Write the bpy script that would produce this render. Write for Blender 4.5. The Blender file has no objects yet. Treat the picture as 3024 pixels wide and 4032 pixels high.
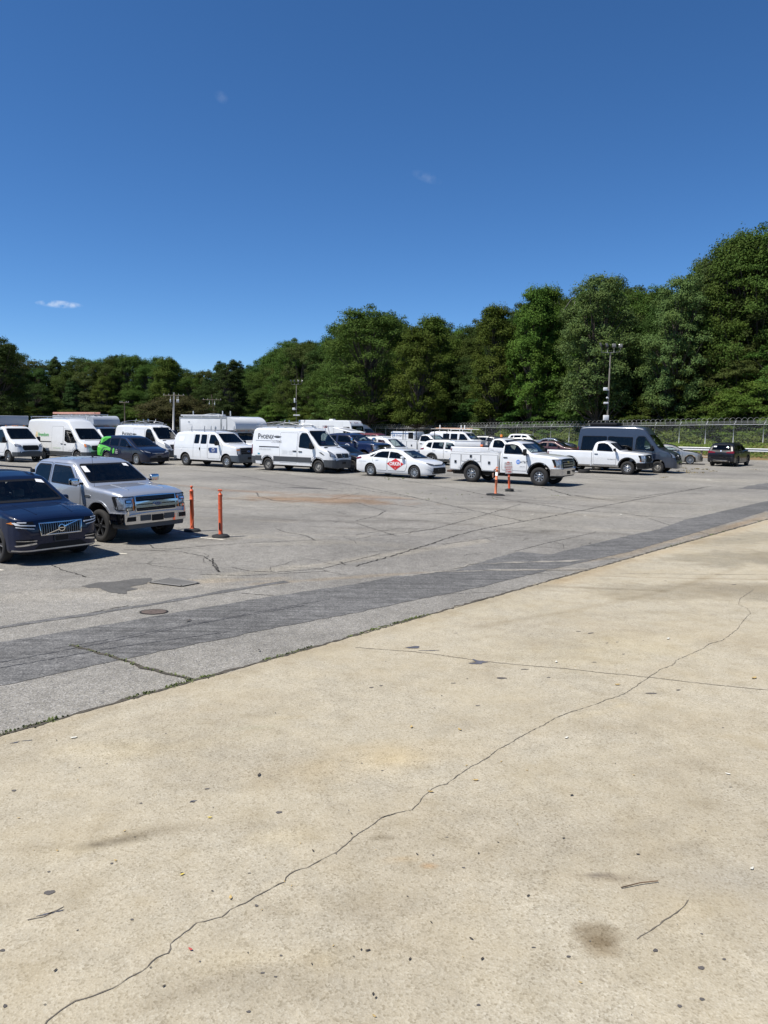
import bpy, bmesh, math, random
import numpy as np
from mathutils import Vector, Matrix
from mathutils.bvhtree import BVHTree

S = bpy.context.scene
COL = S.collection
R = math.radians
# ------------------------------------------------------------------ camera
CAM_H, FPX, PITCH, ROLL = 2.65, 2930.0, math.atan((2016 - 1673) / 2930.0), R(0.7)
_c, _s = math.cos(ROLL), math.sin(ROLL)
_fw = Vector((0, math.cos(PITCH), -math.sin(PITCH)))
_r0 = Vector((1, 0, 0)); _u0 = Vector((0, math.sin(PITCH), math.cos(PITCH)))
_rt = _r0 * _c + _u0 * _s
_up = _u0 * _c - _r0 * _s
cam = bpy.data.cameras.new('camera')
cam.sensor_fit = 'VERTICAL'; cam.sensor_height = 36.0; cam.sensor_width = 27.0
cam.lens = 36.0 * FPX / 4032.0
cam.clip_start = 0.1; cam.clip_end = 3000
camo = bpy.data.objects.new('camera', cam); COL.objects.link(camo)
_m = Matrix((_rt, _up, -_fw)).transposed().to_4x4()
_m.translation = Vector((0, 0, CAM_H))
camo.matrix_world = _m
S.camera = camo

def px(x, y, z=0.0):
    """point at height z seen at photograph pixel (x, y)"""
    d = _fw * FPX + _rt * (x - 1512) - _up * (y - 2016)
    t = (z - CAM_H) / d.z
    return Vector((d.x * t, d.y * t, z))

def pd(x, y, depth):
    """point at ground distance Y = depth along the ray of photograph pixel (x, y)"""
    d = _fw * FPX + _rt * (x - 1512) - _up * (y - 2016)
    t = depth / d.y
    return Vector((d.x * t, depth, CAM_H + d.z * t))

# ------------------------------------------------------------------ sky and sun
SUN_DIR = Vector((-0.52, -0.22, 1.02)).normalized()      # towards the sun
EL = math.asin(SUN_DIR.z); AZ = math.atan2(SUN_DIR.x, SUN_DIR.y)
W = bpy.data.worlds.new('World'); S.world = W; W.use_nodes = True
nt = W.node_tree; nt.nodes.clear()
def N(nt, t, **k):
    n = nt.nodes.new(t)
    for a, v in k.items():
        if a[0] == '_': setattr(n, a[1:], v)
    return n
def L_(nt, a, b): nt.links.new(a, b)
sky = N(nt, 'ShaderNodeTexSky'); sky.sky_type = 'NISHITA'; sky.sun_disc = False
sky.sun_elevation = EL; sky.sun_rotation = AZ % (2 * math.pi)
sky.altitude = 300; sky.air_density = 0.7; sky.dust_density = 0.0; sky.ozone_density = 7.6
bg = N(nt, 'ShaderNodeBackground'); bg.inputs['Strength'].default_value = 0.105
out = N(nt, 'ShaderNodeOutputWorld')
# a few thin wisps of cloud
tc = N(nt, 'ShaderNodeTexCoord')
hsn = N(nt, 'ShaderNodeHueSaturation'); hsn.inputs['Saturation'].default_value = 1.13; L_(nt, sky.outputs[0], hsn.inputs['Color'])
cur = hsn.outputs[0]
for (cx, cy, wx, wy, amt, rot) in ((234, 1198, 80, 14, .7, .0), (872, 382, 26, 20, .05, .5), (1680, 698, 60, 20, .07, .3)):
    d = (_fw * FPX + _rt * (cx - 1512) - _up * (cy - 2016)).normalized()
    ax = Vector((d.y, -d.x, 0)).normalized(); ay = ax.cross(d)
    a2 = ax * math.cos(rot) - ay * math.sin(rot); b2 = ax * math.sin(rot) + ay * math.cos(rot)
    acc = []
    for v, w in ((a2, wx), (b2, wy)):
        dp = N(nt, 'ShaderNodeVectorMath', _operation='DOT_PRODUCT'); L_(nt, tc.outputs['Generated'], dp.inputs[0])
        dp.inputs[1].default_value = v * (FPX / w)
        sub = N(nt, 'ShaderNodeMath', _operation='SUBTRACT'); L_(nt, dp.outputs['Value'], sub.inputs[0]); sub.inputs[1].default_value = v.dot(d) * (FPX / w)
        sq = N(nt, 'ShaderNodeMath', _operation='POWER'); L_(nt, sub.outputs[0], sq.inputs[0]); sq.inputs[1].default_value = 2
        acc.append(sq)
    ad = N(nt, 'ShaderNodeMath', _operation='ADD'); L_(nt, acc[0].outputs[0], ad.inputs[0]); L_(nt, acc[1].outputs[0], ad.inputs[1])
    nz = N(nt, 'ShaderNodeTexNoise'); nz.inputs['Scale'].default_value = 90; nz.inputs['Detail'].default_value = 5
    L_(nt, tc.outputs['Generated'], nz.inputs['Vector'])
    mr = N(nt, 'ShaderNodeMapRange'); L_(nt, ad.outputs[0], mr.inputs[0])
    mr.inputs[1].default_value = 1.0; mr.inputs[2].default_value = 0.0; mr.inputs[3].default_value = 0; mr.inputs[4].default_value = 1
    n2 = N(nt, 'ShaderNodeMapRange'); L_(nt, nz.outputs[0], n2.inputs[0]); n2.inputs[1].default_value = .38; n2.inputs[2].default_value = .68
    mu = N(nt, 'ShaderNodeMath', _operation='MULTIPLY'); L_(nt, mr.outputs[0], mu.inputs[0]); L_(nt, n2.outputs[0], mu.inputs[1])
    m3 = N(nt, 'ShaderNodeMath', _operation='MULTIPLY'); L_(nt, mu.outputs[0], m3.inputs[0]); m3.inputs[1].default_value = amt
    mx = N(nt, 'ShaderNodeMix'); mx.data_type = 'RGBA'; L_(nt, m3.outputs[0], mx.inputs[0]); L_(nt, cur, mx.inputs[6]); mx.inputs[7].default_value = (7, 7.4, 8, 1)
    cur = mx.outputs[2]
L_(nt, cur, bg.inputs[0]); L_(nt, bg.outputs[0], out.inputs[0])
sl = bpy.data.lights.new('sun', 'SUN'); sl.energy = 4.8; sl.angle = R(0.5); sl.color = (1.0, 0.955, 0.88)
so = bpy.data.objects.new('sun', sl); COL.objects.link(so)
so.rotation_euler = (-SUN_DIR).to_track_quat('-Z', 'Y').to_euler()
S.view_settings.view_transform = 'Standard'; S.view_settings.look = 'None'
S.view_settings.exposure = 0.35; S.view_settings.gamma = 1.0; S.view_settings.use_curve_mapping = False
S.cycles.max_bounces = 8; S.cycles.transparent_max_bounces = 16
S.cycles.use_denoising = True

# ------------------------------------------------------------------ materials
MATS = {}
def newmat(name):
    m = bpy.data.materials.new(name); m.use_nodes = True
    n = m.node_tree; b = n.nodes['Principled BSDF']; o = n.nodes['Material Output']
    return m, n, b, o
def plain(name, col, rough=.5, metal=0., coat=0., spec=.5, var=0.12, nscale=6., bump=0.):
    if name in MATS: return MATS[name]
    m, n, b, o = newmat(name)
    b.inputs['Roughness'].default_value = rough; b.inputs['Metallic'].default_value = metal
    b.inputs['Specular IOR Level'].default_value = spec
    b.inputs['Coat Weight'].default_value = coat; b.inputs['Coat Roughness'].default_value = .04
    t = N(n, 'ShaderNodeTexCoord'); z = N(n, 'ShaderNodeTexNoise'); z.inputs['Scale'].default_value = nscale; z.inputs['Detail'].default_value = 6
    L_(n, t.outputs['Object'], z.inputs['Vector'])
    mr = N(n, 'ShaderNodeMapRange'); L_(n, z.outputs[0], mr.inputs[0]); mr.inputs[1].default_value = .3; mr.inputs[2].default_value = .7
    mr.inputs[3].default_value = 1 - var; mr.inputs[4].default_value = 1 + var
    mu = N(n, 'ShaderNodeMix'); mu.data_type = 'RGBA'; mu.blend_type = 'MULTIPLY'; mu.inputs[0].default_value = 1
    mu.inputs[6].default_value = (*col, 1); L_(n, mr.outputs[0], mu.inputs[7]); L_(n, mu.outputs[2], b.inputs['Base Color'])
    if bump:
        bp = N(n, 'ShaderNodeBump'); bp.inputs['Strength'].default_value = bump; L_(n, z.outputs[0], bp.inputs['Height']); L_(n, bp.outputs[0], b.inputs['Normal'])
    MATS[name] = m; return m
def paint(name, col, metal=0., rough=.35, dirt=.06, coat=1., spec=.5):
    """car paint with clear coat; the inner face is dark lining"""
    if name in MATS: return MATS[name]
    m, n, b, o = newmat(name)
    b.inputs['Roughness'].default_value = rough; b.inputs['Metallic'].default_value = metal
    b.inputs['Coat Weight'].default_value = coat; b.inputs['Coat Roughness'].default_value = .03; b.inputs['Specular IOR Level'].default_value = spec
    t = N(n, 'ShaderNodeTexCoord'); z = N(n, 'ShaderNodeTexNoise'); z.inputs['Scale'].default_value = 2.2; z.inputs['Detail'].default_value = 8; z.inputs['Roughness'].default_value = .65
    L_(n, t.outputs['Object'], z.inputs['Vector'])
    mr = N(n, 'ShaderNodeMapRange'); L_(n, z.outputs[0], mr.inputs[0]); mr.inputs[1].default_value = .35; mr.inputs[2].default_value = .75
    mr.inputs[3].default_value = 0; mr.inputs[4].default_value = dirt * 2
    # road film low on the flanks
    sp = N(n, 'ShaderNodeSeparateXYZ'); L_(n, t.outputs['Object'], sp.inputs[0])
    lo = N(n, 'ShaderNodeMapRange'); L_(n, sp.outputs[2], lo.inputs[0]); lo.inputs[1].default_value = .8; lo.inputs[2].default_value = .3; lo.inputs[3].default_value = 0; lo.inputs[4].default_value = dirt * 2.2
    ml = N(n, 'ShaderNodeMath', _operation='MULTIPLY'); L_(n, lo.outputs[0], ml.inputs[0]); L_(n, z.outputs[0], ml.inputs[1])
    ad = N(n, 'ShaderNodeMath', _operation='ADD'); L_(n, mr.outputs[0], ad.inputs[0]); L_(n, ml.outputs[0], ad.inputs[1])
    mx = N(n, 'ShaderNodeMix'); mx.data_type = 'RGBA'; L_(n, ad.outputs[0], mx.inputs[0]); mx.inputs[6].default_value = (*col, 1); mx.inputs[7].default_value = (.30, .26, .21, 1)
    L_(n, mx.outputs[2], b.inputs['Base Color'])
    g = N(n, 'ShaderNodeNewGeometry'); df = N(n, 'ShaderNodeBsdfDiffuse'); df.inputs[0].default_value = (.11, .105, .10, 1)
    ms = N(n, 'ShaderNodeMixShader'); L_(n, g.outputs['Backfacing'], ms.inputs[0]); L_(n, b.outputs[0], ms.inputs[1]); L_(n, df.outputs[0], ms.inputs[2])
    L_(n, ms.outputs[0], o.inputs[0])
    MATS[name] = m; return m
def glassmat(name, tint, ior=1.5):
    if name in MATS: return MATS[name]
    m, n, b, o = newmat(name); n.nodes.remove(b)
    tr = N(n, 'ShaderNodeBsdfTransparent'); tr.inputs[0].default_value = (*tint, 1)
    gl = N(n, 'ShaderNodeBsdfGlossy'); gl.inputs['Roughness'].default_value = .015
    f = N(n, 'ShaderNodeFresnel'); f.inputs[0].default_value = ior
    t = N(n, 'ShaderNodeTexCoord'); z = N(n, 'ShaderNodeTexNoise'); z.inputs['Scale'].default_value = 9; L_(n, t.outputs['Object'], z.inputs['Vector'])
    df = N(n, 'ShaderNodeBsdfDiffuse'); df.inputs[0].default_value = (.25, .24, .22, 1)
    mr = N(n, 'ShaderNodeMapRange'); L_(n, z.outputs[0], mr.inputs[0]); mr.inputs[1].default_value = .4; mr.inputs[2].default_value = .9; mr.inputs[3].default_value = .0; mr.inputs[4].default_value = .02
    m0 = N(n, 'ShaderNodeMixShader'); L_(n, mr.outputs[0], m0.inputs[0]); L_(n, tr.outputs[0], m0.inputs[1]); L_(n, df.outputs[0], m0.inputs[2])
    ms = N(n, 'ShaderNodeMixShader'); L_(n, f.outputs[0], ms.inputs[0]); L_(n, m0.outputs[0], ms.inputs[1]); L_(n, gl.outputs[0], ms.inputs[2])
    L_(n, ms.outputs[0], o.inputs[0]); MATS[name] = m; return m
GL = glassmat('windscreen_glass', (.74, .82, .80)); GLT = glassmat('tinted_glass', (.36, .42, .42)); GLD = glassmat('privacy_glass', (.045, .05, .055))
WHITE = paint('white_paint', (.78, .79, .79)); SILVER = paint('silver_paint', (.46, .485, .53), .55, .36)
NAVY = paint('navy_paint', (.008, .018, .062), .0, .3, .006, .6, .2); DKBLUE = paint('dark_blue_paint', (.004, .010, .034), .0, .3, .005, .6, .15)
BLACKP = paint('black_paint', (.010, .011, .015), .0, .3, .008, .6, .2); GREYP = paint('slate_grey_paint', (.038, .050, .075), .2, .35, .015)
REDP = paint('red_paint', (.28, .02, .02)); MAROON = paint('maroon_paint', (.15, .015, .015)); BLUEP = paint('bright_blue_paint', (.02, .10, .35))
BEIGE = paint('silver_grey_paint', (.40, .40, .38), .6); GREYV = paint('grey_paint', (.10, .12, .15), .3)
GREEN = plain('lime_green_wrap', (.10, .50, .06), .35, coat=.5); 
TRIM = plain('grey_plastic', (.055, .06, .065), .55); BLK = plain('black_plastic', (.012, .012, .013), .5, spec=.2); MATTE = plain('black_rubber', (.014, .014, .014), .8)
UNDER = plain('underbody', (.012, .011, .010), .9); SEATM = plain('seat_cloth', (.11, .11, .11), .9); SEATL = plain('beige_leather', (.34, .29, .22), .6)
CHROME = plain('chrome', (.62, .62, .63), .10, 1., var=.02); STEEL = plain('steel', (.50, .50, .50), .35, 1.); ALLOY = plain('alloy', (.62, .63, .64), .3, .9)
DKALLOY = plain('dark_alloy', (.06, .06, .065), .3, .7); TYRE = plain('tyre_rubber', (.022, .021, .02), .85, nscale=20, bump=.1)
STEELW = plain('painted_steel_wheel', (.42, .40, .36), .5, .5, var=.35); LENS = plain('clear_lens', (.34, .36, .39), .10, .45, coat=1., var=.4, nscale=14)
AMBER = plain('amber_lens', (.75, .22, .02), .12, coat=1.); REDL = plain('red_lens', (.16, .006, .008), .12, coat=1.)
ORANGE = plain('orange_plastic', (.72, .115, .035), .5, var=.1, nscale=3); ORANGE2 = plain('faded_orange_plastic', (.85, .24, .10), .6, var=.12, nscale=3)
PAPER = plain('white_paper', (.8, .8, .8), .7, var=.03); GALV = plain('galvanised_steel', (.55, .56, .56), .5, .25); GALVD = plain('weathered_galvanised', (.34, .35, .34), .5, .3)
WOODP = plain('weathered_wood', (.22, .18, .13), .9, var=.3, nscale=3); BRONZE = plain('bronze_pole', (.10, .09, .075), .6); WPLAST = plain('white_plastic', (.80, .80, .78), .4, var=.03)
BOXW = plain('white_box_panel', (.62, .63, .63), .45, var=.06, nscale=1.5); BOXG = plain('grey_box_panel', (.38, .41, .45), .5, var=.1, nscale=1.2); DECALK = plain('black_vinyl', (.015, .02, .02), .5); DECALG = plain('grey_vinyl', (.30, .31, .32), .5)
DECALR = plain('red_vinyl', (.55, .02, .02), .4, var=.04); DECALW = plain('white_vinyl', (.82, .82, .82), .4, var=.02); DECALB = plain('navy_vinyl', (.03, .06, .18), .4); GREENV = plain('green_vinyl', (.07, .42, .10), .4); YELV = plain('pale_yellow_vinyl', (.75, .62, .38), .4)
BLUEV = plain('blue_vinyl', (.02, .18, .62), .4); FADE = plain('faded_vinyl', (.60, .61, .61), .5, var=.05); PALEGR = plain('pale_green_vinyl', (.55, .68, .50), .5)

# ------------------------------------------------------------------ helpers
def link(o, parent=None):
    COL.objects.link(o)
    if parent is not None: o.parent = parent
    return o
def finish(bm, name, mats, parent=None, smooth=35, label=None):
    if smooth is not None:
        for f in bm.faces: f.smooth = True
        a = R(smooth)
        for e in bm.edges:
            if len(e.link_faces) == 2 and e.calc_face_angle(0) > a: e.smooth = False
    me = bpy.data.meshes.new(name); bm.to_mesh(me); bm.free()
    for m in (mats if isinstance(mats, (list, tuple)) else [mats]): me.materials.append(m)
    o = bpy.data.objects.new(name, me); link(o, parent)
    if label: o['label'] = label
    return o
def empty(name, loc=(0, 0, 0), rz=0, parent=None):
    o = bpy.data.objects.new(name, None); o.location = loc; o.rotation_euler = (0, 0, rz); o.empty_display_size = .3
    return link(o, parent)
def tag(o, label=None, cat=None, group=None, kind=None):
    if label: o['label'] = label
    if cat: o['category'] = cat
    if group: o['group'] = group
    if kind: o['kind'] = kind
    return o
def box(bm, c, s, rot=None, mi=0, bev=0.):
    r = bmesh.ops.create_cube(bm, size=1); vs = r['verts']
    bmesh.ops.scale(bm, vec=s, verts=vs)
    if bev:
        es = list({e for v in vs for e in v.link_edges})
        rr = bmesh.ops.bevel(bm, geom=es, offset=bev, segments=2, affect='EDGES', profile=.5)
        vs = list({v for f in rr['faces'] for v in f.verts} | {v for v in vs if v.is_valid})
    if rot is not None: bmesh.ops.rotate(bm, cent=(0, 0, 0), matrix=rot, verts=vs)
    bmesh.ops.translate(bm, vec=c, verts=vs)
    for f in {f for v in vs for f in v.link_faces}: f.material_index = mi
    return vs
def tube(bm, pts, r, n=6, mi=0, caps=True):
    pts = [Vector(p) for p in pts]; rings = []
    rs = r if isinstance(r, (list, tuple)) else [r] * len(pts)
    for i, p in enumerate(pts):
        d = (pts[min(i + 1, len(pts) - 1)] - pts[max(i - 1, 0)])
        if d.length < 1e-9: d = Vector((0, 0, 1))
        d.normalize()
        a = Vector((0, 0, 1)) if abs(d.z) < .9 else Vector((1, 0, 0))
        u = d.cross(a).normalized(); v = d.cross(u)
        rings.append([bm.verts.new(p + (u * math.cos(k * 2 * math.pi / n) + v * math.sin(k * 2 * math.pi / n)) * rs[i]) for k in range(n)])
    for a, b in zip(rings, rings[1:]):
        for k in range(n):
            f = bm.faces.new((a[k], a[(k + 1) % n], b[(k + 1) % n], b[k])); f.material_index = mi
    if caps:
        for q in (rings[0], rings[-1][::-1]):
            f = bm.faces.new(q); f.material_index = mi
def lathe(bm, prof, n=24, axis='Z', mi=0, c=(0, 0, 0), close=False):
    """prof: (radius, height) pairs"""
    rings = []
    for (r, h) in prof:
        ring = []
        for k in range(n):
            a = 2 * math.pi * k / n; x, y = r * math.cos(a), r * math.sin(a)
            p = (x, y, h) if axis == 'Z' else (x, h, y)
            ring.append(bm.verts.new(Vector(p) + Vector(c)))
        rings.append(ring)
    ps = list(zip(rings, rings[1:]))
    if close: ps.append((rings[-1], rings[0]))
    for a, b in ps:
        for k in range(n):
            f = bm.faces.new((a[k], a[(k + 1) % n], b[(k + 1) % n], b[k])); f.material_index = mi
    if not close:
        for q in (rings[0], rings[-1]):
            if q and (q[0].co - q[n // 2].co).length > 1e-4:
                f = bm.faces.new(q); f.material_index = mi
def lerp_tab(tab):
    xs = [p[0] for p in tab]; ys = [p[1] for p in tab]
    return lambda x: float(np.interp(x, xs, ys))
def smooth_tab(tab, w):
    xs = np.array([p[0] for p in tab]); ys = np.array([p[1] for p in tab]); ds = np.linspace(-w, w, 9)
    return lambda x: float(np.mean(np.interp(np.clip(x + ds * min(1, max(0, (x - xs[0]) / w), max(0, (xs[-1] - x) / w)), xs[0], xs[-1]), xs, ys)))
def inpoly(p, poly):
    x, y = p; c = False; n = len(poly)
    for i in range(n):
        x1, y1 = poly[i]; x2, y2 = poly[i - 1]
        if (y1 > y) != (y2 > y) and x < (x2 - x1) * (y - y1) / (y2 - y1) + x1: c = not c
    return c
def rpoly(pts, r=.06, n=4):
    """polygon with rounded corners"""
    out = []; m = len(pts)
    for i in range(m):
        p = Vector(pts[i]); a = Vector(pts[i - 1]) - p; b = Vector(pts[(i + 1) % m]) - p
        d = min(r, a.length * .45, b.length * .45)
        A = p + a.normalized() * d; B = p + b.normalized() * d
        for k in range(n + 1):
            t = k / n; q = A * (1 - t) ** 2 + p * 2 * t * (1 - t) + B * t ** 2; out.append((q.x, q.y))
    return out
def insetpoly(poly, d):
    m = len(poly); A = sum(poly[i - 1][0] * poly[i][1] - poly[i][0] * poly[i - 1][1] for i in range(m)); sg = 1 if A > 0 else -1
    out = []
    for i in range(m):
        p = Vector(poly[i]); a = (p - Vector(poly[i - 1])); b = (Vector(poly[(i + 1) % m]) - p)
        if a.length < 1e-9: a = b
        if b.length < 1e-9: b = a
        n1 = Vector((-a.y, a.x)).normalized() * sg; n2 = Vector((-b.y, b.x)).normalized() * sg
        n = (n1 + n2)
        if n.length < 1e-6: n = n1
        n.normalize(); k = max(.5, n.dot(n1)); q = p + n * (d / k); out.append((q.x, q.y))
    return out
def ell(cx, cy, rx, ry, n=20, a0=0., a1=2 * math.pi):
    full = abs(a1 - a0 - 2 * math.pi) < 1e-6
    return [(cx + rx * math.cos(a0 + (a1 - a0) * k / (n if full else n - 1)), cy + ry * math.sin(a0 + (a1 - a0) * k / (n if full else n - 1))) for k in range(n)]
def archring(xw, zc, r0, r1, z0):
    a = math.asin(max(-1, min(1, (z0 - zc) / r1))); b = math.asin(max(-1, min(1, (z0 - zc) / r0)))
    o = [(xw + r1 * math.cos(t), zc + r1 * math.sin(t)) for t in np.linspace(a, math.pi - a, 20)]
    i = [(xw + r0 * math.cos(t), zc + r0 * math.sin(t)) for t in np.linspace(math.pi - b, b, 20)]
    return o + i
_txt = {}
def textmesh(s, size=1., bold=0.):
    """letters as flat 2D faces: list of (verts2d, faces), baseline at 0, centred in x"""
    key = (s, bold)
    if key not in _txt:
        cu = bpy.data.curves.new('lettering', 'FONT'); cu.body = s; cu.size = 1; cu.align_x = 'CENTER'; cu.resolution_u = 2; cu.offset = bold
        o = bpy.data.objects.new('lettering', cu); COL.objects.link(o)
        dg = bpy.context.evaluated_depsgraph_get(); dg.update()
        me = bpy.data.meshes.new_from_object(o.evaluated_get(dg))
        _txt[key] = ([(v.co.x, v.co.y) for v in me.vertices], [tuple(p.vertices) for p in me.polygons])
        bpy.data.objects.remove(o); bpy.data.curves.remove(cu); bpy.data.meshes.remove(me)
    vs, fs = _txt[key]
    return [(x * size, y * size) for x, y in vs], fs

# ------------------------------------------------------------------ wheels
_wh = {}
def wheel_meshes(r, w, style, rimr):
    k = (r, w, style, rimr)
    if k in _wh: return _wh[k]
    bm = bmesh.new(); h = w / 2
    lathe(bm, [(rimr * .97, -h * .8), (rimr * 1.03, -h * .96), ((r + rimr) / 2, -h * 1.04), (r * .955, -h * .93), (r * .99, -h * .78), (r, -h * .5), (r, h * .5), (r * .99, h * .78), (r * .955, h * .93), ((r + rimr) / 2, h * 1.04), (rimr * 1.03, h * .96), (rimr * .97, h * .8)], 40, 'Y', close=True)
    bmesh.ops.recalc_face_normals(bm, faces=bm.faces)
    for f in bm.faces: f.smooth = True
    t = bpy.data.meshes.new('tyre'); bm.to_mesh(t); bm.free(); t.materials.append(TYRE)
    bm = bmesh.new(); o = -h * .86      # outer face of the wheel points to -y
    main = {'steel': STEELW, 'dark': DKALLOY, 'alloy': ALLOY, 'multi': ALLOY, 'cap': ALLOY, 'hd': STEEL, 'ten': ALLOY}[style]
    lathe(bm, [(rimr, o), (rimr * .92, o), (rimr * .88, o + .03), (rimr * .86, h * .8), (rimr, h * .8)], 36, 'Y', 0, close=True)
    lathe(bm, [(rimr * .87, o + .075), (.001, o + .075)], 30, 'Y', 1)
    if style in ('steel', 'hd', 'cap'):
        d0 = o + .035
        lathe(bm, [(rimr * .50, d0 - .010), (rimr * .42, d0 - .02), (rimr * .3, d0 - .005), (rimr * .26, d0 - .03), (.001, d0 - .035)], 30, 'Y', 0)
        nh = {'steel': 12, 'hd': 8, 'cap': 8}[style]
        for q in range(nh):
            a = 2 * math.pi * q / nh; wd = rimr * {'steel': .17, 'hd': .26, 'cap': .30}[style]
            box(bm, (math.cos(a) * rimr * .74, d0 + .004, math.sin(a) * rimr * .74), (rimr * .36, .018, wd), Matrix.Rotation(-a, 3, 'Y'), 0) if False else None
            vs = box(bm, (rimr * .70, d0 + .002, 0), (rimr * .46, .02, wd), None, 0)
            bmesh.ops.rotate(bm, cent=(0, 0, 0), matrix=Matrix.Rotation(a, 3, 'Y'), verts=vs)
        for q in range(8 if style == 'hd' else 6):
            a = 2 * math.pi * q / (8 if style == 'hd' else 6)
            vs = box(bm, (rimr * .4, d0 - .025, 0), (.028, .02, .028), None, 1); bmesh.ops.rotate(bm, cent=(0, 0, 0), matrix=Matrix.Rotation(a, 3, 'Y'), verts=vs)
    else:
        ns = {'dark': 6, 'alloy': 5, 'multi': 16, 'ten': 10}[style]; d0 = o + .02
        lathe(bm, [(rimr * .24, d0 + .03), (rimr * .22, d0 - .004), (.001, d0 - .008)], 20, 'Y', 0)
        for q in range(ns):
            a = 2 * math.pi * q / ns; wi = rimr * {'dark': .22, 'alloy': .26, 'multi': .07, 'ten': .10}[style]; wo = rimr * {'dark': .30, 'alloy': .36, 'multi': .10, 'ten': .17}[style]
            p = [(rimr * .18, -wi / 2), (rimr * .91, -wo / 2), (rimr * .91, wo / 2), (rimr * .18, wi / 2)]
            va = [bm.verts.new((x, d0 + (.0 if x > rimr * .5 else .006), z)) for x, z in p]; vb = [bm.verts.new((x, d0 + .035, z)) for x, z in p]
            bm.faces.new(va); bm.faces.new(vb[::-1])
            for i in range(4): bm.faces.new((va[i], vb[i], vb[(i + 1) % 4], va[(i + 1) % 4]))
            bmesh.ops.rotate(bm, cent=(0, 0, 0), matrix=Matrix.Rotation(a, 3, 'Y'), verts=va + vb)
            if style == 'dark':
                vs = [bm.verts.new((x, d0 - .003, z)) for x, z in ((rimr * .35, -wi * .10), (rimr * .88, -wo * .36), (rimr * .88, -wo * .14), (rimr * .35, wi * .10))]
                f = bm.faces.new(vs); f.material_index = 2; bmesh.ops.rotate(bm, cent=(0, 0, 0), matrix=Matrix.Rotation(a, 3, 'Y'), verts=vs)
    bmesh.ops.recalc_face_normals(bm, faces=bm.faces)
    m = bpy.data.meshes.new('rim'); bm.to_mesh(m); bm.free(); m.materials.append(main); m.materials.append(UNDER); m.materials.append(ALLOY)
    _wh[k] = (t, m); return _wh[k]

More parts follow.
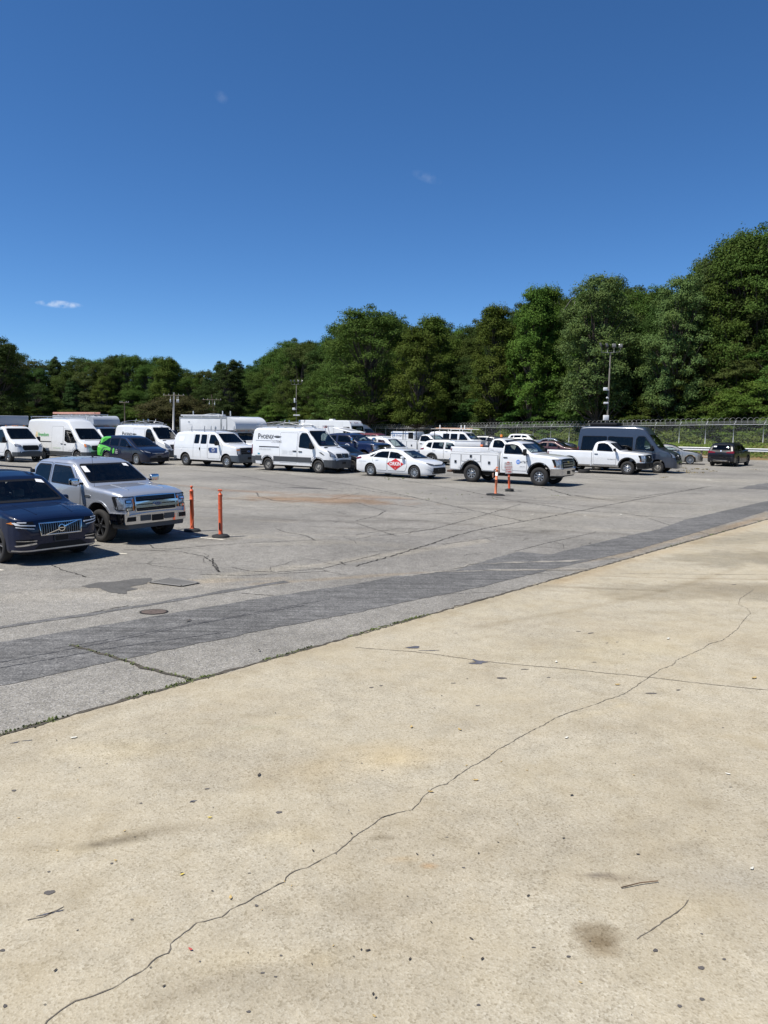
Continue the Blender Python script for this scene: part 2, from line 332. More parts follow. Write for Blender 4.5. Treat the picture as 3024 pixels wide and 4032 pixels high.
# ------------------------------------------------------------------ vehicle builder
NOSE = lambda L, a=1.: [(0, .80), (.015 * a, .88), (.05 * a, .94), (.12 * a, .98), (.3 * a, 1.), (L - .55 * a, 1.), (L - .34 * a, .975), (L - .2 * a, .93), (L - .1 * a, .86), (L - .03 * a, .76), (L, .66)]
VAN_P = lambda L: [(0, .955), (.02, .98), (.06, .997), (.12, 1.), (L - .9, 1.), (L - .5, .965), (L - .3, .92), (L - .15, .85), (L - .05, .74), (L, .62)]
class Vehicle:
    def __init__(s, name, label, cat, L, group=None):
        s.L = L; s.xc = L / 2; s.parts = {}; s.bms = []
        s.root = tag(empty(name), label, cat, group or cat + 's parked in the lot')
    # -- placing
    def place(s, pos, heading, anchor, k=1.):
        """anchor: local (x, y) that stands on world pos"""
        a = R(heading); lx, ly = (anchor[0] - s.xc) * k, anchor[1] * k; s.root.scale = (k, k, k)
        s.root.location = (pos[0] - (lx * math.cos(a) - ly * math.sin(a)), pos[1] - (lx * math.sin(a) + ly * math.cos(a)), 0)
        s.root.rotation_euler = (0, 0, a)
    # -- output of a bmesh as a part
    def out(s, bm, name, mats, parent=None, smooth=35, label=None):
        bmesh.ops.translate(bm, vec=(-s.xc, 0, 0), verts=bm.verts)
        return finish(bm, name, mats, parent or s.root, smooth, label)
    # -- a lofted body; returns a bmesh
    def loft(s, x0, x1, prof, T, P, sill=.3, arches=(), r=.12, crown=.03, step=.055, w=.07, xcuts=(), zcuts=(), rtab=None):
        ztop = smooth_tab(prof, w); hwT = lerp_tab(T); Pf = lerp_tab(P); sl = lerp_tab(sill) if isinstance(sill, (list, tuple)) else (lambda x: sill)
        xs = list(np.linspace(x0, x1, max(3, int((x1 - x0) / step))))
        for p in list(prof) + list(P):
            if x0 < p[0] < x1: xs.append(p[0])
        xs += [x for x in xcuts]
        for (xw, Ra, zc) in arches:
            for t in np.linspace(0, math.pi, 25)[1:-1]: xs.append(xw + Ra * math.cos(t))
            for sg in (-1, 1): xs += [xw + sg * (Ra - .0006), xw + sg * (Ra + .0006)]
        xs = sorted(x for x in xs if x0 - 1e-9 <= x <= x1 + 1e-9)
        xx = [xs[0]]
        for x in xs[1:]:
            if x - xx[-1] > .0008: xx.append(x)
        zmin = min(sl(x) for x in xx); zmax = max(p[1] for p in prof)
        lev = sorted(set([round(z, 4) for z in np.arange(zmin + .03, zmax, .06)] + [z for z in zcuts]))
        bm = bmesh.new(); rings = []
        rf = lerp_tab(rtab) if rtab else (lambda x: r)
        for x in xx:
            zb = sl(x); ina = False
            for (xw, Ra, zc) in arches:
                if abs(x - xw) < Ra: zb = max(zb, zc + math.sqrt(max(0, Ra * Ra - (x - xw) ** 2))); ina = True
            zt = max(ztop(x), zb + .03); rr = min(rf(x), (zt - zb) * .6); pf = Pf(x); hw = lambda z: hwT(z) * pf
            pts = [(0, zb), (hw(zb) * .5, zb), (hw(zb) * .985, zb)]
            zc_ = zt - rr
            for z in lev: z = min(max(z, zb + (.0 if ina else .012)), zc_); pts.append((hw(z), z))
            for k in range(7):
                a = k / 6 * math.pi / 2; z = zt - rr + rr * math.sin(a); pts.append((hw(z) - rr * (1 - math.cos(a)), z))
            ym = pts[-1][0]
            cr = crown * min(1, ym / .8)
            for k in range(1, 9):
                y = ym * (1 - k / 8); pts.append((y, zt + cr * (1 - (y / ym) ** 2)))
            nh = len(pts)
            ring = [bm.verts.new((x, -p[0], p[1])) for p in pts] + [bm.verts.new((x, p[0], p[1])) for p in pts[-2:0:-1]]
            rings.append(ring)
        n = len(rings[0]); bot = {0, 1, n - 1, n - 2}
        for a, b in zip(rings, rings[1:]):
            for k in range(n):
                f = bm.faces.new((a[k], a[(k + 1) % n], b[(k + 1) % n], b[k]))
                if k in bot: f.material_index = 1
        for q in (rings[0], rings[-1]):
            for k in range(nh - 1):
                i, j = (n - k) % n, (n - k - 1)
                vs = [q[k], q[k + 1], q[j], q[i]]; vs = list(dict.fromkeys(vs))
                if len(vs) > 2: bm.faces.new(vs)
        bmesh.ops.remove_doubles(bm, verts=bm.verts, dist=1e-5)
        bmesh.ops.dissolve_degenerate(bm, edges=bm.edges, dist=1e-6)
        bmesh.ops.recalc_face_normals(bm, faces=bm.faces)
        return bm
    def setbody(s, bm, *more):
        s.body = bm
        b = bm.copy()
        for q in more:
            me = bpy.data.meshes.new('t'); q.to_mesh(me); b.from_mesh(me); bpy.data.meshes.remove(me)
        s.bvh = BVHTree.FromBMesh(b); b.free(); s.holes = []
    def project(s, a, b, how, eps):
        if how in ('R', 'L'):
            sg = -1 if how == 'R' else 1; o = Vector((a, sg * 6, b)); d = Vector((0, -sg, 0))
        elif how == 'F': o = Vector((s.L + 5, a, b)); d = Vector((-1, 0, 0))
        elif how == 'B': o = Vector((-5, a, b)); d = Vector((1, 0, 0))
        else: o = Vector((a, b, 9)); d = Vector((0, 0, -1))
        h, nrm, i, dist = s.bvh.ray_cast(o, d)
        if h is None:
            q = o + d * (6 - (0 if how not in 'RL' else .95))
            if how == 'F': q = Vector((s.L - .3, a, b))
            if how == 'B': q = Vector((.3, a, b))
            if how == 'T': q = Vector((a, b, 1.2))
            h, nrm, i, dist = s.bvh.find_nearest(q)
        if nrm.dot(d) > 0: nrm = -nrm
        nn = (nrm - d * .35).normalized()
        return h + nn * eps, nn
    def panel(s, name, outlines, how, mats, parent=None, eps=.006, grid=.09, skirt=.012, ring=0., smooth=50, label=None, r=None, hole=None):
        """thin sheet following the body: 2D outline(s) projected on it. how: R/L side (x,z), F front (y,z), B rear (y,z), T top (x,y)"""
        if not isinstance(outlines[0][0], (list, tuple)): outlines = [outlines]
        bm = bmesh.new()
        for oi, poly in enumerate(outlines):
            if r: poly = rpoly(poly, r)
            ar = sum(poly[i - 1][0] * poly[i][1] - poly[i][0] * poly[i - 1][1] for i in range(len(poly)))
            if (ar > 0) != (how in 'FRT'): poly = list(poly)[::-1]
            b2 = bmesh.new(); vs = [b2.verts.new((p[0], p[1], 0)) for p in poly]
            f = b2.faces.new(vs); b2.faces.ensure_lookup_table()
            if ring:
                ip = insetpoly(poly, ring); iv = [b2.verts.new((p[0], p[1], 0)) for p in ip]; b2.faces.remove(f); m = len(vs)
                for k in range(m):
                    g = b2.faces.new((vs[k - 1], vs[k], iv[k], iv[k - 1])); g.material_index = 1
                b2.faces.new(iv)
            bmesh.ops.triangulate(b2, faces=b2.faces)
            xs = [p[0] for p in poly]; ys = [p[1] for p in poly]
            for ax, lo, hi in ((0, min(xs), max(xs)), (1, min(ys), max(ys))):
                k = math.floor(lo / grid) + 1
                while k * grid < hi:
                    co = [0, 0, 0]; no = [0, 0, 0]; co[ax] = k * grid; no[ax] = 1
                    bmesh.ops.bisect_plane(b2, geom=b2.verts[:] + b2.edges[:] + b2.faces[:], plane_co=co, plane_no=no); k += 1
            if hole:
                for i in range(len(hole)):
                    p0, p1 = hole[i - 1], hole[i]
                    bmesh.ops.bisect_plane(b2, geom=b2.verts[:] + b2.edges[:] + b2.faces[:], plane_co=(p0[0], p0[1], 0), plane_no=(p1[1] - p0[1], p0[0] - p1[0], 0))
                bmesh.ops.delete(b2, geom=[f for f in b2.faces if inpoly(f.calc_center_median()[:2], hole)], context='FACES')
            be = [e for e in b2.edges if len(e.link_faces) == 1]
            nr = {}
            for v in b2.verts:
                h, nn = s.project(v.co.x, v.co.y, how, eps); v.co = h; nr[v] = nn
            if skirt and be:
                old = {v for e in be for v in e.verts}
                res = bmesh.ops.extrude_edge_only(b2, edges=be); nv = [g for g in res['geom'] if isinstance(g, bmesh.types.BMVert)]
                kd = {tuple(round(c, 6) for c in v.co): nr[v] for v in old}
                for v in nv:
                    v.co -= kd.get(tuple(round(c, 6) for c in v.co), Vector((0, 0, 0))) * (eps + skirt)
            me = bpy.data.meshes.new('t'); b2.to_mesh(me); b2.free(); bm.from_mesh(me); bpy.data.meshes.remove(me)
        # face outward
        dirv = {'R': (0, -1, 0), 'L': (0, 1, 0), 'F': (1, 0, 0), 'B': (-1, 0, 0), 'T': (0, 0, 1)}[how]; dirv = Vector(dirv)
        bm.normal_update()
        flip = [f for f in bm.faces if f.normal.dot(dirv) < 0 and abs(f.normal.dot(dirv)) > .2]
        if flip: bmesh.ops.reverse_faces(bm, faces=flip)
        return s.out(bm, name, mats, parent, smooth, label)
    def sides(s, name, outline, mats, parent=None, sides='RL', **k):
        res = []
        for h in sides: res.append(s.panel(name, outline, h, mats, (parent[h] if isinstance(parent, dict) else parent), **k))
        return dict(zip(sides, res))
    def window(s, outline, how, glass, frame=BLK, parent=None, ring=.05, name='window', r=.07, skirt=.01, see=True, grid=.1, label=None):
        """glass in a dark surround, with a real opening cut in the body behind it"""
        poly = rpoly(outline, r)
        if see: s.holes.append((insetpoly(poly, ring * .5), how))
        return s.panel(name, poly, how, [glass, frame], parent, ring=ring, eps=.008, skirt=skirt, grid=grid, label=label)
    def cut(s):
        """open the body behind the windows"""
        bm = s.body; kill = []
        for f in bm.faces:
            c = f.calc_center_median(); n = f.normal
            for poly, how in s.holes:
                if how == 'R': ok = n.y < -.25 and inpoly((c.x, c.z), poly)
                elif how == 'L': ok = n.y > .25 and inpoly((c.x, c.z), poly)
                elif how == 'F': ok = n.x > .12 and inpoly((c.y, c.z), poly)
                else: ok = n.x < -.12 and inpoly((c.y, c.z), poly)
                if ok: kill.append(f); break
        bmesh.ops.delete(bm, geom=kill, context='FACES_ONLY')
        loose = [v for v in bm.verts if not v.link_faces]
        bmesh.ops.delete(bm, geom=loose, context='VERTS')
    def split(s, name, fn, mats, parent=None, push=0., smooth=35, label=None):
        bm = s.body; sel = [f for f in bm.faces if fn(f.calc_center_median(), f.normal)]
        if not sel: return None
        vmap = {}; b2 = bmesh.new()
        for f in sel:
            vs = []
            for v in f.verts:
                if v not in vmap: vmap[v] = b2.verts.new(v.co + (v.normal * push if push else Vector((0, 0, 0))))
                vs.append(vmap[v])
            g = b2.faces.new(vs); g.material_index = 0 if f.material_index == 0 else 1
        if push:
            be = [e for e in b2.edges if len(e.link_faces) == 1]; vn = {vmap[v]: v.normal.copy() for v in vmap}
            old = {tuple(round(c, 6) for c in v.co): vn[v] for v in vn}
            res = bmesh.ops.extrude_edge_only(b2, edges=be)
            for v in [g for g in res['geom'] if isinstance(g, bmesh.types.BMVert)]:
                v.co -= old.get(tuple(round(c, 6) for c in v.co), Vector((0, 0, 0))) * (push + .02)
        else:
            bmesh.ops.delete(bm, geom=sel, context='FACES')
        return s.out(b2, name, mats, parent, smooth, label)
    def endbody(s, mats, name='body', label=None):
        s.cut(); return s.out(s.body, name, mats, s.root, 32, label)
    def text(s, string, how, a, b, size, mat, parent=None, name='lettering', sx=1., eps=.012, bold=0., rot=0.):
        vs, fs = textmesh(string, size, bold); bm = bmesh.new(); q = []
        cr, sr = math.cos(rot), math.sin(rot)
        for (u, v) in vs:
            u, v = u * sx * cr - v * sr, u * sx * sr + v * cr
            if how == 'R': p = (a + u, b + v)
            elif how == 'L': p = (a - u, b + v)
            elif how == 'F': p = (a + u, b + v)
            elif how == 'B': p = (a - u, b + v)
            else: p = (a, b)
            h, n = s.project(p[0], p[1], how, eps); q.append(bm.verts.new(h))
        for f in fs:
            try: bm.faces.new([q[i] for i in f])
            except ValueError: pass
        return s.out(bm, name, mat, parent, None)
    def wheels(s, axles, r, w, y, style, rimr, styles=None):
        for i, x in enumerate(axles):
            for sg in (-1, 1):
                t, m = wheel_meshes(r, w, (styles or {}).get(i, style), rimr)
                e = empty('wheel', (x - s.xc, sg * (y - w / 2), r), 0, s.root)
                if sg > 0: e.rotation_euler = (0, 0, math.pi)
                link(bpy.data.objects.new('tyre', t), e); link(bpy.data.objects.new('rim', m), e)
    def chassis(s, x0, x1, hw, z0=.24, z1=.62):
        bm = bmesh.new(); box(bm, ((x0 + x1) / 2, 0, (z0 + z1) / 2), (x1 - x0, hw * 2, z1 - z0), bev=.05)
        tube(bm, [(x0, hw * .5, z0 - .02), (x1 - .6, hw * .55, z0)], .04)
        s.out(bm, 'chassis', UNDER)
    def seats(s, rows, mat=SEATM, z=.55, w=.5, top=1.05):
        for x in rows:
            for y in (-.38, .38):
                bm = bmesh.new()
                box(bm, (x + .12, y, z + .08), (.55, w, .16), bev=.05)
                box(bm, (x - .18, y, z + top * .38), (.14, w * .92, top * .62), Matrix.Rotation(R(-14), 3, 'Y'), bev=.05)
                box(bm, (x - .30, y, z + top * .80), (.09, w * .5, .18), Matrix.Rotation(R(-10), 3, 'Y'), bev=.035)
                s.out(bm, 'seat', mat)
    def dash(s, x, z, hw, mat=BLK, wheel=True):
        bm = bmesh.new(); box(bm, (x, 0, z - .22), (.55, hw * 2, .40), bev=.06); s.out(bm, 'dashboard', mat)
        if wheel:
            bm = bmesh.new()
            pts = [(math.cos(t) * .19, math.sin(t) * .19) for t in np.linspace(0, 2 * math.pi, 19)]
            tube(bm, [(x - .42 + p[1] * .4, .38 + p[0], z + .02 + p[1] * .9) for p in pts], .016, caps=False)
            s.out(bm, 'steering_wheel', MATTE)
    def mirrors(s, x, y, z, size=(.10, .22, .16), mat=BLK, arm=.06, sides=(-1, 1)):
        for sg in sides:
            bm = bmesh.new(); box(bm, (x, sg * (y + arm + size[1] / 2), z), size, Matrix.Rotation(R(-8 * sg), 3, 'Z'), bev=min(size) * .35)
            box(bm, (x - .01, sg * (y + arm / 2), z - size[2] * .32), (size[0] * .7, arm + .12, size[2] * .28), mi=1, bev=.012)
            vs = [bm.verts.new((x - size[0] * .56, sg * (y + arm + size[1] / 2) + q[0] * size[1] * .4, z + q[1] * size[2] * .4)) for q in ((-1, -1), (1, -1), (1, 1), (-1, 1))]
            f = bm.faces.new(vs); f.material_index = 2
            s.out(bm, 'mirror', [mat, BLK, CHROME])
    def add(s, name, fn, mats, parent=None, smooth=35, label=None):
        bm = bmesh.new(); fn(bm); return s.out(bm, name, mats, parent, smooth, label)
    def handle(s, how, x, z, mat, parent, l=.16, h=.03):
        return s.panel('handle', rpoly([(x - l / 2, z - h / 2), (x + l / 2, z - h / 2), (x + l / 2, z + h / 2), (x - l / 2, z + h / 2)], .012), how, mat, parent, eps=.03, skirt=.02, grid=.3)
    def door(s, how, outline, paintm, handle=None, hmat=None, name='door', r=.06, label=None, win=None):
        d = s.panel(name, rpoly(outline, r), how, [paintm, MATTE], None, ring=.011, eps=.005, skirt=.004, grid=.1, label=label, hole=insetpoly(win, .016) if win else None)
        if handle: s.handle(how, handle[0], handle[1], hmat or BLK, d, *(handle[2:] or ()))
        return d
    def rack(s, x0, x1, z, hw, bars=4, feet=.12, mat=WPLAST, hoop=0., r=.022, rails=True):
        bm = bmesh.new()
        for x in np.linspace(x0 + .12, x1 - .12, bars):
            tube(bm, [(x, -hw - .04, z), (x, hw + .04, z)], r)
            for sg in (-1, 1): tube(bm, [(x, sg * hw, z), (x, sg * (hw + .03), z - feet)], r)
        if rails:
            for sg in (-1, 1):
                pts = [(x0, sg * hw, z + .0)] + [(x, sg * hw, z + .02) for x in np.linspace(x0 + .1, x1 - .1, 8)] + [(x1, sg * hw, z)]
                if hoop: pts = [(x0, sg * (hw - .1), z - .02)] + [(x, sg * hw, z + hoop * math.sin(math.pi * (x - x0) / (x1 - x0))) for x in np.linspace(x0 + .1, x1 - .1, 12)] + [(x1 + .25, sg * (hw - .1), z + .20 if False else z - .02)]
                tube(bm, pts, r * .9)
        s.out(bm, 'roof_rack', mat)
# ================================================================== vehicles
def bedbox(V, x0, x1, hw, zt, zf, mat, name='bed_liner'):
    bm = bmesh.new()
    P_ = lambda x, y, z: bm.verts.new((x, y, z))
    a = [P_(x0, -hw, zt), P_(x1, -hw, zt), P_(x1, hw, zt), P_(x0, hw, zt)]; b = [P_(x0, -hw, zf), P_(x1, -hw, zf), P_(x1, hw, zf), P_(x0, hw, zf)]
    bm.faces.new(b)
    for i in range(4): bm.faces.new((a[i], a[(i + 1) % 4], b[(i + 1) % 4], b[i]))
    V.out(bm, name, mat)
def pickup(V, p):
    """cab with front clip and a separate load bed"""
    L, hw, H = V.L, p['hw'], p['H']; cb = p['cabback']; cw = p['cowl']; wt_ = p['wtop']; hz = p['hood']; xf, xr = p['xf'], p['xr']; r = p['r']; pm = p['paint']; sill = p.get('sill', .5)
    belt = p.get('belt', hz + .04)
    prof = [(cb, belt), (cb + .03, H - .42), (cb + .12, H - .12), (cb + .25, H - .04), (cb + .6, H), (wt_ - .3, H), (wt_, H - .07), (cw, hz + .03), (cw + .12, hz), (L - .75, hz - .035), (L - .38, hz - .075), (L - .2, hz - .11), (L - .10, hz - .145), (L - .05, hz - .18), (L - .02, hz - .24), (L - .008, hz - .5), (L, hz - .62)]
    T = [(.3, hw - .05), (sill + .1, hw - .02), (.9, hw), (belt - .05, hw - .02), (H, hw - .20)]
    P_ = [(cb, .985), (cb + .05, 1), (L - .7, 1.), (L - .4, .985), (L - .22, .955), (L - .10, .91), (L - .03, .86), (L, .82)]
    Ra = r + .12
    bm = V.loft(cb, L, prof, T, P_, sill=[(cb, sill), (xf - .7, sill), (xf, sill - .05), (L, sill - .08)], arches=[(xf, Ra, r + .06)], r=.10, crown=.035, xcuts=[L - .42], zcuts=[p['bz0'], p['bz1']], rtab=[(cb, .12), (cw - .3, .14), (cw, .11), (L - .3, .10), (L, .07)], w=.035)
    if p.get('bed', True):
        bh = p.get('bedz', belt + .02)
        b2 = V.loft(0, cb - .025, [(0, bh), (cb, bh)], T, [(0, .975), (.05, 1), (cb, 1)], sill=[(0, sill + .04), (cb, sill)], arches=[(xr, Ra, r + .06)], r=.05, crown=0., w=.01)
        V.setbody(bm, b2)
    else: V.setbody(bm)
    gl = p.get('glass', GLT); msz = p.get('msize', (.12, .24, .26))
    # screens and side windows
    tb = hz + .075; tt = H - .10; wy = hw - .16
    ws = V.window([(-wy, tb), (wy, tb), (wy - .13, tt), (-wy + .13, tt)], 'F', GL, name='windscreen', ring=.035, r=.08)
    for h in 'RL':
        pass
    def side(h):
        outl = p['doors']
        res = []
        for i, (dx0, dx1, win, front) in enumerate(outl):
            o = [(dx0, sill + .12), (dx1, sill + .12), (dx1, belt - .02)]
            if front: o += [(dx1 - .06, belt + .03), (wt_ + .02, H - .10), (dx0, H - .085)]
            else: o += [(dx1, H - .085), (dx0, H - .085)]
            d = V.door(h, o, pm, (dx0 + .17, belt - .14, .20, .04), p.get('handle', BLK), win=win)
            V.window(win, h, (p.get('fglass', gl) if front else gl), parent=d, ring=.035, r=.06)
    side('R'); side('L')
    V.window([(-.66, belt + .12), (.66, belt + .12), (.60, H - .17), (-.60, H - .17)], 'B', gl, name='rear_window', ring=.04)
    # bumper, grille and lamps
    bump = V.split('bumper', lambda c, n: c.x > L - .42 and p['bz0'] < c.z < p['bz1'] and n.x > -.5 and abs(n.z) < .8, [p['bumper'], UNDER], push=.05)
    V.split('valance', lambda c, n: c.x > L - .42 and c.z < p['bz0'] and n.z > -.8, [TRIM, UNDER])
    V.split('hood', lambda c, n: c.x > cw + .06 and n.z > .72 and abs(c.y) < hw - .12 and c.z > hz - .2, [pm, UNDER])
    gz0, gz1 = p['bz1'] + .02, hz - .17; gw = p.get('gw', .62)
    gr = V.panel('grille', rpoly([(-gw, gz0), (gw, gz0), (gw, gz1), (-gw, gz1)], .05), 'F', [BLK, p.get('gframe', CHROME)], eps=.02, ring=p.get('gring', .03))
    nb = p.get('gbars', 2); bars = []
    for k in range(nb):
        zc = gz0 + (gz1 - gz0) * (k + 1) / (nb + 1); bh_ = p.get('barh', .035); bars.append([(-gw + .02, zc - bh_ / 2), (gw - .02, zc - bh_ / 2), (gw - .02, zc + bh_ / 2), (-gw + .02, zc + bh_ / 2)])
    if bars: V.panel('grille_bars', bars, 'F', p.get('barmat', CHROME), gr, eps=.045, skirt=.02)
    for sg in (-1, 1):
        hl = [(sg * (gw + .02), gz0 + .04), (sg * (hw * .96), gz0 + .06), (sg * (hw * .97), gz1 - .01), (sg * (gw + .02), gz1 - .01)]
        o = V.panel('headlight', rpoly(hl, .03), 'F', [LENS, BLK], eps=.015, ring=.02)
        hs = 'L' if sg > 0 else 'R'
        if p.get('amber', True): V.panel('turn_signal', rpoly([(L - .28, gz0 + .05), (L - .17, gz0 + .05), (L - .15, gz1 - .03), (L - .26, gz1 - .02)], .02), hs, AMBER, o, eps=.012)
        else: V.panel('side_lens', rpoly([(L - .30, gz0 + .10), (L - .16, gz0 + .06), (L - .15, gz1 - .01), (L - .36, gz1 - .01)], .02), hs, [LENS, BLK], o, eps=.012, ring=.006)
    V.panel('number_plate', rpoly([(-.16, p['bz0'] + .04), (.16, p['bz0'] + .04), (.16, p['bz0'] + .19), (-.16, p['bz0'] + .19)], .01), 'F', p.get('plate', BLK), eps=.075, skirt=.03)
    V.mirrors(cw - .22, hw - .06, belt + .13, p.get('msize', (.12, .24, .26)), p.get('mmat', BLK), arm=.10)
    # arch lips
    V.sides('wheel_arch', archring(xf, r + .06, Ra + .006, Ra + .05, sill + .05), p.get('lip', BLK), eps=.012, grid=.3)
    if p.get('bed', True):
        V.sides('wheel_arch', archring(xr, r + .06, Ra + .006, Ra + .05, sill + .05), p.get('lip', BLK), eps=.012, grid=.3)
    V.endbody([pm, UNDER], 'cab')
    if p.get('bed', True):
        kill = [f for f in b2.faces if f.normal.z > .85 and abs(f.calc_center_median().y) < hw - .12 and .06 < f.calc_center_median().x < cb - .1]
        bmesh.ops.delete(b2, geom=kill, context='FACES')
        V.body = b2; V.holes = []
        V.panel('tailgate', rpoly([(-hw + .14, sill + .2), (hw - .14, sill + .2), (hw - .14, bh - .03), (-hw + .14, bh - .03)], .04), 'B', [pm, MATTE], ring=.012)
        for sg in (-1, 1): V.panel('tail_light', rpoly([(sg * (hw - .12), bh - .45), (sg * (hw - .02), bh - .45), (sg * (hw - .02), bh - .06), (sg * (hw - .12), bh - .06)], .02), 'B', REDL)
        V.sides('tail_light', rpoly([(.01, bh - .42), (.10, bh - .42), (.10, bh - .08), (.01, bh - .08)], .02), REDL)
        V.endbody([pm, UNDER], 'load_bed'); bedbox(V, .06, cb - .1, hw - .10, bh - .02, sill + .25, BLK)
        V.add('rear_bumper', lambda b: box(b, (-.06, 0, sill + .02), (.16, 2 * hw - .1, .18), bev=.03), p['bumper'])
    V.chassis(.15, L - .35, hw * .62, .34, sill + .12)
    V.wheels([xr, xf], r, p.get('ww', .27), hw - .02, p['style'], p.get('rimr', .23))
    V.seats(p['rows'], z=sill + .18, top=1.0); V.dash(cw - .18, hz - .01, hw - .16)

def f150():
    V = Vehicle('pickup_truck', 'silver crew cab pickup with chrome grille parked beside the two near orange posts', 'pickup truck', 5.89)
    xf = 4.96; P = dict(hw=1.015, H=1.96, cabback=1.84, cowl=4.48, wtop=3.68, hood=1.34, belt=1.33, xf=xf, xr=1.28, r=.405, paint=SILVER, bz0=.50, bz1=.76, bumper=CHROME, gw=.60, gbars=0, gring=.025, style='dark', rimr=.265,
             doors=[(1.95, 2.78, [(2.02, 1.38), (2.74, 1.36), (2.74, 1.83), (2.16, 1.83), (2.03, 1.70)], False), (2.82, 4.22, [(2.86, 1.36), (4.10, 1.32), (3.98, 1.46), (3.62, 1.80), (2.86, 1.83)], True)],
             rows=[3.3, 2.35], amber=False, fglass=GLT, msize=(.12, .25, .18), handle=SILVER, mmat=CHROME, lip=SILVER, sill=.46, glass=GLD, plate=BLK)
    pickup(V, P)
    L = V.L
    # broad double chrome bar across the grille, mesh above and below, oval badge
    V.panel('grille_bars', [[(-.63, .965), (.63, .965), (.63, 1.03), (-.63, 1.03)], [(-.63, .88), (.63, .88), (.63, .945), (-.63, .945)]], 'F', CHROME, eps=.055, skirt=.03)
    V.panel('grille_bars', [[(-.56, z), (.56, z), (.56, z + .014), (-.56, z + .014)] for z in (.80, .835, 1.075, 1.105, 1.135)], 'F', DKALLOY, eps=.035)
    bd = V.panel('badge', ell(0, .955, .125, .05, 24), 'F', [DECALB, CHROME], eps=.085, ring=.012, skirt=.03)
    V.text('Ford', 'F', 0, .932, .075, CHROME, bd, eps=.096)
    for sg in (-1, 1):
        V.panel('fog_light', rpoly([(sg * .62, .56), (sg * .86, .56), (sg * .84, .69), (sg * .62, .69)], .02), 'F', [BLK, CHROME], eps=.06, ring=.01)
        V.panel('bumper_pad', rpoly([(sg * .20, .56), (sg * .50, .56), (sg * .50, .70), (sg * .20, .70)], .02), 'F', TRIM, eps=.062)
        [V.panel('headlight_lamp', rpoly([(sg * .70, z), (sg * .86, z), (sg * .86, z + .085), (sg * .70, z + .085)], .015), 'F', [CHROME, BLK], eps=.024, ring=.015) for z in (.82, 1.0)]
        V.panel('turn_signal', rpoly([(sg * .645, .82), (sg * .672, .82), (sg * .672, 1.10), (sg * .645, 1.10)], .01), 'F', AMBER, eps=.024)
    V.panel('roof_ribs', [[(2.1, y - .035), (3.34, y - .035), (3.34, y + .035), (2.1, y + .035)] for y in (-.6, -.36, -.12, .12, .36, .6)], 'T', SILVER, eps=.009, skirt=.008)
    V.panel('hood_ridge', [[(4.65, sg * .38), (5.5, sg * .50), (5.5, sg * .53), (4.65, sg * .43)] for sg in (-1, 1)], 'T', SILVER, eps=.012)
    V.panel('inspection_sheet', [(-.74, 1.66), (-.60, 1.66), (-.60, 1.80), (-.72, 1.80)], 'F', PAPER, eps=.014)
    V.panel('windscreen_sticker', [(.50, 1.78), (.64, 1.76), (.62, 1.83), (.50, 1.84)], 'F', PAPER, eps=.014)
    V.panel('badge', rpoly([(4.42, 1.08), (4.66, 1.08), (4.66, 1.14), (4.42, 1.14)], .02), 'R', [TRIM, STEEL], eps=.012, ring=.008)
    V.add('antenna', lambda b: (box(b, (3.3, 0, 1.985), (.20, .06, .02), bev=.008), tube(b, [(3.24, 0, 1.99), (3.20, 0, 2.06)], [.03, .006])), BLK)
    V.add('wiper', lambda b: (tube(b, [(4.42, -.62, 1.40), (4.36, -.05, 1.45)], .012), tube(b, [(4.42, .12, 1.40), (4.36, .62, 1.45)], .012)), BLK)
    V.add('antenna_whip', lambda b: tube(b, [(4.62, -.86, 1.33), (4.55, -.86, 2.1)], .004, 5), BLK)
    V.place(px(392, 2135), -36, (xf, -.99), .90); return V

def navy_f250():
    V = Vehicle('pickup_truck', 'navy heavy duty crew cab pickup with round white door emblem behind the black feather van', 'pickup truck', 6.35)
    xf = 5.37; P = dict(hw=1.02, H=2.04, cabback=2.05, cowl=4.85, wtop=4.05, hood=1.50, belt=1.46, xf=xf, xr=1.31, r=.43, paint=NAVY, bz0=.60, bz1=.90, bumper=CHROME, gbars=2, style='dark', rimr=.25,
             doors=[(2.16, 3.08, [(2.22, 1.5), (3.03, 1.48), (3.03, 1.92), (2.36, 1.92)], False), (3.12, 4.6, [(3.17, 1.48), (4.48, 1.45), (4.36, 1.58), (3.98, 1.90), (3.17, 1.92)], True)],
             rows=[3.6, 2.7], handle=NAVY, mmat=CHROME, lip=NAVY, sill=.55, msize=(.14, .28, .36))
    pickup(V, P)
    em = V.panel('door_emblem', ell(4.02, 1.12, .26, .26, 24), 'R', [DECALB, DECALW], eps=.012, ring=.035)
    V.panel('emblem_mark', [[(3.84, 1.05), (4.02, 1.29), (4.20, 1.05), (4.14, 1.05), (4.02, 1.2), (3.9, 1.05)], [(3.9, .95), (4.14, .95), (4.14, 1.0), (3.9, 1.0)]], 'R', DECALW, em, eps=.016)
    V.panel('fender_vent', rpoly([(4.78, 1.18), (4.92, 1.18), (4.95, 1.42), (4.81, 1.42)], .02), 'R', [CHROME, BLK], eps=.012)
    V.add('roof_light', lambda b: box(b, (3.3, .1, 2.09), (.1, .16, .05), bev=.015), TRIM)
    V.place(pd(1430, 1816, 49.0)[:2], -35, (xf, -1.0)); return V

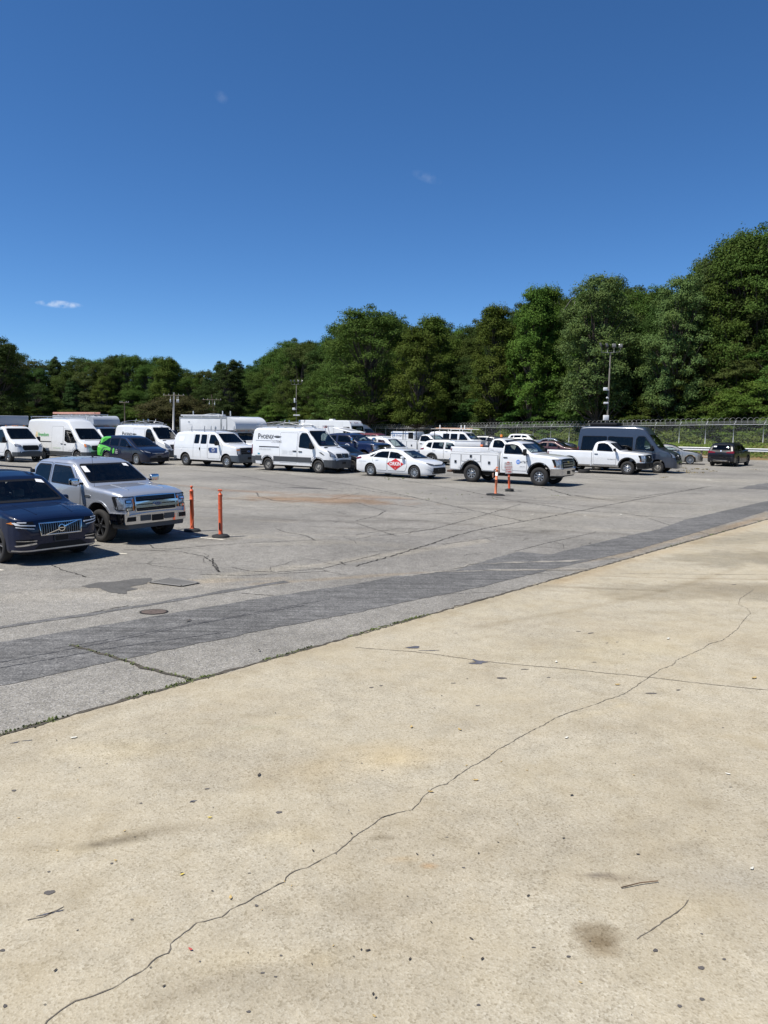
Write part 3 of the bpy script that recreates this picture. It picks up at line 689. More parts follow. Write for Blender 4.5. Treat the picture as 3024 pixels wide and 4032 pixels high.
def utility_body(V, x0, x1, hw, z0, z1, xr, r, paintm, latch=True, lid=True):
    """service body: side boxes with locker doors around a narrow floor"""
    T = [(z0, hw), (z1, hw)]
    bm = V.loft(x0, x1, [(x0, z1), (x1, z1)], T, [(x0, 1), (x1, 1)], sill=z0, arches=[(xr, r + .16, r + .04)], r=.02, crown=0., w=.005)
    sv = (V.body if hasattr(V, 'body') else None)
    V.setbody(bm)
    kill = [f for f in bm.faces if f.normal.z > .9 and abs(f.calc_center_median().y) < hw - .46 and f.calc_center_median().x > x0 + .05]
    bmesh.ops.delete(bm, geom=kill, context='FACES')
    ds = [(x0 + .03, xr - .54, z0 + .03, z1 - .08), (xr - .51, xr + .50, z0 + .42, z1 - .08), (xr + .53, x1 - .03, z0 + .03, z1 - .08)]
    for h in 'RL':
        for (a, b, c, d) in ds:
            dd = V.panel('locker_door', rpoly([(a, c), (b, c), (b, d), (a, d)], .03), h, [paintm, TRIM], ring=.012, eps=.012, skirt=.01)
            xm = (a + b) / 2; zc = (c + d) / 2 + (.08 if b - a > .9 else 0)
            V.panel('latch', rpoly([(xm - .06, zc - .07), (xm + .06, zc - .07), (xm + .06, zc + .07), (xm - .06, zc + .07)], .01), h, [BLK, STEEL], dd, eps=.03, ring=.015)
        V.panel('wheel_arch', archring(xr, r + .04, r + .155, r + .19, z0 + .06), h, paintm, eps=.025)
    V.endbody([paintm, UNDER], 'service_body')
    bedbox(V, x0 + .05, x1 - .02, hw - .46, z1 - .01, z0 + .2, TRIM, 'load_floor')
    if lid:
        for sg in (-1, 1): V.add('lid', lambda b: box(b, ((x0 + x1) / 2, sg * (hw - .23), z1 + .035), (x1 - x0 - .06, .47, .05), bev=.015), paintm)
    for sg in (-1, 1): V.add('tail_light', lambda b: box(b, (x0 - .015, sg * (hw - .2), z0 + .28), (.03, .14, .1), bev=.008), REDL)

def att_truck():
    V = Vehicle('utility_truck', 'white service body truck with blue round logo on its door behind the no parking sign', 'utility truck', 5.72)
    xf, xr = 4.75, 1.355; P = dict(hw=1.015, H=1.97, cabback=2.84, cowl=4.35, wtop=3.72, hood=1.40, belt=1.37, xf=xf, xr=xr, r=.42, paint=WHITE, bz0=.50, bz1=.80, bumper=CHROME, gw=.60, gbars=3, barh=.045, gframe=BLK, barmat=STEEL, style='hd', rimr=.225, bed=False,
             doors=[(2.93, 4.16, [(3.0, 1.40), (3.98, 1.38), (3.86, 1.60), (3.64, 1.80), (3.40, 1.85), (3.0, 1.83)], True)], rows=[3.42], sill=.52, ww=.28, plate=BLK, msize=(.12, .24, .30), glass=GL)
    pickup(V, P); bvh = V.bvh
    lg = V.panel('logo', ell(3.74, 1.05, .10, .10, 18), 'R', [BLUEV, BLUEV], eps=.014)
    V.panel('logo_stripes', [[(3.66, z), (3.82, z), (3.82, z + .014), (3.66, z + .014)] for z in (1.0, 1.04, 1.08)], 'R', DECALW, lg, eps=.018)
    V.text('AT&T', 'R', 4.02, 1.00, .145, DECALK, eps=.014, bold=.004)
    V.text('2500 HD', 'R', 3.95, .82, .07, DECALG, eps=.014)
    V.panel('badge', rpoly([(-.09, 1.03), (.09, 1.03), (.09, 1.11), (-.09, 1.11)], .02), 'F', plain('gold_badge', (.55, .42, .12), .3, .6), eps=.06)
    V.add('antenna', lambda b: tube(b, [(4.5, .75, 1.4), (4.45, .75, 2.0)], .005, 5), BLK)
    utility_body(V, .22, 2.76, 1.04, .56, 1.40, xr, .42, WHITE)
    V.bvh = bvh
    V.add('rear_bumper', lambda b: box(b, (.08, 0, .47), (.26, 1.7, .10), bev=.02), plain('rusty_steel', (.08, .045, .03), .8))
    V.add('tow_hitch', lambda b: (box(b, (.0, 0, .58), (.3, .08, .08)), lathe(b, [(.03, .62), (.028, .70), (.001, .72)], 12, c=(-.1, 0, 0))), BLK)
    V.place(px(2120, 1914), -34, (xf, -.99)); return V

def silverado():
    V = Vehicle('pickup_truck', 'white single cab pickup with black bumper in front of the slate grey passenger van', 'pickup truck', 5.72)
    xf, xr = 4.77, 1.38; P = dict(hw=1.0, H=1.87, cabback=2.72, cowl=4.30, wtop=3.62, hood=1.30, belt=1.27, xf=xf, xr=xr, r=.385, paint=WHITE, bz0=.42, bz1=.70, bumper=BLK, gw=.58, gbars=2, gframe=BLK, barmat=BLK, style='cap', rimr=.21,
             doors=[(2.80, 4.12, [(2.98, 1.31), (3.94, 1.28), (3.82, 1.50), (3.58, 1.72), (3.34, 1.77), (3.02, 1.74)], True)], rows=[3.35], sill=.42, msize=(.12, .22, .18), glass=GLD, bedz=1.30)
    pickup(V, P)
    V.text('SILVERADO', 'R', 3.86, .82, .09, STEEL, eps=.012)
    V.panel('badge', rpoly([(-.1, .96), (.1, .96), (.1, 1.03), (-.1, 1.03)], .02), 'F', STEEL, eps=.06)
    V.panel('side_moulding', [[(.05, .46), (1.0, .46), (1.0, .56), (.05, .56)], [(1.85, .43), (4.25, .43), (4.25, .53), (1.85, .53)]], 'R', STEEL, eps=.012)
    V.place(px(2468, 1870), -33, (xf, -.98)); return V

def white_work_pickup():
    V = Vehicle('pickup_truck', 'white work pickup with amber roof beacon and white boxes in its bed', 'pickup truck', 5.72)
    xf, xr = 4.77, 1.38; P = dict(hw=1.0, H=1.90, cabback=2.72, cowl=4.30, wtop=3.62, hood=1.30, belt=1.30, xf=xf, xr=xr, r=.39, paint=WHITE, bz0=.45, bz1=.74, bumper=CHROME, gbars=2, style='steel', rimr=.21,
             doors=[(2.80, 4.12, [(2.98, 1.34), (3.94, 1.31), (3.82, 1.50), (3.58, 1.76), (3.34, 1.80), (3.02, 1.78)], True)], rows=[3.35], sill=.45)
    pickup(V, P)
    V.add('headboard', lambda b: (tube(b, [(2.66, -.9, 1.3), (2.66, -.86, 2.0), (2.66, .86, 2.0), (2.66, .9, 1.3)], .025)), BLK)
    b = V.add('beacon', lambda b: (lathe(b, [(.09, 1.93), (.10, 1.95), (.085, 1.98)], 14, c=(3.2, -.2, 0))), BLK)
    V.add('beacon_lens', lambda b: lathe(b, [(.085, 1.98), (.085, 2.10), (.06, 2.14), (.001, 2.15)], 14, c=(3.2, -.2, 0)), AMBER, b)
    V.place(pd(2040, 1852, 45.5)[:2], -35, (xf, -.98))
    return V

def ladder_utility():
    V = Vehicle('utility_truck', 'white service truck with black ladder rack and blue diamond logo on a raised rear cover', 'utility truck', 5.9)
    xf, xr = 4.95, 1.40; P = dict(hw=1.0, H=1.98, cabback=2.95, cowl=4.5, wtop=3.85, hood=1.42, belt=1.38, xf=xf, xr=xr, r=.41, paint=WHITE, bz0=.5, bz1=.8, bumper=CHROME, style='steel', rimr=.22, bed=False,
             doors=[(3.04, 4.3, [(3.1, 1.43), (4.12, 1.40), (4.0, 1.62), (3.78, 1.82), (3.5, 1.87), (3.12, 1.84)], True)], rows=[3.5], sill=.52)
    pickup(V, P); bvh = V.bvh
    utility_body(V, .1, 2.86, 1.03, .56, 1.50, xr, .41, WHITE, lid=False)
    V.add('cargo_cover', lambda b: [box(b, (1.3, 0, 1.82), (2.3, 1.5, .66), bev=.12)], WHITE)
    V.add('cover_window', lambda b: box(b, (2.1, -.755, 1.84), (.46, .02, .5), bev=.008), BLK)
    lg = V.add('logo', lambda b: bm_poly(b, [(.42, -.757, 1.83), (.53, -.757, 1.71), (.64, -.757, 1.83), (.53, -.757, 1.95)]), plain('slate_blue_vinyl', (.16, .24, .40), .5))
    for (t, xx, m, sz) in (('Elledge', .98, DECALB, .20), ('services', 1.50, FADE, .17)):
        V.add('lettering', lambda b: flat_text(b, t, (xx, -.757, 1.77), sz), m)
    def rk(b):
        for x in (.25, 1.5, 2.75, 4.4):
            zt = 2.34
            for sg in (-1, 1): tube(b, [(x, sg * .95, 1.5 if x < 3 else 1.5), (x, sg * .92, zt)], .03)
            tube(b, [(x, -.95, zt), (x, .95, zt)], .03)
        for sg in (-1, 1): tube(b, [(.05, sg * .92, 2.36), (4.7, sg * .92, 2.36)], .03)
    V.add('ladder_rack', rk, BLK)
    V.bvh = bvh
    V.place(pd(1732, 1806, 57.0)[:2], -35, (xf, -1.0)); return V
def bm_poly(b, pts): b.faces.new([b.verts.new(p) for p in pts])
def flat_text(b, t, org, size, ux=(1, 0, 0), uy=(0, 0, 1), bold=0.):
    vs, fs = textmesh(t, size, bold); ux = Vector(ux); uy = Vector(uy); q = [b.verts.new(Vector(org) + ux * u + uy * v) for u, v in vs]
    for f in fs:
        try: b.faces.new([q[i] for i in f])
        except ValueError: pass

# ------------------------------------------------------------------ vans
def vanbase(V, p):
    L, hw, H = V.L, p['hw'], p['H']; pm = p['paint']; xf, xr, r = p['xf'], p['xr'], p['r']; cw, hz = p['cowl'], p['hood']; wt = p['wtop']; wz = p['wz']
    T = p.get('T') or [(.2, hw - .04), (.5, hw - .01), (.9, hw), (1.3, hw - .015), (H, hw - .16)]
    Ra = r + p.get('gap', .09); sill = p.get('sill', .36)
    bm = V.loft(0, L, p['prof'], T, p.get('P') or VAN_P(L), sill=[(0, sill + .06), (.5, sill), (L - .4, sill), (L, sill - .06)], arches=[(xr, Ra, r + .03), (xf, Ra, r + .03)], r=p.get('rr', .16), crown=.05, xcuts=[p['bx'], .3], zcuts=[p['bz'], p.get('bz0', .3)], rtab=[(0, p.get('rr', .16)), (wt - .1, p.get('rr', .16)), (wt + .1, .12), (cw, .09), (L, .07)])
    V.setbody(bm)
    V.window(p['screen'], 'F', GL, name='windscreen', ring=.045, r=.10)
    ds = {}
    for h in 'RL':
        ds[h] = V.door(h, p['door'], pm, p.get('handle'), p.get('hmat', BLK), win=p['dwin'])
        V.window(p['dwin'], h, p.get('glass', GLT), parent=ds[h], ring=.03, r=.08)
        if p.get('sdoor') and h == 'R':
            sd = V.door(h, p['sdoor'], pm, p.get('shandle'), p.get('hmat', BLK), name='sliding_door')
            if p.get('track'): V.panel('door_track', [(p['track'][0], p['track'][2]), (p['track'][1], p['track'][2]), (p['track'][1], p['track'][2] + .05), (p['track'][0], p['track'][2] + .05)], h, BLK, sd, eps=.012)
        for w in p.get('wins', ()): V.window(w, h, p.get('glass2', GLD), ring=.03, r=.07)
    V.split('front_bumper', lambda c, n: c.x > p['bx'] and c.z < p['bz'] and n.z > -.8, [p.get('bumper', TRIM), UNDER], push=.02)
    V.split('rear_bumper', lambda c, n: c.x < .3 and c.z < p.get('rbz', .62) and n.z > -.8, [p.get('bumper', TRIM), UNDER], push=.02)
    if p.get('band'):
        z0, z1 = p['band']; segs = [(.32, xr - Ra - .02), (xr + Ra + .02, xf - Ra - .02)]
        for h in 'RL': V.panel('side_moulding', [[(a, z0), (b, z0), (b, z1), (a, z1)] for a, b in segs], h, p.get('bandmat', TRIM), eps=.014, skirt=.012)
    if p.get('lip'):
        for h in 'RL':
            for x in (xr, xf): V.panel('wheel_arch', archring(x, r + .03, Ra - .01, Ra + .055, sill + .08), h, p['lip'], eps=.016, grid=.3)
    g = p['grille']; gr = V.panel('grille', rpoly(g, .05), 'F', [p.get('gmat', BLK), p.get('gframe', TRIM)], eps=.02, ring=.035)
    gx = max(q[0] for q in g) - .05; z0 = min(q[1] for q in g) + .04; z1 = max(q[1] for q in g) - .04; nb = p.get('gbars', 3)
    V.panel('grille_bars', [[(-gx, z), (gx, z), (gx, z + .022), (-gx, z + .022)] for z in np.linspace(z0, z1, nb + 2)[1:-1]], 'F', p.get('barmat', TRIM), gr, eps=.036, skirt=.015)
    for sg in (-1, 1):
        hl = V.panel('headlight', rpoly([(sg * a, b) for a, b in p['lamp']], .04), 'F', [LENS, BLK], eps=.014, ring=.02, grid=.06)
        if p.get('amber'): V.panel('turn_signal', rpoly([(sg * a, b) for a, b in p['amber']], .02), 'F', AMBER, hl, eps=.02, grid=.06)
        V.panel('tail_light', rpoly([(sg * (hw * .80), .95), (sg * (hw * .90), .95), (sg * (hw * .88), 1.5), (sg * (hw * .80), 1.5)], .02), 'B', REDL)
        V.panel('tail_light', rpoly([(.015, .92), (.10, .92), (.09, 1.45), (.03, 1.45)], .02), 'L' if sg > 0 else 'R', REDL, eps=.012)
    V.panel('number_plate', rpoly([(-.16, .50), (.16, .50), (.16, .65), (-.16, .65)], .01), 'F', [BLK, TRIM], eps=.04, ring=.02, skirt=.03)
    V.panel('hood_seam', [[(cw + .12, -.62), (cw + .16, -.62), (cw + .16, .62), (cw + .12, .62)]], 'T', BLK, eps=.004)
    V.split('hood', lambda c, n: c.x > cw + .1 and n.z > .6 and c.z > hz - .5 and abs(c.y) < hw - .2, [pm, UNDER])
    V.mirrors(*p['mir'])
    V.endbody([pm, UNDER])
    V.chassis(.25, L - .35, hw * .62, .26, .60)
    V.wheels([xr, xf], r, .235, hw - .03, p['style'], p.get('rimr', .2))
    V.seats([xf - 1.0], z=.75); V.dash(cw - .25, hz - .02, hw - .2)
    V.add('wiper', lambda b: (tube(b, [(cw + .02, -.7, hz + .05), (cw - .12, -.1, hz + .10)], .012), tube(b, [(cw + .02, .1, hz + .05), (cw - .12, .62, hz + .10)], .012)), BLK)
    return ds

def feather(V, how, cx, cz, l, h, mat):
    pts = []
    for k in range(15):
        t = k / 14; pts.append((cx - l / 2 + l * t, cz + h / 2 * math.sin(math.pi * min(1, t * 1.05)) ** .6 * (1 - .25 * t) - .10 * h))
    for k in range(14, -1, -1):
        t = k / 14; pts.append((cx - l / 2 + l * t, cz - h / 2 * math.sin(math.pi * min(1, t * 1.05)) ** .8 - .05 * h))
    pts = [(a, b) for a, b in pts]; q = []
    for p_ in pts:
        if not q or abs(p_[0] - q[-1][0]) + abs(p_[1] - q[-1][1]) > 1e-4: q.append(p_)
    e = V.panel('feather_emblem', q, how, mat, eps=.012, skirt=0)
    V.panel('feather_shaft', [[(cx - l / 2 - .12, cz - .012), (cx + l * .42, cz - .004), (cx + l * .42, cz + .012), (cx - l / 2 - .12, cz + .004)]], how, DECALG, e, eps=.016, skirt=0)

SPR = lambda L, H, xf: [(0, .9), (.03, H - .5), (.09, H - .13), (.2, H - .05), (.6, H - .01), (1.5, H), (L - 2.3, H - .02), (L - 1.95, H - .09), (L - 1.02, 1.46), (L - .86, 1.37), (L - .5, 1.25), (L - .2, 1.10), (L - .07, .92), (L - .02, .72), (L, .60)]
def sprinter(label, old=True, paintm=WHITE, L=5.91, H=2.45, xf=4.90, xr=1.235, wins=(), text=True):
    V = Vehicle('panel_van', label, 'van', L); c = L - 1.02; t = L - 1.95
    p = dict(hw=1.0, H=H, paint=paintm, xf=xf, xr=xr, r=.352, cowl=c, hood=1.40, wtop=t, wz=H - .1, prof=SPR(L, H, xf), bx=L - .62, bz=.74,
             screen=[(-.84, 1.46), (.84, 1.46), (.72, min(H - .14, 2.28)), (-.72, min(H - .14, 2.28))],
             door=[(xf - 1.42, .52), (xf - .47, .52), (xf - .40, .80), (xf - .16, 1.02), (xf - .16, 1.36), (t + .15, H - .24 if H < 2.6 else 2.22), (xf - 1.42, H - .22 if H < 2.6 else 2.24)],
             dwin=[(xf - 1.36, 1.36), (xf - .38, 1.28), (xf - .20, 1.36), (t + .12, min(H - .30, 2.16)), (xf - 1.20, min(H - .28, 2.18)), (xf - 1.34, 2.0)],
             handle=(xf - 1.22, 1.13, .24, .06), mir=(c - .34, .95, 1.46, (.13, .2, .34), BLK, .1), style='steel', rimr=.20,
             lamp=[(.60, .86), (.90, .92), (.90, 1.20), (.84, 1.24), (.64, .98)], grille=[(-.52, .80), (.52, .80), (.58, 1.10), (-.58, 1.10)], gframe=WHITE if old and paintm is WHITE else BLK, gbars=3,
             band=(.56, .84) if old else None, lip=TRIM if old else None, rbz=.80, wins=wins,
             sdoor=[(xf - 2.75, .50), (xf - 1.48, .50), (xf - 1.48, 2.16), (xf - 2.75, 2.16)] if paintm is WHITE else None, shandle=(xf - 1.64, 1.15, .24, .06), track=(xf - 4.3, xf - 2.80, 1.32))
    if not old: p['bumper'] = TRIM if paintm is WHITE else paintm
    ds = vanbase(V, p)
    bd = V.panel('badge', ell(0, .955, .115, .115, 24), 'F', [BLK, STEEL], eps=.06, ring=.018, skirt=.02)
    V.panel('badge_star', [[(0.012 * math.cos(a + 1.57), .955 + .012 * math.sin(a + 1.57)), (.105 * math.cos(a), .955 + .105 * math.sin(a)), (.012 * math.cos(a - 1.57), .955 + .012 * math.sin(a - 1.57))] for a in (math.pi / 2, math.pi * 7 / 6, math.pi * 11 / 6)], 'F', STEEL, bd, eps=.075, skirt=0)
    V.panel('hood_vent', [rpoly([(c + .18, y - .14), (c + .28, y - .14), (c + .28, y + .14), (c + .18, y + .14)], .02) for y in (-.55, .55)], 'T', BLK, eps=.008)
    V.panel('windscreen_sticker', [[(.60, 1.50), (.72, 1.50), (.66, 1.62), (.60, 1.62)], [(.62, 2.12), (.70, 2.12), (.66, 2.2), (.6, 2.2)]], 'F', PAPER, eps=.014, skirt=0)
    return V
def phoenix_lettering(V, x, z, k=1.):
    """small capitals with a larger first letter, rule, second line, emblem; x is where the word starts"""
    V.text('P', 'R', x + .12 * k, z - .03 * k, .46 * k, DECALK, bold=.012, sx=.85)
    V.text('HOENIX', 'R', x + .74 * k, z, .32 * k, DECALK, bold=.010, sx=.80)
    feather(V, 'R', x + 1.54 * k, z + .13 * k, .62 * k, .135 * k, DECALK)
    V.panel('lettering_rule', [[(x - .12 * k, z - .12 * k), (x + .98 * k, z - .12 * k), (x + .98 * k, z - .10 * k), (x - .12 * k, z - .10 * k)], [(x + .98 * k, z - .16 * k), (x + 1.0 * k, z - .16 * k), (x + 1.22 * k, z + .2 * k), (x + 1.20 * k, z + .2 * k)]], 'R', DECALG, eps=.012, skirt=0)
    V.text('SYSTEMS', 'R', x + 1.48 * k, z - .22 * k, .20 * k, DECALG, bold=.006, sx=1.0)
def roof_ladder_rack(V, x0, x1, z, hw):
    def f(b):
        for x in (x0 + .2, (x0 + x1) / 2, x1 - .2):
            tube(b, [(x, -hw, z), (x, hw, z)], .022)
            for sg in (-1, 1): box(b, (x, sg * (hw - .06), z - .06), (.06, .08, .14), bev=.01)
        for sg in (-1, 1):
            tube(b, [(x0 - .1, sg * hw, z - .06), (x1 + .2, sg * hw, z - .06)], .018)
            pts = [(x0 + (x1 - x0) * t, sg * (hw - .12), z + .02 + .16 * math.sin(math.pi * t)) for t in np.linspace(0, 1, 14)]
            tube(b, pts, .016)
            tube(b, [(x0 + 1.9, sg * (hw - .05), z), (x0 + 2.0, sg * (hw + .05), z + .12), (x0 + 2.1, sg * (hw + .02), z + .30)], .028)
            tube(b, [(x0 - .1, sg * hw, z - .06), (x0 - .3, sg * (hw + .05), z - .3), (x0 - .38, sg * (hw + .06), z - .62)], .014)
        box(b, (x0 + 1.4, .3, z + .2), (.05, .08, .18), bev=.01); box(b, (x0 + 2.6, -.2, z + .2), (.08, .08, .2), bev=.01)
        box(b, (x1 + .55, 0, z - .08), (.12, .10, .08), bev=.01)
    V.add('roof_rack', f, STEEL)
def phoenix_front():
    V = sprinter('white panel van with black feather emblem and grey side band behind the plain feathered sedan' if 0 else 'white panel van with large black feather emblem, grey side band and hooped roof rack')
    phoenix_lettering(V, .42, 1.80, 1.)
    V.text('678-566-2640', 'R', 1.05, 1.16, .17, FADE, sx=.95)
    V.panel('old_lettering', [[(2.35, z), (2.75, z), (2.75, z + .035), (2.35, z + .035)] for z in (.98, 1.06, 1.13)] + [[(2.83, z), (3.12, z), (3.12, z + .035), (2.83, z + .035)] for z in (.98, 1.06, 1.13)], 'R', FADE, eps=.010, skirt=0)
    V.panel('sticker', [(.50, .90), (.66, .90), (.66, .98), (.50, .98)], 'R', plain('cyan_sticker', (.05, .28, .40)), eps=.01, skirt=0)
    roof_ladder_rack(V, .35, 3.3, 2.56, .82)
    V.panel('fender_vent', [(4.98, 1.14), (5.28, .98), (5.36, .98), (5.12, 1.14)], 'R', BLK, eps=.008, skirt=0)
    V.place(px(1252, 1864), -34, (4.90, -.97)); return V
def phoenix_back():
    V = sprinter('white panel van with feather emblem partly hidden by the green tailed minivan', old=False)
    phoenix_lettering(V, .85, 1.66, .95)
    roof_ladder_rack(V, .35, 3.5, 2.56, .82)
    V.place(pd(622, 1812, 52.)[:2], -35, (4.90, -.97)); return V
def dark_sprinter():
    V = sprinter('slate grey high roof passenger van with roof air unit', old=False, paintm=GREYP, L=5.95, H=2.74, xf=4.93, xr=1.27,
        wins=[[(.22, 1.26), (1.84, 1.26), (1.84, 2.12), (.30, 2.12)], [(1.90, 1.26), (3.42, 1.26), (3.42, 2.10), (1.90, 2.12)]])
    V.add('air_unit', lambda b: box(b, (1.45, 0, 2.85), (1.75, 1.2, .20), bev=.09), BLK)
    V.place(px(2587, 1863), -34, (4.93, -.97)); return V
TRN = lambda L, H: [(0, .9), (.02, H - .5), (.08, H - .12), (.2, H - .03), (1., H), (L - 2.5, H - .01), (L - 2.05, H - .14), (L - 1.62, 2.22), (L - .80, 1.44), (L - .62, 1.34), (L - .3, 1.20), (L - .13, 1.06), (L - .05, .88), (L - .02, .7), (L, .56)]
def transit(label, L=6.68, H=2.78, xf=5.66, xr=1.91, paintm=WHITE, name='panel_van', **k):
    V = Vehicle(name, label, 'van', L)
    p = dict(hw=1.03, H=H, paint=paintm, xf=xf, xr=xr, r=.352, cowl=L - .80, hood=1.37, wtop=L - 1.66, wz=2.2, prof=TRN(L, H), bx=L - .55, bz=.66,
             screen=[(-.86, 1.46), (.86, 1.46), (.74, 2.17), (-.74, 2.17)],
             door=[(xf - 1.40, .60), (xf - .46, .60), (xf - .40, .82), (xf - .14, 1.0), (xf - .10, 1.36), (L - 1.62, 2.10), (xf - 1.40, 2.16)],
             dwin=[(xf - 1.30, 1.36), (xf - .95, 1.22), (xf - .16, 1.22), (xf - .06, 1.36), (L - 1.66, 2.04), (xf - 1.30, 2.08)],
             handle=(xf - 1.22, 1.12, .2, .05), mir=(L - 1.12, .98, 1.42, (.14, .22, .38), BLK, .1), style='steel', rimr=.2,
             lamp=[(.58, .96), (.92, 1.02), (.92, 1.20), (.60, 1.10)], grille=[(-.46, .76), (.46, .76), (.56, .92), (.50, 1.08), (-.50, 1.08), (-.56, .92)], gbars=3, gmat=BLK,
             lip=TRIM, sill=.36, rbz=.62, sdoor=[(xf - 2.75, .62), (xf - 1.46, .62), (xf - 1.46, 2.3 if H > 2.6 else H - .2), (xf - 2.75, 2.3 if H > 2.6 else H - .2)], shandle=(xf - 1.6, 1.15, .2, .05), track=(xf - 4.2, xf - 2.8, 1.24), amber=[(.86, .99), (.93, 1.0), (.93, 1.19), (.86, 1.17)], band=(.40, .66))
    p.update(k); vanbase(V, p); return V
def freedom():
    V = transit('white high roof panel van with green lettering and pale yellow swirl on its side')
    V.text('freedom', 'R', 1.95, 1.62, .36, GREENV, bold=.01)
    V.panel('swirl_emblem', [ell(1.15, 1.72, .12, .2, 16), ell(1.05, 1.62, .07, .12, 14), ell(1.24, 1.55, .06, .1, 14)], 'R', YELV, eps=.012, skirt=0)
    V.text('freedomsolar', 'R', 3.55, .82, .16, PALEGR); V.text('817.990', 'R', 5.0, .70, .11, DECALG)
    V.rack(.15, 4.2, 2.92, .78, 3, .12, STEEL, rails=True)
    V.place(pd(303, 1806, 48.5)[:2], -34, (5.66, -1.0)); return V
def grey_transit():
    V = transit('dark grey high roof panel van beyond the white step van', paintm=GREYV, H=2.70)
    V.add('marker_lights', lambda b: [box(b, (4.9, y, 2.36), (.06, .1, .04), bev=.01) for y in (-.5, -.2, .2, .5)], AMBER)
    V.place(pd(1440, 1770, 88.)[:2], -35, (5.66, -1.0)); return V
def econoline():
    L = 5.50; V = Vehicle('cargo_van', 'older white cargo van with three dark side windows, dented sill and navy door sticker', 'van', L)
    prof = [(0, .95), (.03, 1.45), (.12, 1.88), (.26, 2.04), (.7, 2.10), (1.6, 2.13), (3.2, 2.12), (3.55, 2.06), (4.28, 1.46), (4.45, 1.38), (4.9, 1.31), (5.25, 1.24), (5.38, 1.14), (5.42, .95), (5.44, .7), (5.5, .55)]
    p = dict(hw=1.0, H=2.13, paint=WHITE, xf=4.56, xr=1.06, r=.372, gap=.08, cowl=4.30, hood=1.40, wtop=3.55, wz=2.05, prof=prof, bx=L - .66, bz=.74, T=[(.2, .97), (.6, 1.), (1.0, 1.), (1.3, .985), (2.13, .84)], rr=.14,
             P=[(0, .93), (.03, .97), (.1, 1.), (L - .5, 1.), (L - .25, .97), (L - .1, .93), (L, .88)],
             screen=[(-.82, 1.47), (.82, 1.47), (.70, 2.01), (-.70, 2.01)], door=[(3.05, .50), (4.02, .50), (4.12, .85), (4.25, 1.0), (4.25, 1.40), (3.62, 1.98), (3.05, 2.0)],
             dwin=[(3.13, 1.40), (4.02, 1.36), (4.0, 1.5), (3.58, 1.93), (3.20, 1.94)], handle=(3.16, 1.06, .05, .16), mir=(3.98, .97, 1.44, (.12, .24, .26), BLK, .09), style='cap', rimr=.205, hmat=BLK,
             wins=[[(2.42, 1.38), (2.92, 1.38), (2.92, 1.94), (2.46, 1.94)], [(1.84, 1.39), (2.27, 1.39), (2.31, 1.94), (1.90, 1.94)]], glass=GLD,
             lamp=[(.66, .80), (.93, .80), (.93, 1.12), (.66, 1.12)], amber=[(.68, 1.02), (.93, 1.02), (.93, 1.11), (.68, 1.11)], grille=[(-.63, .76), (.63, .76), (.63, 1.19), (-.63, 1.19)], gmat=BLK, gframe=plain('dark_grille_frame', (.03, .035, .045), .5), gbars=2, sill=.40, bumper=plain('slate_bumper', (.07, .085, .10), .5), rbz=.60)
    vanbase(V, p)
    for h in 'R':
        V.panel('cargo_door', [[(2.40, .52), (2.41, .52), (2.41, 1.99), (2.40, 1.99)], [(1.76, .52), (1.77, .52), (1.83, 1.99), (1.82, 1.99)], [(2.99, .52), (3.0, .52), (3.0, 1.99), (2.99, 1.99)]], h, TRIM, eps=.004, skirt=0)
        V.handle(h, 2.36, 1.08, BLK, None, .05, .16)
        V.panel('body_crease', [[(.1, 1.12), (4.2, 1.10), (4.2, 1.115), (.1, 1.135)]], h, FADE, eps=.006, skirt=.004)
        V.panel('dent', [[(3.0, .52), (3.5, .62), (3.9, .60), (3.95, .72), (3.6, .70), (3.3, .64)], [(3.93, .70), (4.03, .66), (4.02, .80), (3.95, .78)]], h, DECALG, eps=.004, skirt=0)
        st = V.panel('door_sticker', rpoly([(3.20, .86), (3.86, .86), (3.86, 1.17), (3.20, 1.17)], .02), h, DECALB, eps=.012)
        V.panel('sticker_mark', [[(3.38, 1.06), (3.53, 1.14), (3.68, 1.06), (3.53, 1.09)]], h, DECALW, st, eps=.016, skirt=0)
        V.text('Summit', h, 3.53, .965, .10, DECALW, st, eps=.016); V.text('SERVICES', h, 3.53, .91, .045, DECALW, st, eps=.016)
        V.panel('paint_patch', rpoly([(.48, 1.48), (.98, 1.50), (.98, 1.82), (.50, 1.80)], .03), h, plain('bright_patch', (.86, .88, .87), .3, coat=1), eps=.005, skirt=0)
        V.panel('fuel_cap', ell(.74, 1.02, .06, .06), h, PAPER, eps=.008)
    bd = V.panel('badge', ell(0, .97, .12, .05, 20), 'F', [DECALB, STEEL], eps=.06, ring=.01)
    def rk(b):
        for x in (1.5, 2.6, 4.0 - .5):
            tube(b, [(x, -.85, 2.20), (x, .85, 2.20)], .018)
            for sg in (-1, 1):
                tube(b, [(x, sg * .80, 2.10), (x, sg * .80, 2.30), (x + .02, sg * .80, 2.46)], [.02, .028, .016])
        for sg in (-1, 1): tube(b, [(1.3, sg * .80, 2.20), (3.7, sg * .80, 2.20)], .010)
        box(b, (2.85, -.1, 2.3), (.05, .05, .2), bev=.01)
    V.add('roof_rack', rk, STEEL)
    V.place(px(891, 1842), -33, (4.56, -.97)); return V
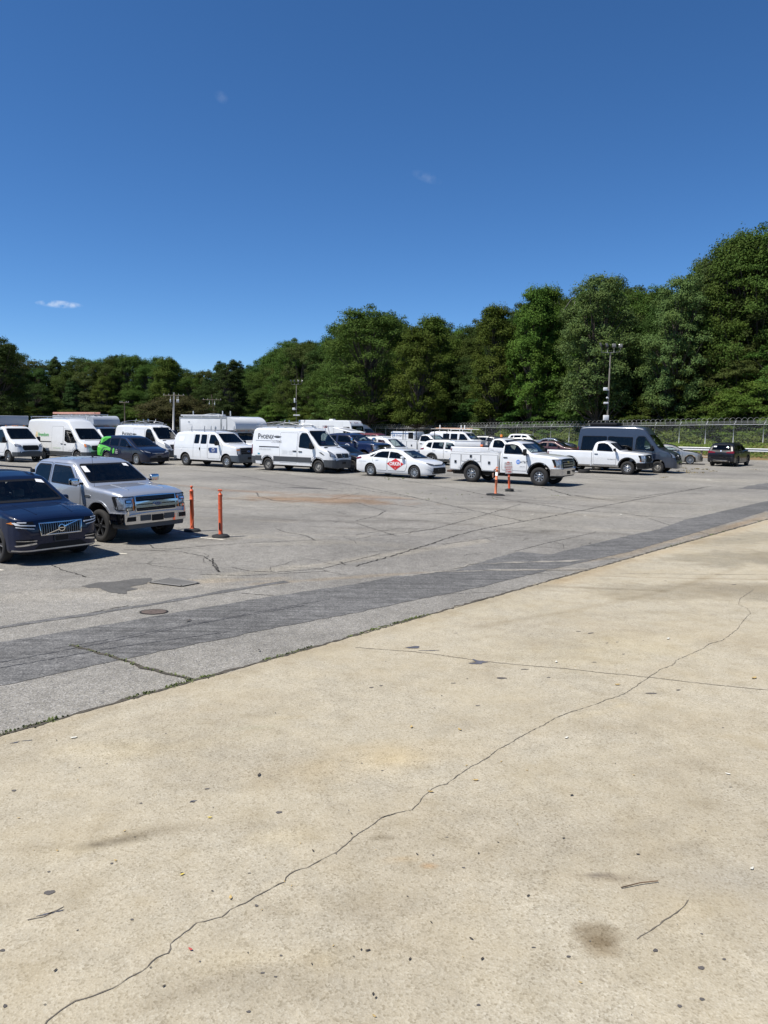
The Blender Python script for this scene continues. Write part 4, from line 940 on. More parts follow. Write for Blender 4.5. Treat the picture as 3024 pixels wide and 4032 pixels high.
def windowed_van():
    L = 5.7; V = Vehicle('cargo_van', 'white van with dark side windows and orange tipped ladder rack near the fence', 'van', L)
    prof = [(0, .95), (.03, 1.45), (.12, 1.9), (.26, 2.06), (.7, 2.12), (3.4, 2.12), (3.75, 2.06), (4.48, 1.46), (4.65, 1.38), (5.1, 1.31), (5.45, 1.24), (5.58, 1.14), (5.62, .95), (5.64, .7), (5.7, .55)]
    p = dict(hw=1.0, H=2.12, paint=WHITE, xf=4.75, xr=1.1, r=.37, cowl=4.50, hood=1.40, wtop=3.75, wz=2.05, prof=prof, bx=L - .66, bz=.74, T=[(.2, .97), (1.0, 1.), (1.3, .985), (2.13, .86)], P=[(0, .93), (.1, 1.), (L - .5, 1.), (L - .1, .93), (L, .88)],
             screen=[(-.82, 1.47), (.82, 1.47), (.70, 2.0), (-.70, 2.0)], door=[(3.25, .5), (4.2, .5), (4.4, 1.0), (4.4, 1.4), (3.8, 1.98), (3.25, 2.0)], dwin=[(3.33, 1.38), (4.22, 1.36), (4.2, 1.5), (3.78, 1.93), (3.36, 1.94)],
             mir=(4.2, .97, 1.44, (.12, .24, .26), BLK, .09), style='steel', wins=[[(2.45, 1.36), (3.15, 1.36), (3.15, 1.94), (2.45, 1.94)], [(1.65, 1.36), (2.32, 1.36), (2.32, 1.94), (1.65, 1.94)]], lamp=[(.66, .80), (.93, .80), (.93, 1.12), (.66, 1.12)], grille=[(-.63, .76), (.63, .76), (.63, 1.19), (-.63, 1.19)], bumper=TRIM, sill=.4)
    vanbase(V, p)
    def rk(b):
        for x in (1.2, 2.4, 3.6):
            tube(b, [(x, -.85, 2.32), (x, .85, 2.32)], .03)
            for sg in (-1, 1): tube(b, [(x, sg * .80, 2.10), (x, sg * .80, 2.34)], .03)
        for sg in (-1, 1): tube(b, [(.3, sg * .80, 2.34), (4.4, sg * .80, 2.34)], .025)
        for x in (1.2, 3.4, 3.75): box(b, (x, -.72, 2.52), (.10, .05, .36), bev=.01)
    V.add('roof_rack', rk, WPLAST)
    V.place(pd(1860, 1790, 66.)[:2], -35, (4.75, -1.0)); return V

# ------------------------------------------------------------------ trucks with box bodies
def truckbox(V, x0, x1, hw, z0, z1, nose=0., mat=BOXW, rim=GALV, name='cargo_box'):
    def f(b):
        if not nose: box(b, ((x0 + x1) / 2, 0, (z0 + z1) / 2), (x1 - x0, hw * 2, z1 - z0), bev=.04); return
        pr = [(x0, z0), (x1 - nose * .25, z0), (x1, z0 + .12)] + [(x1 - nose + nose * math.cos(t), z1 - (z1 - z0 - .3) + (z1 - z0 - .3) * math.sin(t)) for t in np.linspace(.1, math.pi / 2, 12)] + [(x0, z1)]
        q = [[b.verts.new((x, sg * hw, z)) for x, z in pr] for sg in (-1, 1)]
        b.faces.new(q[0]); b.faces.new(q[1][::-1])
        for i in range(len(pr)):
            j = (i + 1) % len(pr); b.faces.new((q[0][i], q[1][i], q[1][j], q[0][j]))
        bmesh.ops.recalc_face_normals(b, faces=b.faces)
    o = V.add(name, f, mat)
    def g(b):
        for sg in (-1, 1):
            for z in (z0 + .04, z1 - .04): box(b, ((x0 + x1 - nose) / 2, sg * (hw + .008), z), (x1 - x0 - nose * .98, .03, .09), bev=.006)
            for x in ((x0 + .04, x1 - .04) if not nose else (x0 + .04, x1 - nose)): box(b, (x, sg * (hw + .007), (z0 + z1) / 2), (.08, .026, z1 - z0 - .12), bev=.006)
        box(b, (x0 - .01, 0, (z0 + z1) / 2), (.03, hw * 1.8, z1 - z0 - .2), bev=.01)
    V.add('box_trim', g, rim, o)
    return o
def cutaway(label, front='transit', L=6.9, z1=3.1, boxx=4.4, nose=0., boxmat=BOXW, over=.9, rim=GALV, name='box_truck', hw=1.1):
    V = Vehicle(name, label, 'box truck', L)
    if front == 'transit':
        prof = [(boxx, 2.2), (boxx + .1, 2.26), (L - 2.0, 2.28), (L - 1.66, 2.20), (L - .80, 1.44), (L - .62, 1.34), (L - .3, 1.20), (L - .13, 1.06), (L - .05, .88), (L - .02, .7), (L, .56)]
        c, t = L - .8, L - 1.66
        lamp = [(.58, .96), (.92, 1.02), (.92, 1.20), (.60, 1.10)]; gri = [(-.46, .76), (.46, .76), (.56, .92), (.50, 1.08), (-.50, 1.08), (-.56, .92)]; scr = [(-.86, 1.46), (.86, 1.46), (.74, 2.14), (-.74, 2.14)]
    else:
        prof = [(boxx, 2.0), (boxx + .1, 2.08), (L - 1.95, 2.08), (L - 1.75, 2.0), (L - 1.2, 1.46), (L - 1.0, 1.38), (L - .5, 1.31), (L - .2, 1.22), (L - .08, 1.1), (L - .04, .9), (L, .55)]
        c, t = L - 1.2, L - 1.75
        lamp = [(.66, .80), (.93, .80), (.93, 1.12), (.66, 1.12)]; gri = [(-.63, .76), (.63, .76), (.63, 1.19), (-.63, 1.19)]; scr = [(-.82, 1.47), (.82, 1.47), (.70, 1.98), (-.70, 1.98)]
    xf = L - 1.02; pm = WHITE; H = max(q[1] for q in prof)
    bm = V.loft(boxx, L, prof, [(.2, .97), (.5, 1.0), (.9, 1.01), (1.3, 1.0), (H, .88)], [(boxx, 1), (L - .9, 1), (L - .5, .965), (L - .3, .92), (L - .15, .85), (L - .05, .74), (L, .62)] if front == 'transit' else [(boxx, 1), (L - .4, 1), (L - .1, .93), (L, .88)], sill=.38, arches=[(xf, .44, .38)], r=.12, crown=.04, xcuts=[L - .55], zcuts=[.66])
    V.setbody(bm)
    V.window(scr, 'F', GL, name='windscreen', ring=.045, r=.1)
    for h in 'RL':
        d = V.door(h, [(xf - 1.34, .6), (xf - .47, .6), (xf - .14, 1.0), (xf - .10, 1.36), (t + .05, H - .16), (xf - 1.34, H - .16)], pm, (xf - 1.2, 1.12, .2, .05), win=[(xf - 1.28, 1.34), (xf - .9, 1.22), (xf - .16, 1.22), (xf - .08, 1.36), (t + .02, H - .22), (xf - 1.28, H - .22)])
        V.window([(xf - 1.28, 1.34), (xf - .9, 1.22), (xf - .16, 1.22), (xf - .08, 1.36), (t + .02, H - .22), (xf - 1.28, H - .22)], h, GLT, parent=d, ring=.03)
    V.split('front_bumper', lambda c_, n: c_.x > L - .55 and c_.z < .66 and n.z > -.8, [TRIM, UNDER], push=.02)
    gr = V.panel('grille', rpoly(gri, .05), 'F', [BLK, TRIM], eps=.02, ring=.03)
    for sg in (-1, 1): V.panel('headlight', rpoly([(sg * a, b) for a, b in lamp], .03), 'F', [LENS, BLK], eps=.014, ring=.02)
    V.mirrors(c - .3, .96, 1.42, (.14, .22, .38), BLK, .1)
    V.endbody([pm, UNDER], 'cab'); V.chassis(.3, L - .4, .6, .36, .72)
    V.add('marker_lights', lambda b: [box(b, (t - .12, y, H + .035), (.08, .07, .05), bev=.012) for y in (-.6, -.15, 0, .15, .6)], AMBER)
    V.wheels([1.45, xf], .36, .25, 1.0, 'hd', .2); V.seats([xf - 1.0], z=.75); V.dash(c - .25, 1.36, .8)
    V.boxo = truckbox(V, 0, boxx + over, hw, 2.3 if False else .95, z1, nose, boxmat, rim) if over <= 0 else None
    if over > 0:
        # main box plus the part over the cab
        o = truckbox(V, 0, boxx - .05, hw, .95, z1, 0, boxmat, rim); V.boxo = o
        if nose: truckbox(V, boxx - .05, boxx + over, hw, H + .06, z1, nose, boxmat, rim, 'box_nose')
        else: truckbox(V, boxx - .045, boxx + over, hw, H + .06, z1, 0, boxmat, rim, 'box_nose')
    return V
def rental_truck():
    V = cutaway('white box truck cut by the photo edge with $29 price on its box', 'transit', 6.6, 2.95, 4.15, 0, BOXG, .35)
    def f(b):
        flat_text(b, '$', (3.62, -1.118, 2.60), .20, bold=.02); flat_text(b, '29', (3.98, -1.118, 2.50), .42, bold=.03)
    V.add('lettering', f, DECALK)
    V.add('lettering', lambda b: flat_text(b, 'STARTING AT', (2.7, -1.118, 2.50), .21, bold=.02), DECALK)
    V.place(px(32, 1820), -34, (5.58, -1.0)); return V
def ladder_box_truck():
    V = cutaway('grey box truck carrying an orange ladder beyond the freedom lettered van' if 0 else 'grey box truck with orange roof ladder behind the green lettered van', 'transit', 6.9, 3.06, 4.45, .5, BOXG, .75)
    V.place(pd(400, 1802, 54.)[:2], -35, (5.88, -1.0))
    a = R(-35)
    def f(b):
        for y in (-.22, .22): box(b, (0, y, 0), (5.4, .04, .15), bev=.006)
        for k in range(17): tube(b, [(-2.5 + k * .31, -.22, 0), (-2.5 + k * .31, .22, 0)], .016, 6)
    def g(b):
        for x in (-1.9, 0., 1.9):
            box(b, (x, 0, 0), (.06, 1.9, .06), bev=.008)
            for sg in (-1, 1): box(b, (x, sg * .9, -.06), (.06, .06, .16), bev=.008)
    rk = V.add('roof_rack', lambda b: g2(b), STEEL)
    rk.parent = V.root
    bm = bmesh.new(); f(bm); o = finish(bm, 'ladder', plain('salmon_fibreglass', (.58, .30, .22), .6), None)
    o.location = V.root.matrix_basis @ Vector((2.2 - V.xc, -.55, 3.24)); o.rotation_euler = (0, 0, a)
    tag(o, 'long orange fibreglass ladder lying on top of the grey box truck', 'ladder')
    return V
def g2(b):
    for x in (.4, 2.2, 4.0):
        box(b, (x, 0, 3.155), (.06, 1.9, .06), bev=.008)
        for sg in (-1, 1): box(b, (x, sg * .9, 3.09), (.06, .06, .10), bev=.008)
def rounded_box_truck():
    V = cutaway('white box truck with stained rounded nose and roof pipes behind the older van', 'econo', 7.1, 3.05, 4.3, .85, BOXW, 1.35, GALVD)
    def f(b):
        tube(b, [(.0, -.95, 3.16), (4.0, -.95, 3.16)], .05, 8); tube(b, [(.2, -.78, 3.15), (3.6, -.78, 3.15)], .04, 8)
        for x in (.3, 2.2, 3.9): box(b, (x, 0, 3.09), (.05, 2.0, .07), bev=.01)
        box(b, (3.95, -.8, 3.16), (.6, .3, .14), bev=.02)
        for x, y in ((.9, -.6), (3.9, -.6), (4.25, -.2)): box(b, (x, y, 3.30), (.07, .05, .36), bev=.01)
        box(b, (1.5, .3, 3.22), (1.4, .9, .03), Matrix.Rotation(R(-6), 3, 'Y'))
    V.add('roof_rack', f, GALV)
    V.add('scuff', lambda b: [box(b, (1.0, -1.1265, 2.72), (.18, .002, .05)), box(b, (1.15, -1.1265, 2.55), (.30, .002, .012)), box(b, (1.9, -1.1265, 2.1), (.5, .002, .02))], DECALG, V.boxo)
    V.place(pd(951, 1812, 51.)[:2], -34, (6.08, -1.0)); return V
def white_cap_truck():
    V = cutaway('white box truck with smooth domed box nose half hidden behind the feather van', 'econo', 7.0, 3.15, 4.3, 1.0, WHITE, 1.5, WHITE)
    V.place(pd(985, 1803, 58.)[:2], -34, (5.98, -1.0)); return V
def step_van():
    L = 7.6; V = Vehicle('step_van', 'long white step van with red marker lamps above a wide dark windscreen', 'step van', L)
    H = 3.05
    prof = [(0, H - .05), (.1, H), (L - 1.45, H), (L - 1.15, H - .02), (L - .95, H - .25), (L - .80, 2.55), (L - .55, 1.55), (L - .45, 1.45), (L - .08, 1.32), (L - .03, 1.1), (L, .6)]
    bm = V.loft(0, L, prof, [(.3, 1.12), (3.1, 1.12)], [(0, 1), (L - .6, 1), (L - .2, .97), (L, .90)], sill=.5, arches=[(1.7, .52, .45), (L - 1.1, .52, .45)], r=.06, crown=.03)
    V.setbody(bm)
    V.window([(-1.0, 1.6), (1.0, 1.6), (1.0, 2.5), (-1.0, 2.5)], 'F', GLT, name='windscreen', ring=.05)
    for h in 'RL': V.window([(L - 1.75, 1.5), (L - .85, 1.5), (L - .98, 2.4), (L - 1.75, 2.4)], h, GLT, ring=.05); V.panel('body_seam', [[(x, .6), (x + .02, .6), (x + .02, 2.95), (x, 2.95)] for x in (2.6, 4.4, 5.75)], h, FADE, eps=.005, skirt=0)
    V.panel('marker_lights', [rpoly([(y - .05, 2.78), (y + .05, 2.78), (y + .05, 2.86), (y - .05, 2.86)], .02) for y in (-.95, -.25, 0, .25, .95)], 'F', REDL, eps=.03, skirt=.03)
    V.panel('grille', rpoly([(-.5, .8), (.5, .8), (.5, 1.25), (-.5, 1.25)], .04), 'F', [BLK, TRIM], ring=.03)
    for sg in (-1, 1): V.panel('headlight', ell(sg * .75, 1.0, .12, .12), 'F', [LENS, BLK], ring=.02)
    V.panel('orange_notice', [(.15, 1.72), (.45, 1.72), (.45, 2.0), (.15, 2.0)], 'F', ORANGE, eps=.02, skirt=0)
    V.endbody([WHITE, UNDER]); V.add('roof_vent', lambda b: box(b, (3.6, 0, H + .08), (.5, .5, .12), bev=.04), WPLAST)
    V.add('front_bumper', lambda b: box(b, (L + .05, 0, .6), (.15, 2.1, .22), bev=.03), BLK)
    V.mirrors(L - .9, 1.1, 1.9, (.1, .2, .36), BLK, .2)
    V.chassis(.3, L - .4, .6, .36, .72); V.wheels([1.7, L - 1.1], .42, .26, 1.1, 'steel', .25)
    V.place(pd(1372, 1790, 76.)[:2], -33, (L - 1.1, -1.1)); return V
def canopy_pickup():
    L = 5.8; V = Vehicle('pickup_truck', 'white pickup with tilted solar style roof hatch showing above the white crossover' if 0 else 'white pickup with slanted rack and dark panel beyond the navy pickup', 'pickup truck', L)
    xf, xr = 4.8, 1.4; P = dict(hw=1.0, H=1.95, cabback=2.72, cowl=4.30, wtop=3.62, hood=1.30, belt=1.30, xf=xf, xr=xr, r=.39, paint=WHITE, bz0=.45, bz1=.74, bumper=CHROME, style='steel', rimr=.21,
             doors=[(2.80, 4.12, [(2.98, 1.34), (3.94, 1.31), (3.82, 1.50), (3.58, 1.8), (3.34, 1.84), (3.02, 1.82)], True)], rows=[3.35], sill=.45)
    pickup(V, P)
    def f(b):
        box(b, (3.0, 0, 2.20), (2.0, 1.7, .06), Matrix.Rotation(R(10), 3, 'Y'), bev=.02)
        box(b, (3.0, 0, 2.24), (1.2, 1.1, .03), Matrix.Rotation(R(10), 3, 'Y'), mi=1)
        for x, z in ((2.1, 2.36), (3.9, 2.02)):
            for sg in (-1, 1): tube(b, [(x, sg * .8, 1.3 if x < 2.5 else 1.9), (x, sg * .8, z)], .03)
        for y in (-.6, -.2): tube(b, [(1.4, y, 1.3), (1.0, y, 2.55)], .035); 
        tube(b, [(1.0, -.8, 2.5), (1.0, .6, 2.5)], .035); tube(b, [(1.0, -.8, 1.3), (1.0, -.8, 2.55)], .035)
        box(b, (.95, -.4, 2.45), (.08, .3, .2), mi=2)
    V.add('rack', f, [WPLAST, DECALG, ORANGE])
    V.place(pd(1415, 1800, 57.)[:2], -35, (xf, -1.0)); return V

# ------------------------------------------------------------------ cars
def carbase(V, p):
    L, hw, H = V.L, p['hw'], p['H']; pm = p['paint']; xf, xr, r = p['xf'], p['xr'], p['r']; belt = p['belt']; sill = p.get('sill', .22)
    T = p.get('T') or [(.15, hw - .06), (.35, hw - .015), (.62, hw), (belt - .12, hw - .012), (belt, hw - .035), (H, hw * .735)]
    Ra = r + p.get('gap', .055)
    z0 = r + .02
    bm = V.loft(0, L, p['prof'], T, p.get('P') or NOSE(L), sill=[(0, sill + .12), (.4, sill), (L - .4, sill), (L, sill + .02)], arches=[(xr, Ra, z0), (xf, Ra, z0)], r=.1, crown=p.get('crown', .035), w=p.get('w', .06), zcuts=[p.get('bz', .45)], xcuts=[L - .5, .45], rtab=[(0, .06), (p['deck'] if 'deck' in p else .3, .07), (xr + .5, .13), (xf - 1.1, .12), (p['cowl'], .07), (L, .09)])
    V.setbody(bm)
    V.window(p['screen'], 'F', p.get('gl', GL), name='windscreen', ring=.04, r=.08, grid=.07)
    V.window(p['back'], 'B', p.get('glass', GLT), name='rear_window', ring=.04, r=.07, grid=.07)
    for h in 'RL':
        for i, (o, win, hd) in enumerate(p['doors']):
            d = V.door(h, o, pm, hd, p.get('hmat', pm), r=.08, win=win)
            V.window(win, h, (p.get('fglass', GL) if i == 0 else p.get('glass', GLT)), parent=d, ring=.026, r=.05, frame=p.get('wframe', BLK))
        if p.get('quarter'): V.window(p['quarter'], h, p.get('glass', GLT), ring=.026, r=.05, frame=p.get('wframe', BLK))
        if p.get('clad'):
            V.panel('sill_cladding', [[(xr + Ra + .04, sill + .02), (xf - Ra - .04, sill + .02), (xf - Ra - .04, sill + .20), (xr + Ra + .04, sill + .14)]], h, p['clad'], eps=.012)
            for x in (xr, xf): V.panel('wheel_arch', archring(x, z0, Ra - .008, Ra + .065, sill + .06), h, p['clad'], eps=.014, grid=.3)
        V.panel('tail_light', rpoly(p['tails'], .03), h, REDL, eps=.010, grid=.06)
    for sg in (-1, 1):
        V.panel('headlight', rpoly([(sg * a, b) for a, b in p['lamp']], p.get('lampr', .025)), 'F', [p.get('lampmat', LENS), BLK], eps=.012, ring=p.get('lampring', .014), grid=.04)
        V.panel('tail_light', rpoly([(sg * a, b) for a, b in p['tailb']], .02), 'B', REDL, eps=.012, grid=.06)
    V.panel('grille', rpoly(p['grille'], .03), 'F', [BLK, p.get('gframe', BLK)], eps=.014, ring=.02, grid=.06)
    if p.get('lower'): V.panel('lower_grille', rpoly(p['lower'], .03), 'F', BLK, eps=.012, grid=.06)
    V.panel('number_plate', rpoly([(-.155, p['pz']), (.155, p['pz']), (.155, p['pz'] + .13), (-.155, p['pz'] + .13)], .01), 'F', [p.get('plate', BLK), TRIM], eps=.035, ring=.01, skirt=.03)
    V.panel('number_plate', rpoly([(-.155, .78), (.155, .78), (.155, .91), (-.155, .91)], .01), 'B', BLK, eps=.02)
    V.split('hood', lambda c, n: c.x > p['cowl'] + .06 and n.z > .5 and c.z > belt - .40 and abs(c.y) < hw - .13, [p.get('hoodmat', pm), UNDER])
    if p.get('roofmat'): V.split('roof', lambda c, n: n.z > .8 and c.z > H - .14, [p['roofmat'], UNDER])
    V.mirrors(p['mx'], hw - .10, belt + .10, (.16, .20, .13), p.get('mmat', pm), .05)
    V.endbody([pm, UNDER]); V.chassis(.3, L - .3, hw * .66, .17, .5)
    V.wheels([xr, xf], r, p.get('ww', .215), hw - .015, p['style'], p.get('rimr', r * .66), p.get('styles'))
    V.seats(p['rows'], p.get('seatm', SEATM), z=p.get('seatz', .30), top=p.get('seatt', .98)); V.dash(p['cowl'] - .05, belt - .02, hw - .2)
    if p.get('wiper', True): V.add('wiper', lambda b: (tube(b, [(p['cowl'] + .0, -.5, belt + .06), (p['cowl'] - .14, .05, belt + .12)], .009), tube(b, [(p['cowl'], .1, belt + .06), (p['cowl'] - .14, .6, belt + .12)], .009)), BLK)

def xc90():
    L = 4.95; V = Vehicle('suv', 'dark blue SUV with slatted chrome grille cut off by the photo edge', 'SUV', L)
    prof = [(0, .85), (.03, 1.0), (.12, 1.12), (.28, 1.45), (.42, 1.66), (.7, 1.735), (1.6, 1.775), (2.5, 1.76), (2.95, 1.68), (3.68, 1.20), (3.85, 1.13), (4.3, 1.085), (4.62, 1.02), (4.79, .97), (4.87, .935), (4.92, .89), (4.942, .78), (4.95, .60)]
    p = dict(hw=.962, H=1.775, paint=DKBLUE, xf=4.08, xr=1.10, r=.385, belt=1.08, prof=prof, cowl=3.68, bz=.5, style='dark', sill=.26, crown=.03, w=.035,
             screen=[(-.76, 1.19), (.76, 1.19), (.60, 1.63), (-.60, 1.63)], back=[(-.62, 1.16), (.62, 1.16), (.54, 1.60), (-.54, 1.60)],
             doors=[([(2.02, .42), (3.32, .42), (3.50, .80), (3.50, 1.06), (3.30, 1.16), (2.86, 1.62), (2.02, 1.68)], [(2.08, 1.10), (3.34, 1.08), (3.28, 1.17), (2.84, 1.54), (2.08, 1.60)], (2.2, .96, .2, .035)), ([(1.10, .85), (1.55, .42), (1.98, .42), (1.98, 1.68), (1.0, 1.66)], [(1.06, 1.12), (1.94, 1.10), (1.94, 1.60), (1.06, 1.59)], (1.22, .97, .2, .035))],
             quarter=[(.46, 1.2), (.98, 1.13), (.98, 1.59), (.64, 1.55)], tails=[(.03, .9), (.14, .9), (.36, 1.5), (.28, 1.5)], tailb=[(.6, .85), (.88, .85), (.78, 1.1), (.6, 1.1)],
             lamp=[(.55, .75), (.87, .80), (.89, .91), (.56, .90)], grille=[(-.44, .60), (.44, .60), (.47, .86), (-.47, .86)], gframe=CHROME, lower=[(-.58, .33), (.58, .33), (.44, .43), (-.44, .43)], pz=.46, mx=3.26, rows=[2.7, 1.75], seatm=SEATL, seatz=.42, seatt=1.05, rimr=.28, lampmat=BLK, lampring=.0)
    carbase(V, p)
    V.panel('grille_slats', [[(x - .008, .625), (x + .008, .625), (x + .008, .84), (x - .008, .84)] for x in np.linspace(-.41, .41, 18)], 'F', plain('dark_chrome', (.17, .17, .175), .25, .85), eps=.034, skirt=.015)
    V.panel('grille_frame', archframe([(-.44, .60), (.44, .60), (.47, .86), (-.47, .86)], .015), 'F', CHROME, eps=.036, skirt=.02)
    bd = V.panel('badge', ell(0, .73, .075, .072, 24), 'F', [BLK, CHROME], eps=.058, ring=.018, skirt=.02)
    V.panel('badge_bar', [[(-.36, .625), (-.335, .615), (-.045, .70), (-.06, .715)], [(.06, .745), (.045, .76), (.34, .85), (.36, .835)], [(-.05, .724), (.05, .724), (.05, .740), (-.05, .740)]], 'F', CHROME, bd, eps=.06, skirt=.02)
    for sg in (-1, 1):
        # the T shaped running light across a dark headlamp
        V.panel('running_light', [[(sg * .53, .80), (sg * .86, .835), (sg * .90, .885), (sg * .87, .895), (sg * .80, .85), (sg * .53, .825)], [(sg * .56, .742), (sg * .86, .79), (sg * .86, .805), (sg * .56, .757)], [(sg * .70, .875), (sg * .84, .885), (sg * .84, .90), (sg * .70, .895)]], 'F', PAPER, eps=.020, grid=.04, skirt=.01)
        V.panel('turn_signal', [(sg * .885, .85), (sg * .935, .87), (sg * .90, .90)], 'F', AMBER, eps=.02, grid=.04)
        V.panel('fog_trim', [[(sg * .52, .44), (sg * .86, .40), (sg * .88, .425), (sg * .66, .46), (sg * .54, .47)], [(sg * .52, .50), (sg * .86, .51), (sg * .86, .52), (sg * .52, .515)]], 'F', CHROME, eps=.025, skirt=.02, grid=.05)
        V.panel('fog_recess', rpoly([(sg * .56, .43), (sg * .86, .42), (sg * .87, .55), (sg * .56, .54)], .03), 'F', BLK, eps=.010, grid=.05)
        V.add('roof_rail', lambda b: (tube(b, [(.75, sg * .63, 1.76), (.82, sg * .63, 1.83), (2.55, sg * .62, 1.85), (2.68, sg * .62, 1.78)], .022), box(b, (2.64, sg * .62, 1.79), (.16, .05, .08), bev=.015)), BLK)
        V.panel('hood_ridge', [(3.9, sg * .46), (4.72, sg * .38), (4.72, sg * .40), (3.9, sg * .50)], 'T', DKBLUE, eps=.008)
    V.panel('skid_trim', [[(-.9, .30), (.9, .30), (.9, .325), (-.9, .325)]], 'F', STEEL, eps=.02, skirt=.02)
    V.panel('windscreen_sticker', [(.42, 1.56), (.60, 1.53), (.58, 1.60), (.44, 1.62)], 'F', PAPER, eps=.012, skirt=0)
    V.place(px(-12, 2216), -38, (4.08, -.94), .90); return V
def archframe(poly, w):
    """closed frame as one outline list of four strips"""
    q = insetpoly(poly, w); m = len(poly)
    return [[poly[i], poly[(i + 1) % m], q[(i + 1) % m], q[i]] for i in range(m)]

def corolla():
    L = 4.63; V = Vehicle('sedan', 'white sedan with a red diamond sign on its front door', 'sedan', L)
    prof = [(0, .78), (.03, .92), (.08, 1.02), (.18, 1.06), (.62, 1.10), (.78, 1.14), (1.38, 1.385), (1.75, 1.43), (2.3, 1.432), (2.72, 1.375), (3.48, 1.01), (3.62, .955), (4.0, .905), (4.3, .83), (4.5, .72), (4.58, .62), (4.63, .48)]
    p = dict(hw=.89, H=1.435, paint=WHITE, xf=3.68, xr=.98, r=.317, belt=.93, prof=prof, cowl=3.50, style='ten', sill=.2, deck=.7, rimr=.21,
             screen=[(-.68, .99), (.68, .99), (.54, 1.355), (-.54, 1.355)], back=[(-.60, 1.15), (.60, 1.15), (.50, 1.37), (-.50, 1.37)],
             doors=[([(2.06, .34), (3.14, .34), (3.26, .62), (3.22, .92), (3.16, .99), (2.62, 1.31), (2.06, 1.36)], [(2.12, .97), (3.20, .95), (2.98, 1.08), (2.60, 1.26), (2.12, 1.31)], (2.24, .84, .18, .03)), ([(1.20, .65), (1.40, .34), (2.02, .34), (2.02, 1.36), (1.45, 1.33), (1.02, 1.02)], [(1.12, 1.0), (2.06, .97), (2.06, 1.31), (1.62, 1.30), (1.36, 1.22)], (1.38, .87, .18, .03))],
             quarter=[(.86, 1.03), (1.08, 1.01), (1.28, 1.19), (1.14, 1.16)], tails=[(.03, .84), (.40, .92), (.36, 1.0), (.04, .95)], tailb=[(.4, .84), (.82, .86), (.80, .96), (.4, .92)],
             lamp=[(.36, .66), (.76, .70), (.82, .80), (.74, .79), (.38, .71)], grille=[(-.34, .66), (.34, .66), (.34, .70), (-.34, .70)], lower=[(-.66, .26), (.66, .26), (.54, .56), (-.54, .56)], pz=.36, mx=3.02, rows=[2.45, 1.55], lampmat=BLK, plate=BLK)
    carbase(V, p)
    for h, sg in (('R', 1), ('L', -1)):
        k = V.panel('door_sign', [(2.55 - .52, .70), (2.55, .38), (2.55 + .52, .70), (2.55, 1.02 - .06)], h, [DECALR, DECALR], eps=.014, skirt=.004)
        V.text('ORKIN', h, 2.55, .615, .26, DECALW, k, eps=.020, bold=.022, sx=.86)
        V.panel('sign_dot', ell(2.55, .48, .022, .022, 12), h, DECALW, k, eps=.018, skirt=0)
        V.text('1-800-800-ORKIN', h, .46, .74, .065, DECALG); V.text('orkin.com', h, .46, .66, .065, FADE)
    V.panel('corner_trim', [[(.52, .30), (.80, .50), (.84, .52), (.60, .30)], [(-.52, .30), (-.60, .30), (-.84, .52), (-.80, .50)]], 'F', plain('bright_trim', (.5, .5, .5), .3, .5), eps=.012, grid=.05)
    V.panel('running_light', [[(.40, .66), (.80, .735), (.80, .75), (.40, .675)], [(-.40, .66), (-.40, .675), (-.80, .75), (-.80, .735)]], 'F', LENS, eps=.018, grid=.05, skirt=0)
    V.add('antenna', lambda b: tube(b, [(1.35, 0, 1.42), (1.25, 0, 1.49)], [.04, .008]), WHITE)
    V.place(px(1630, 1885), -35, (3.68, -.87)); return V
def suv(label, paintm, pos, heading, kind='crossover', anchor=None, **k):
    L = 4.68; V = Vehicle('suv', label, 'SUV', L)
    H = k.pop('H', 1.70)
    prof = [(0, .82), (.03, 1.0), (.10, 1.10), (.30, 1.44), (.46, H - .10), (.8, H - .03), (1.6, H), (2.2, H - .02), (2.65, H - .09), (3.42, 1.15), (3.56, 1.08), (4.0, 1.03), (4.36, .95), (4.55, .85), (4.63, .74), (4.68, .58)]
    p = dict(hw=.92, H=H, paint=paintm, xf=3.74, xr=1.03, r=.352, belt=1.04, prof=prof, cowl=3.42, style='alloy', sill=.26,
             screen=[(-.70, 1.14), (.70, 1.14), (.56, H - .14), (-.56, H - .14)], back=[(-.68, 1.12), (.68, 1.12), (.57, H - .13), (-.57, H - .13)],
             doors=[([(1.98, .42), (3.10, .42), (3.26, .8), (3.22, 1.03), (3.06, 1.12), (2.58, H - .13), (1.98, H - .09)], [(2.04, 1.08), (3.08, 1.05), (2.98, 1.14), (2.54, H - .20), (2.04, H - .16)], (2.16, .95, .18, .03)), ([(1.10, .84), (1.46, .42), (1.94, .42), (1.94, H - .09), (.98, H - .10)], [(1.0, 1.12), (1.90, 1.08), (1.90, H - .16), (1.06, H - .17)], (1.2, .98, .18, .03))],
             quarter=[(.50, 1.24), (.92, 1.13), (.96, H - .18), (.66, H - .20)], tails=[(.03, 1.0), (.34, 1.02), (.40, 1.14), (.14, 1.10)], tailb=[(.50, 1.0), (.86, 1.0), (.80, 1.12), (.5, 1.10)],
             lamp=[(.52, .78), (.80, .82), (.84, .92), (.56, .86)], grille=[(-.46, .60), (.46, .60), (.52, .86), (-.52, .86)], gframe=CHROME, lower=[(-.6, .34), (.6, .34), (.55, .46), (-.55, .46)], pz=.46, mx=3.0, rows=[2.4, 1.5], seatz=.42, seatt=1.0, clad=TRIM)
    p.update(k); carbase(V, p)
    V.add('roof_rail', lambda b: [tube(b, [(.8, sg * .60, H - .03), (.9, sg * .60, H + .035), (2.2, sg * .58, H + .035), (2.35, sg * .58, H - .04)], .018) for sg in (-1, 1)], p.get('rail', BLK))
    V.place(pos, heading, anchor or (p['xf'], -.90)); return V
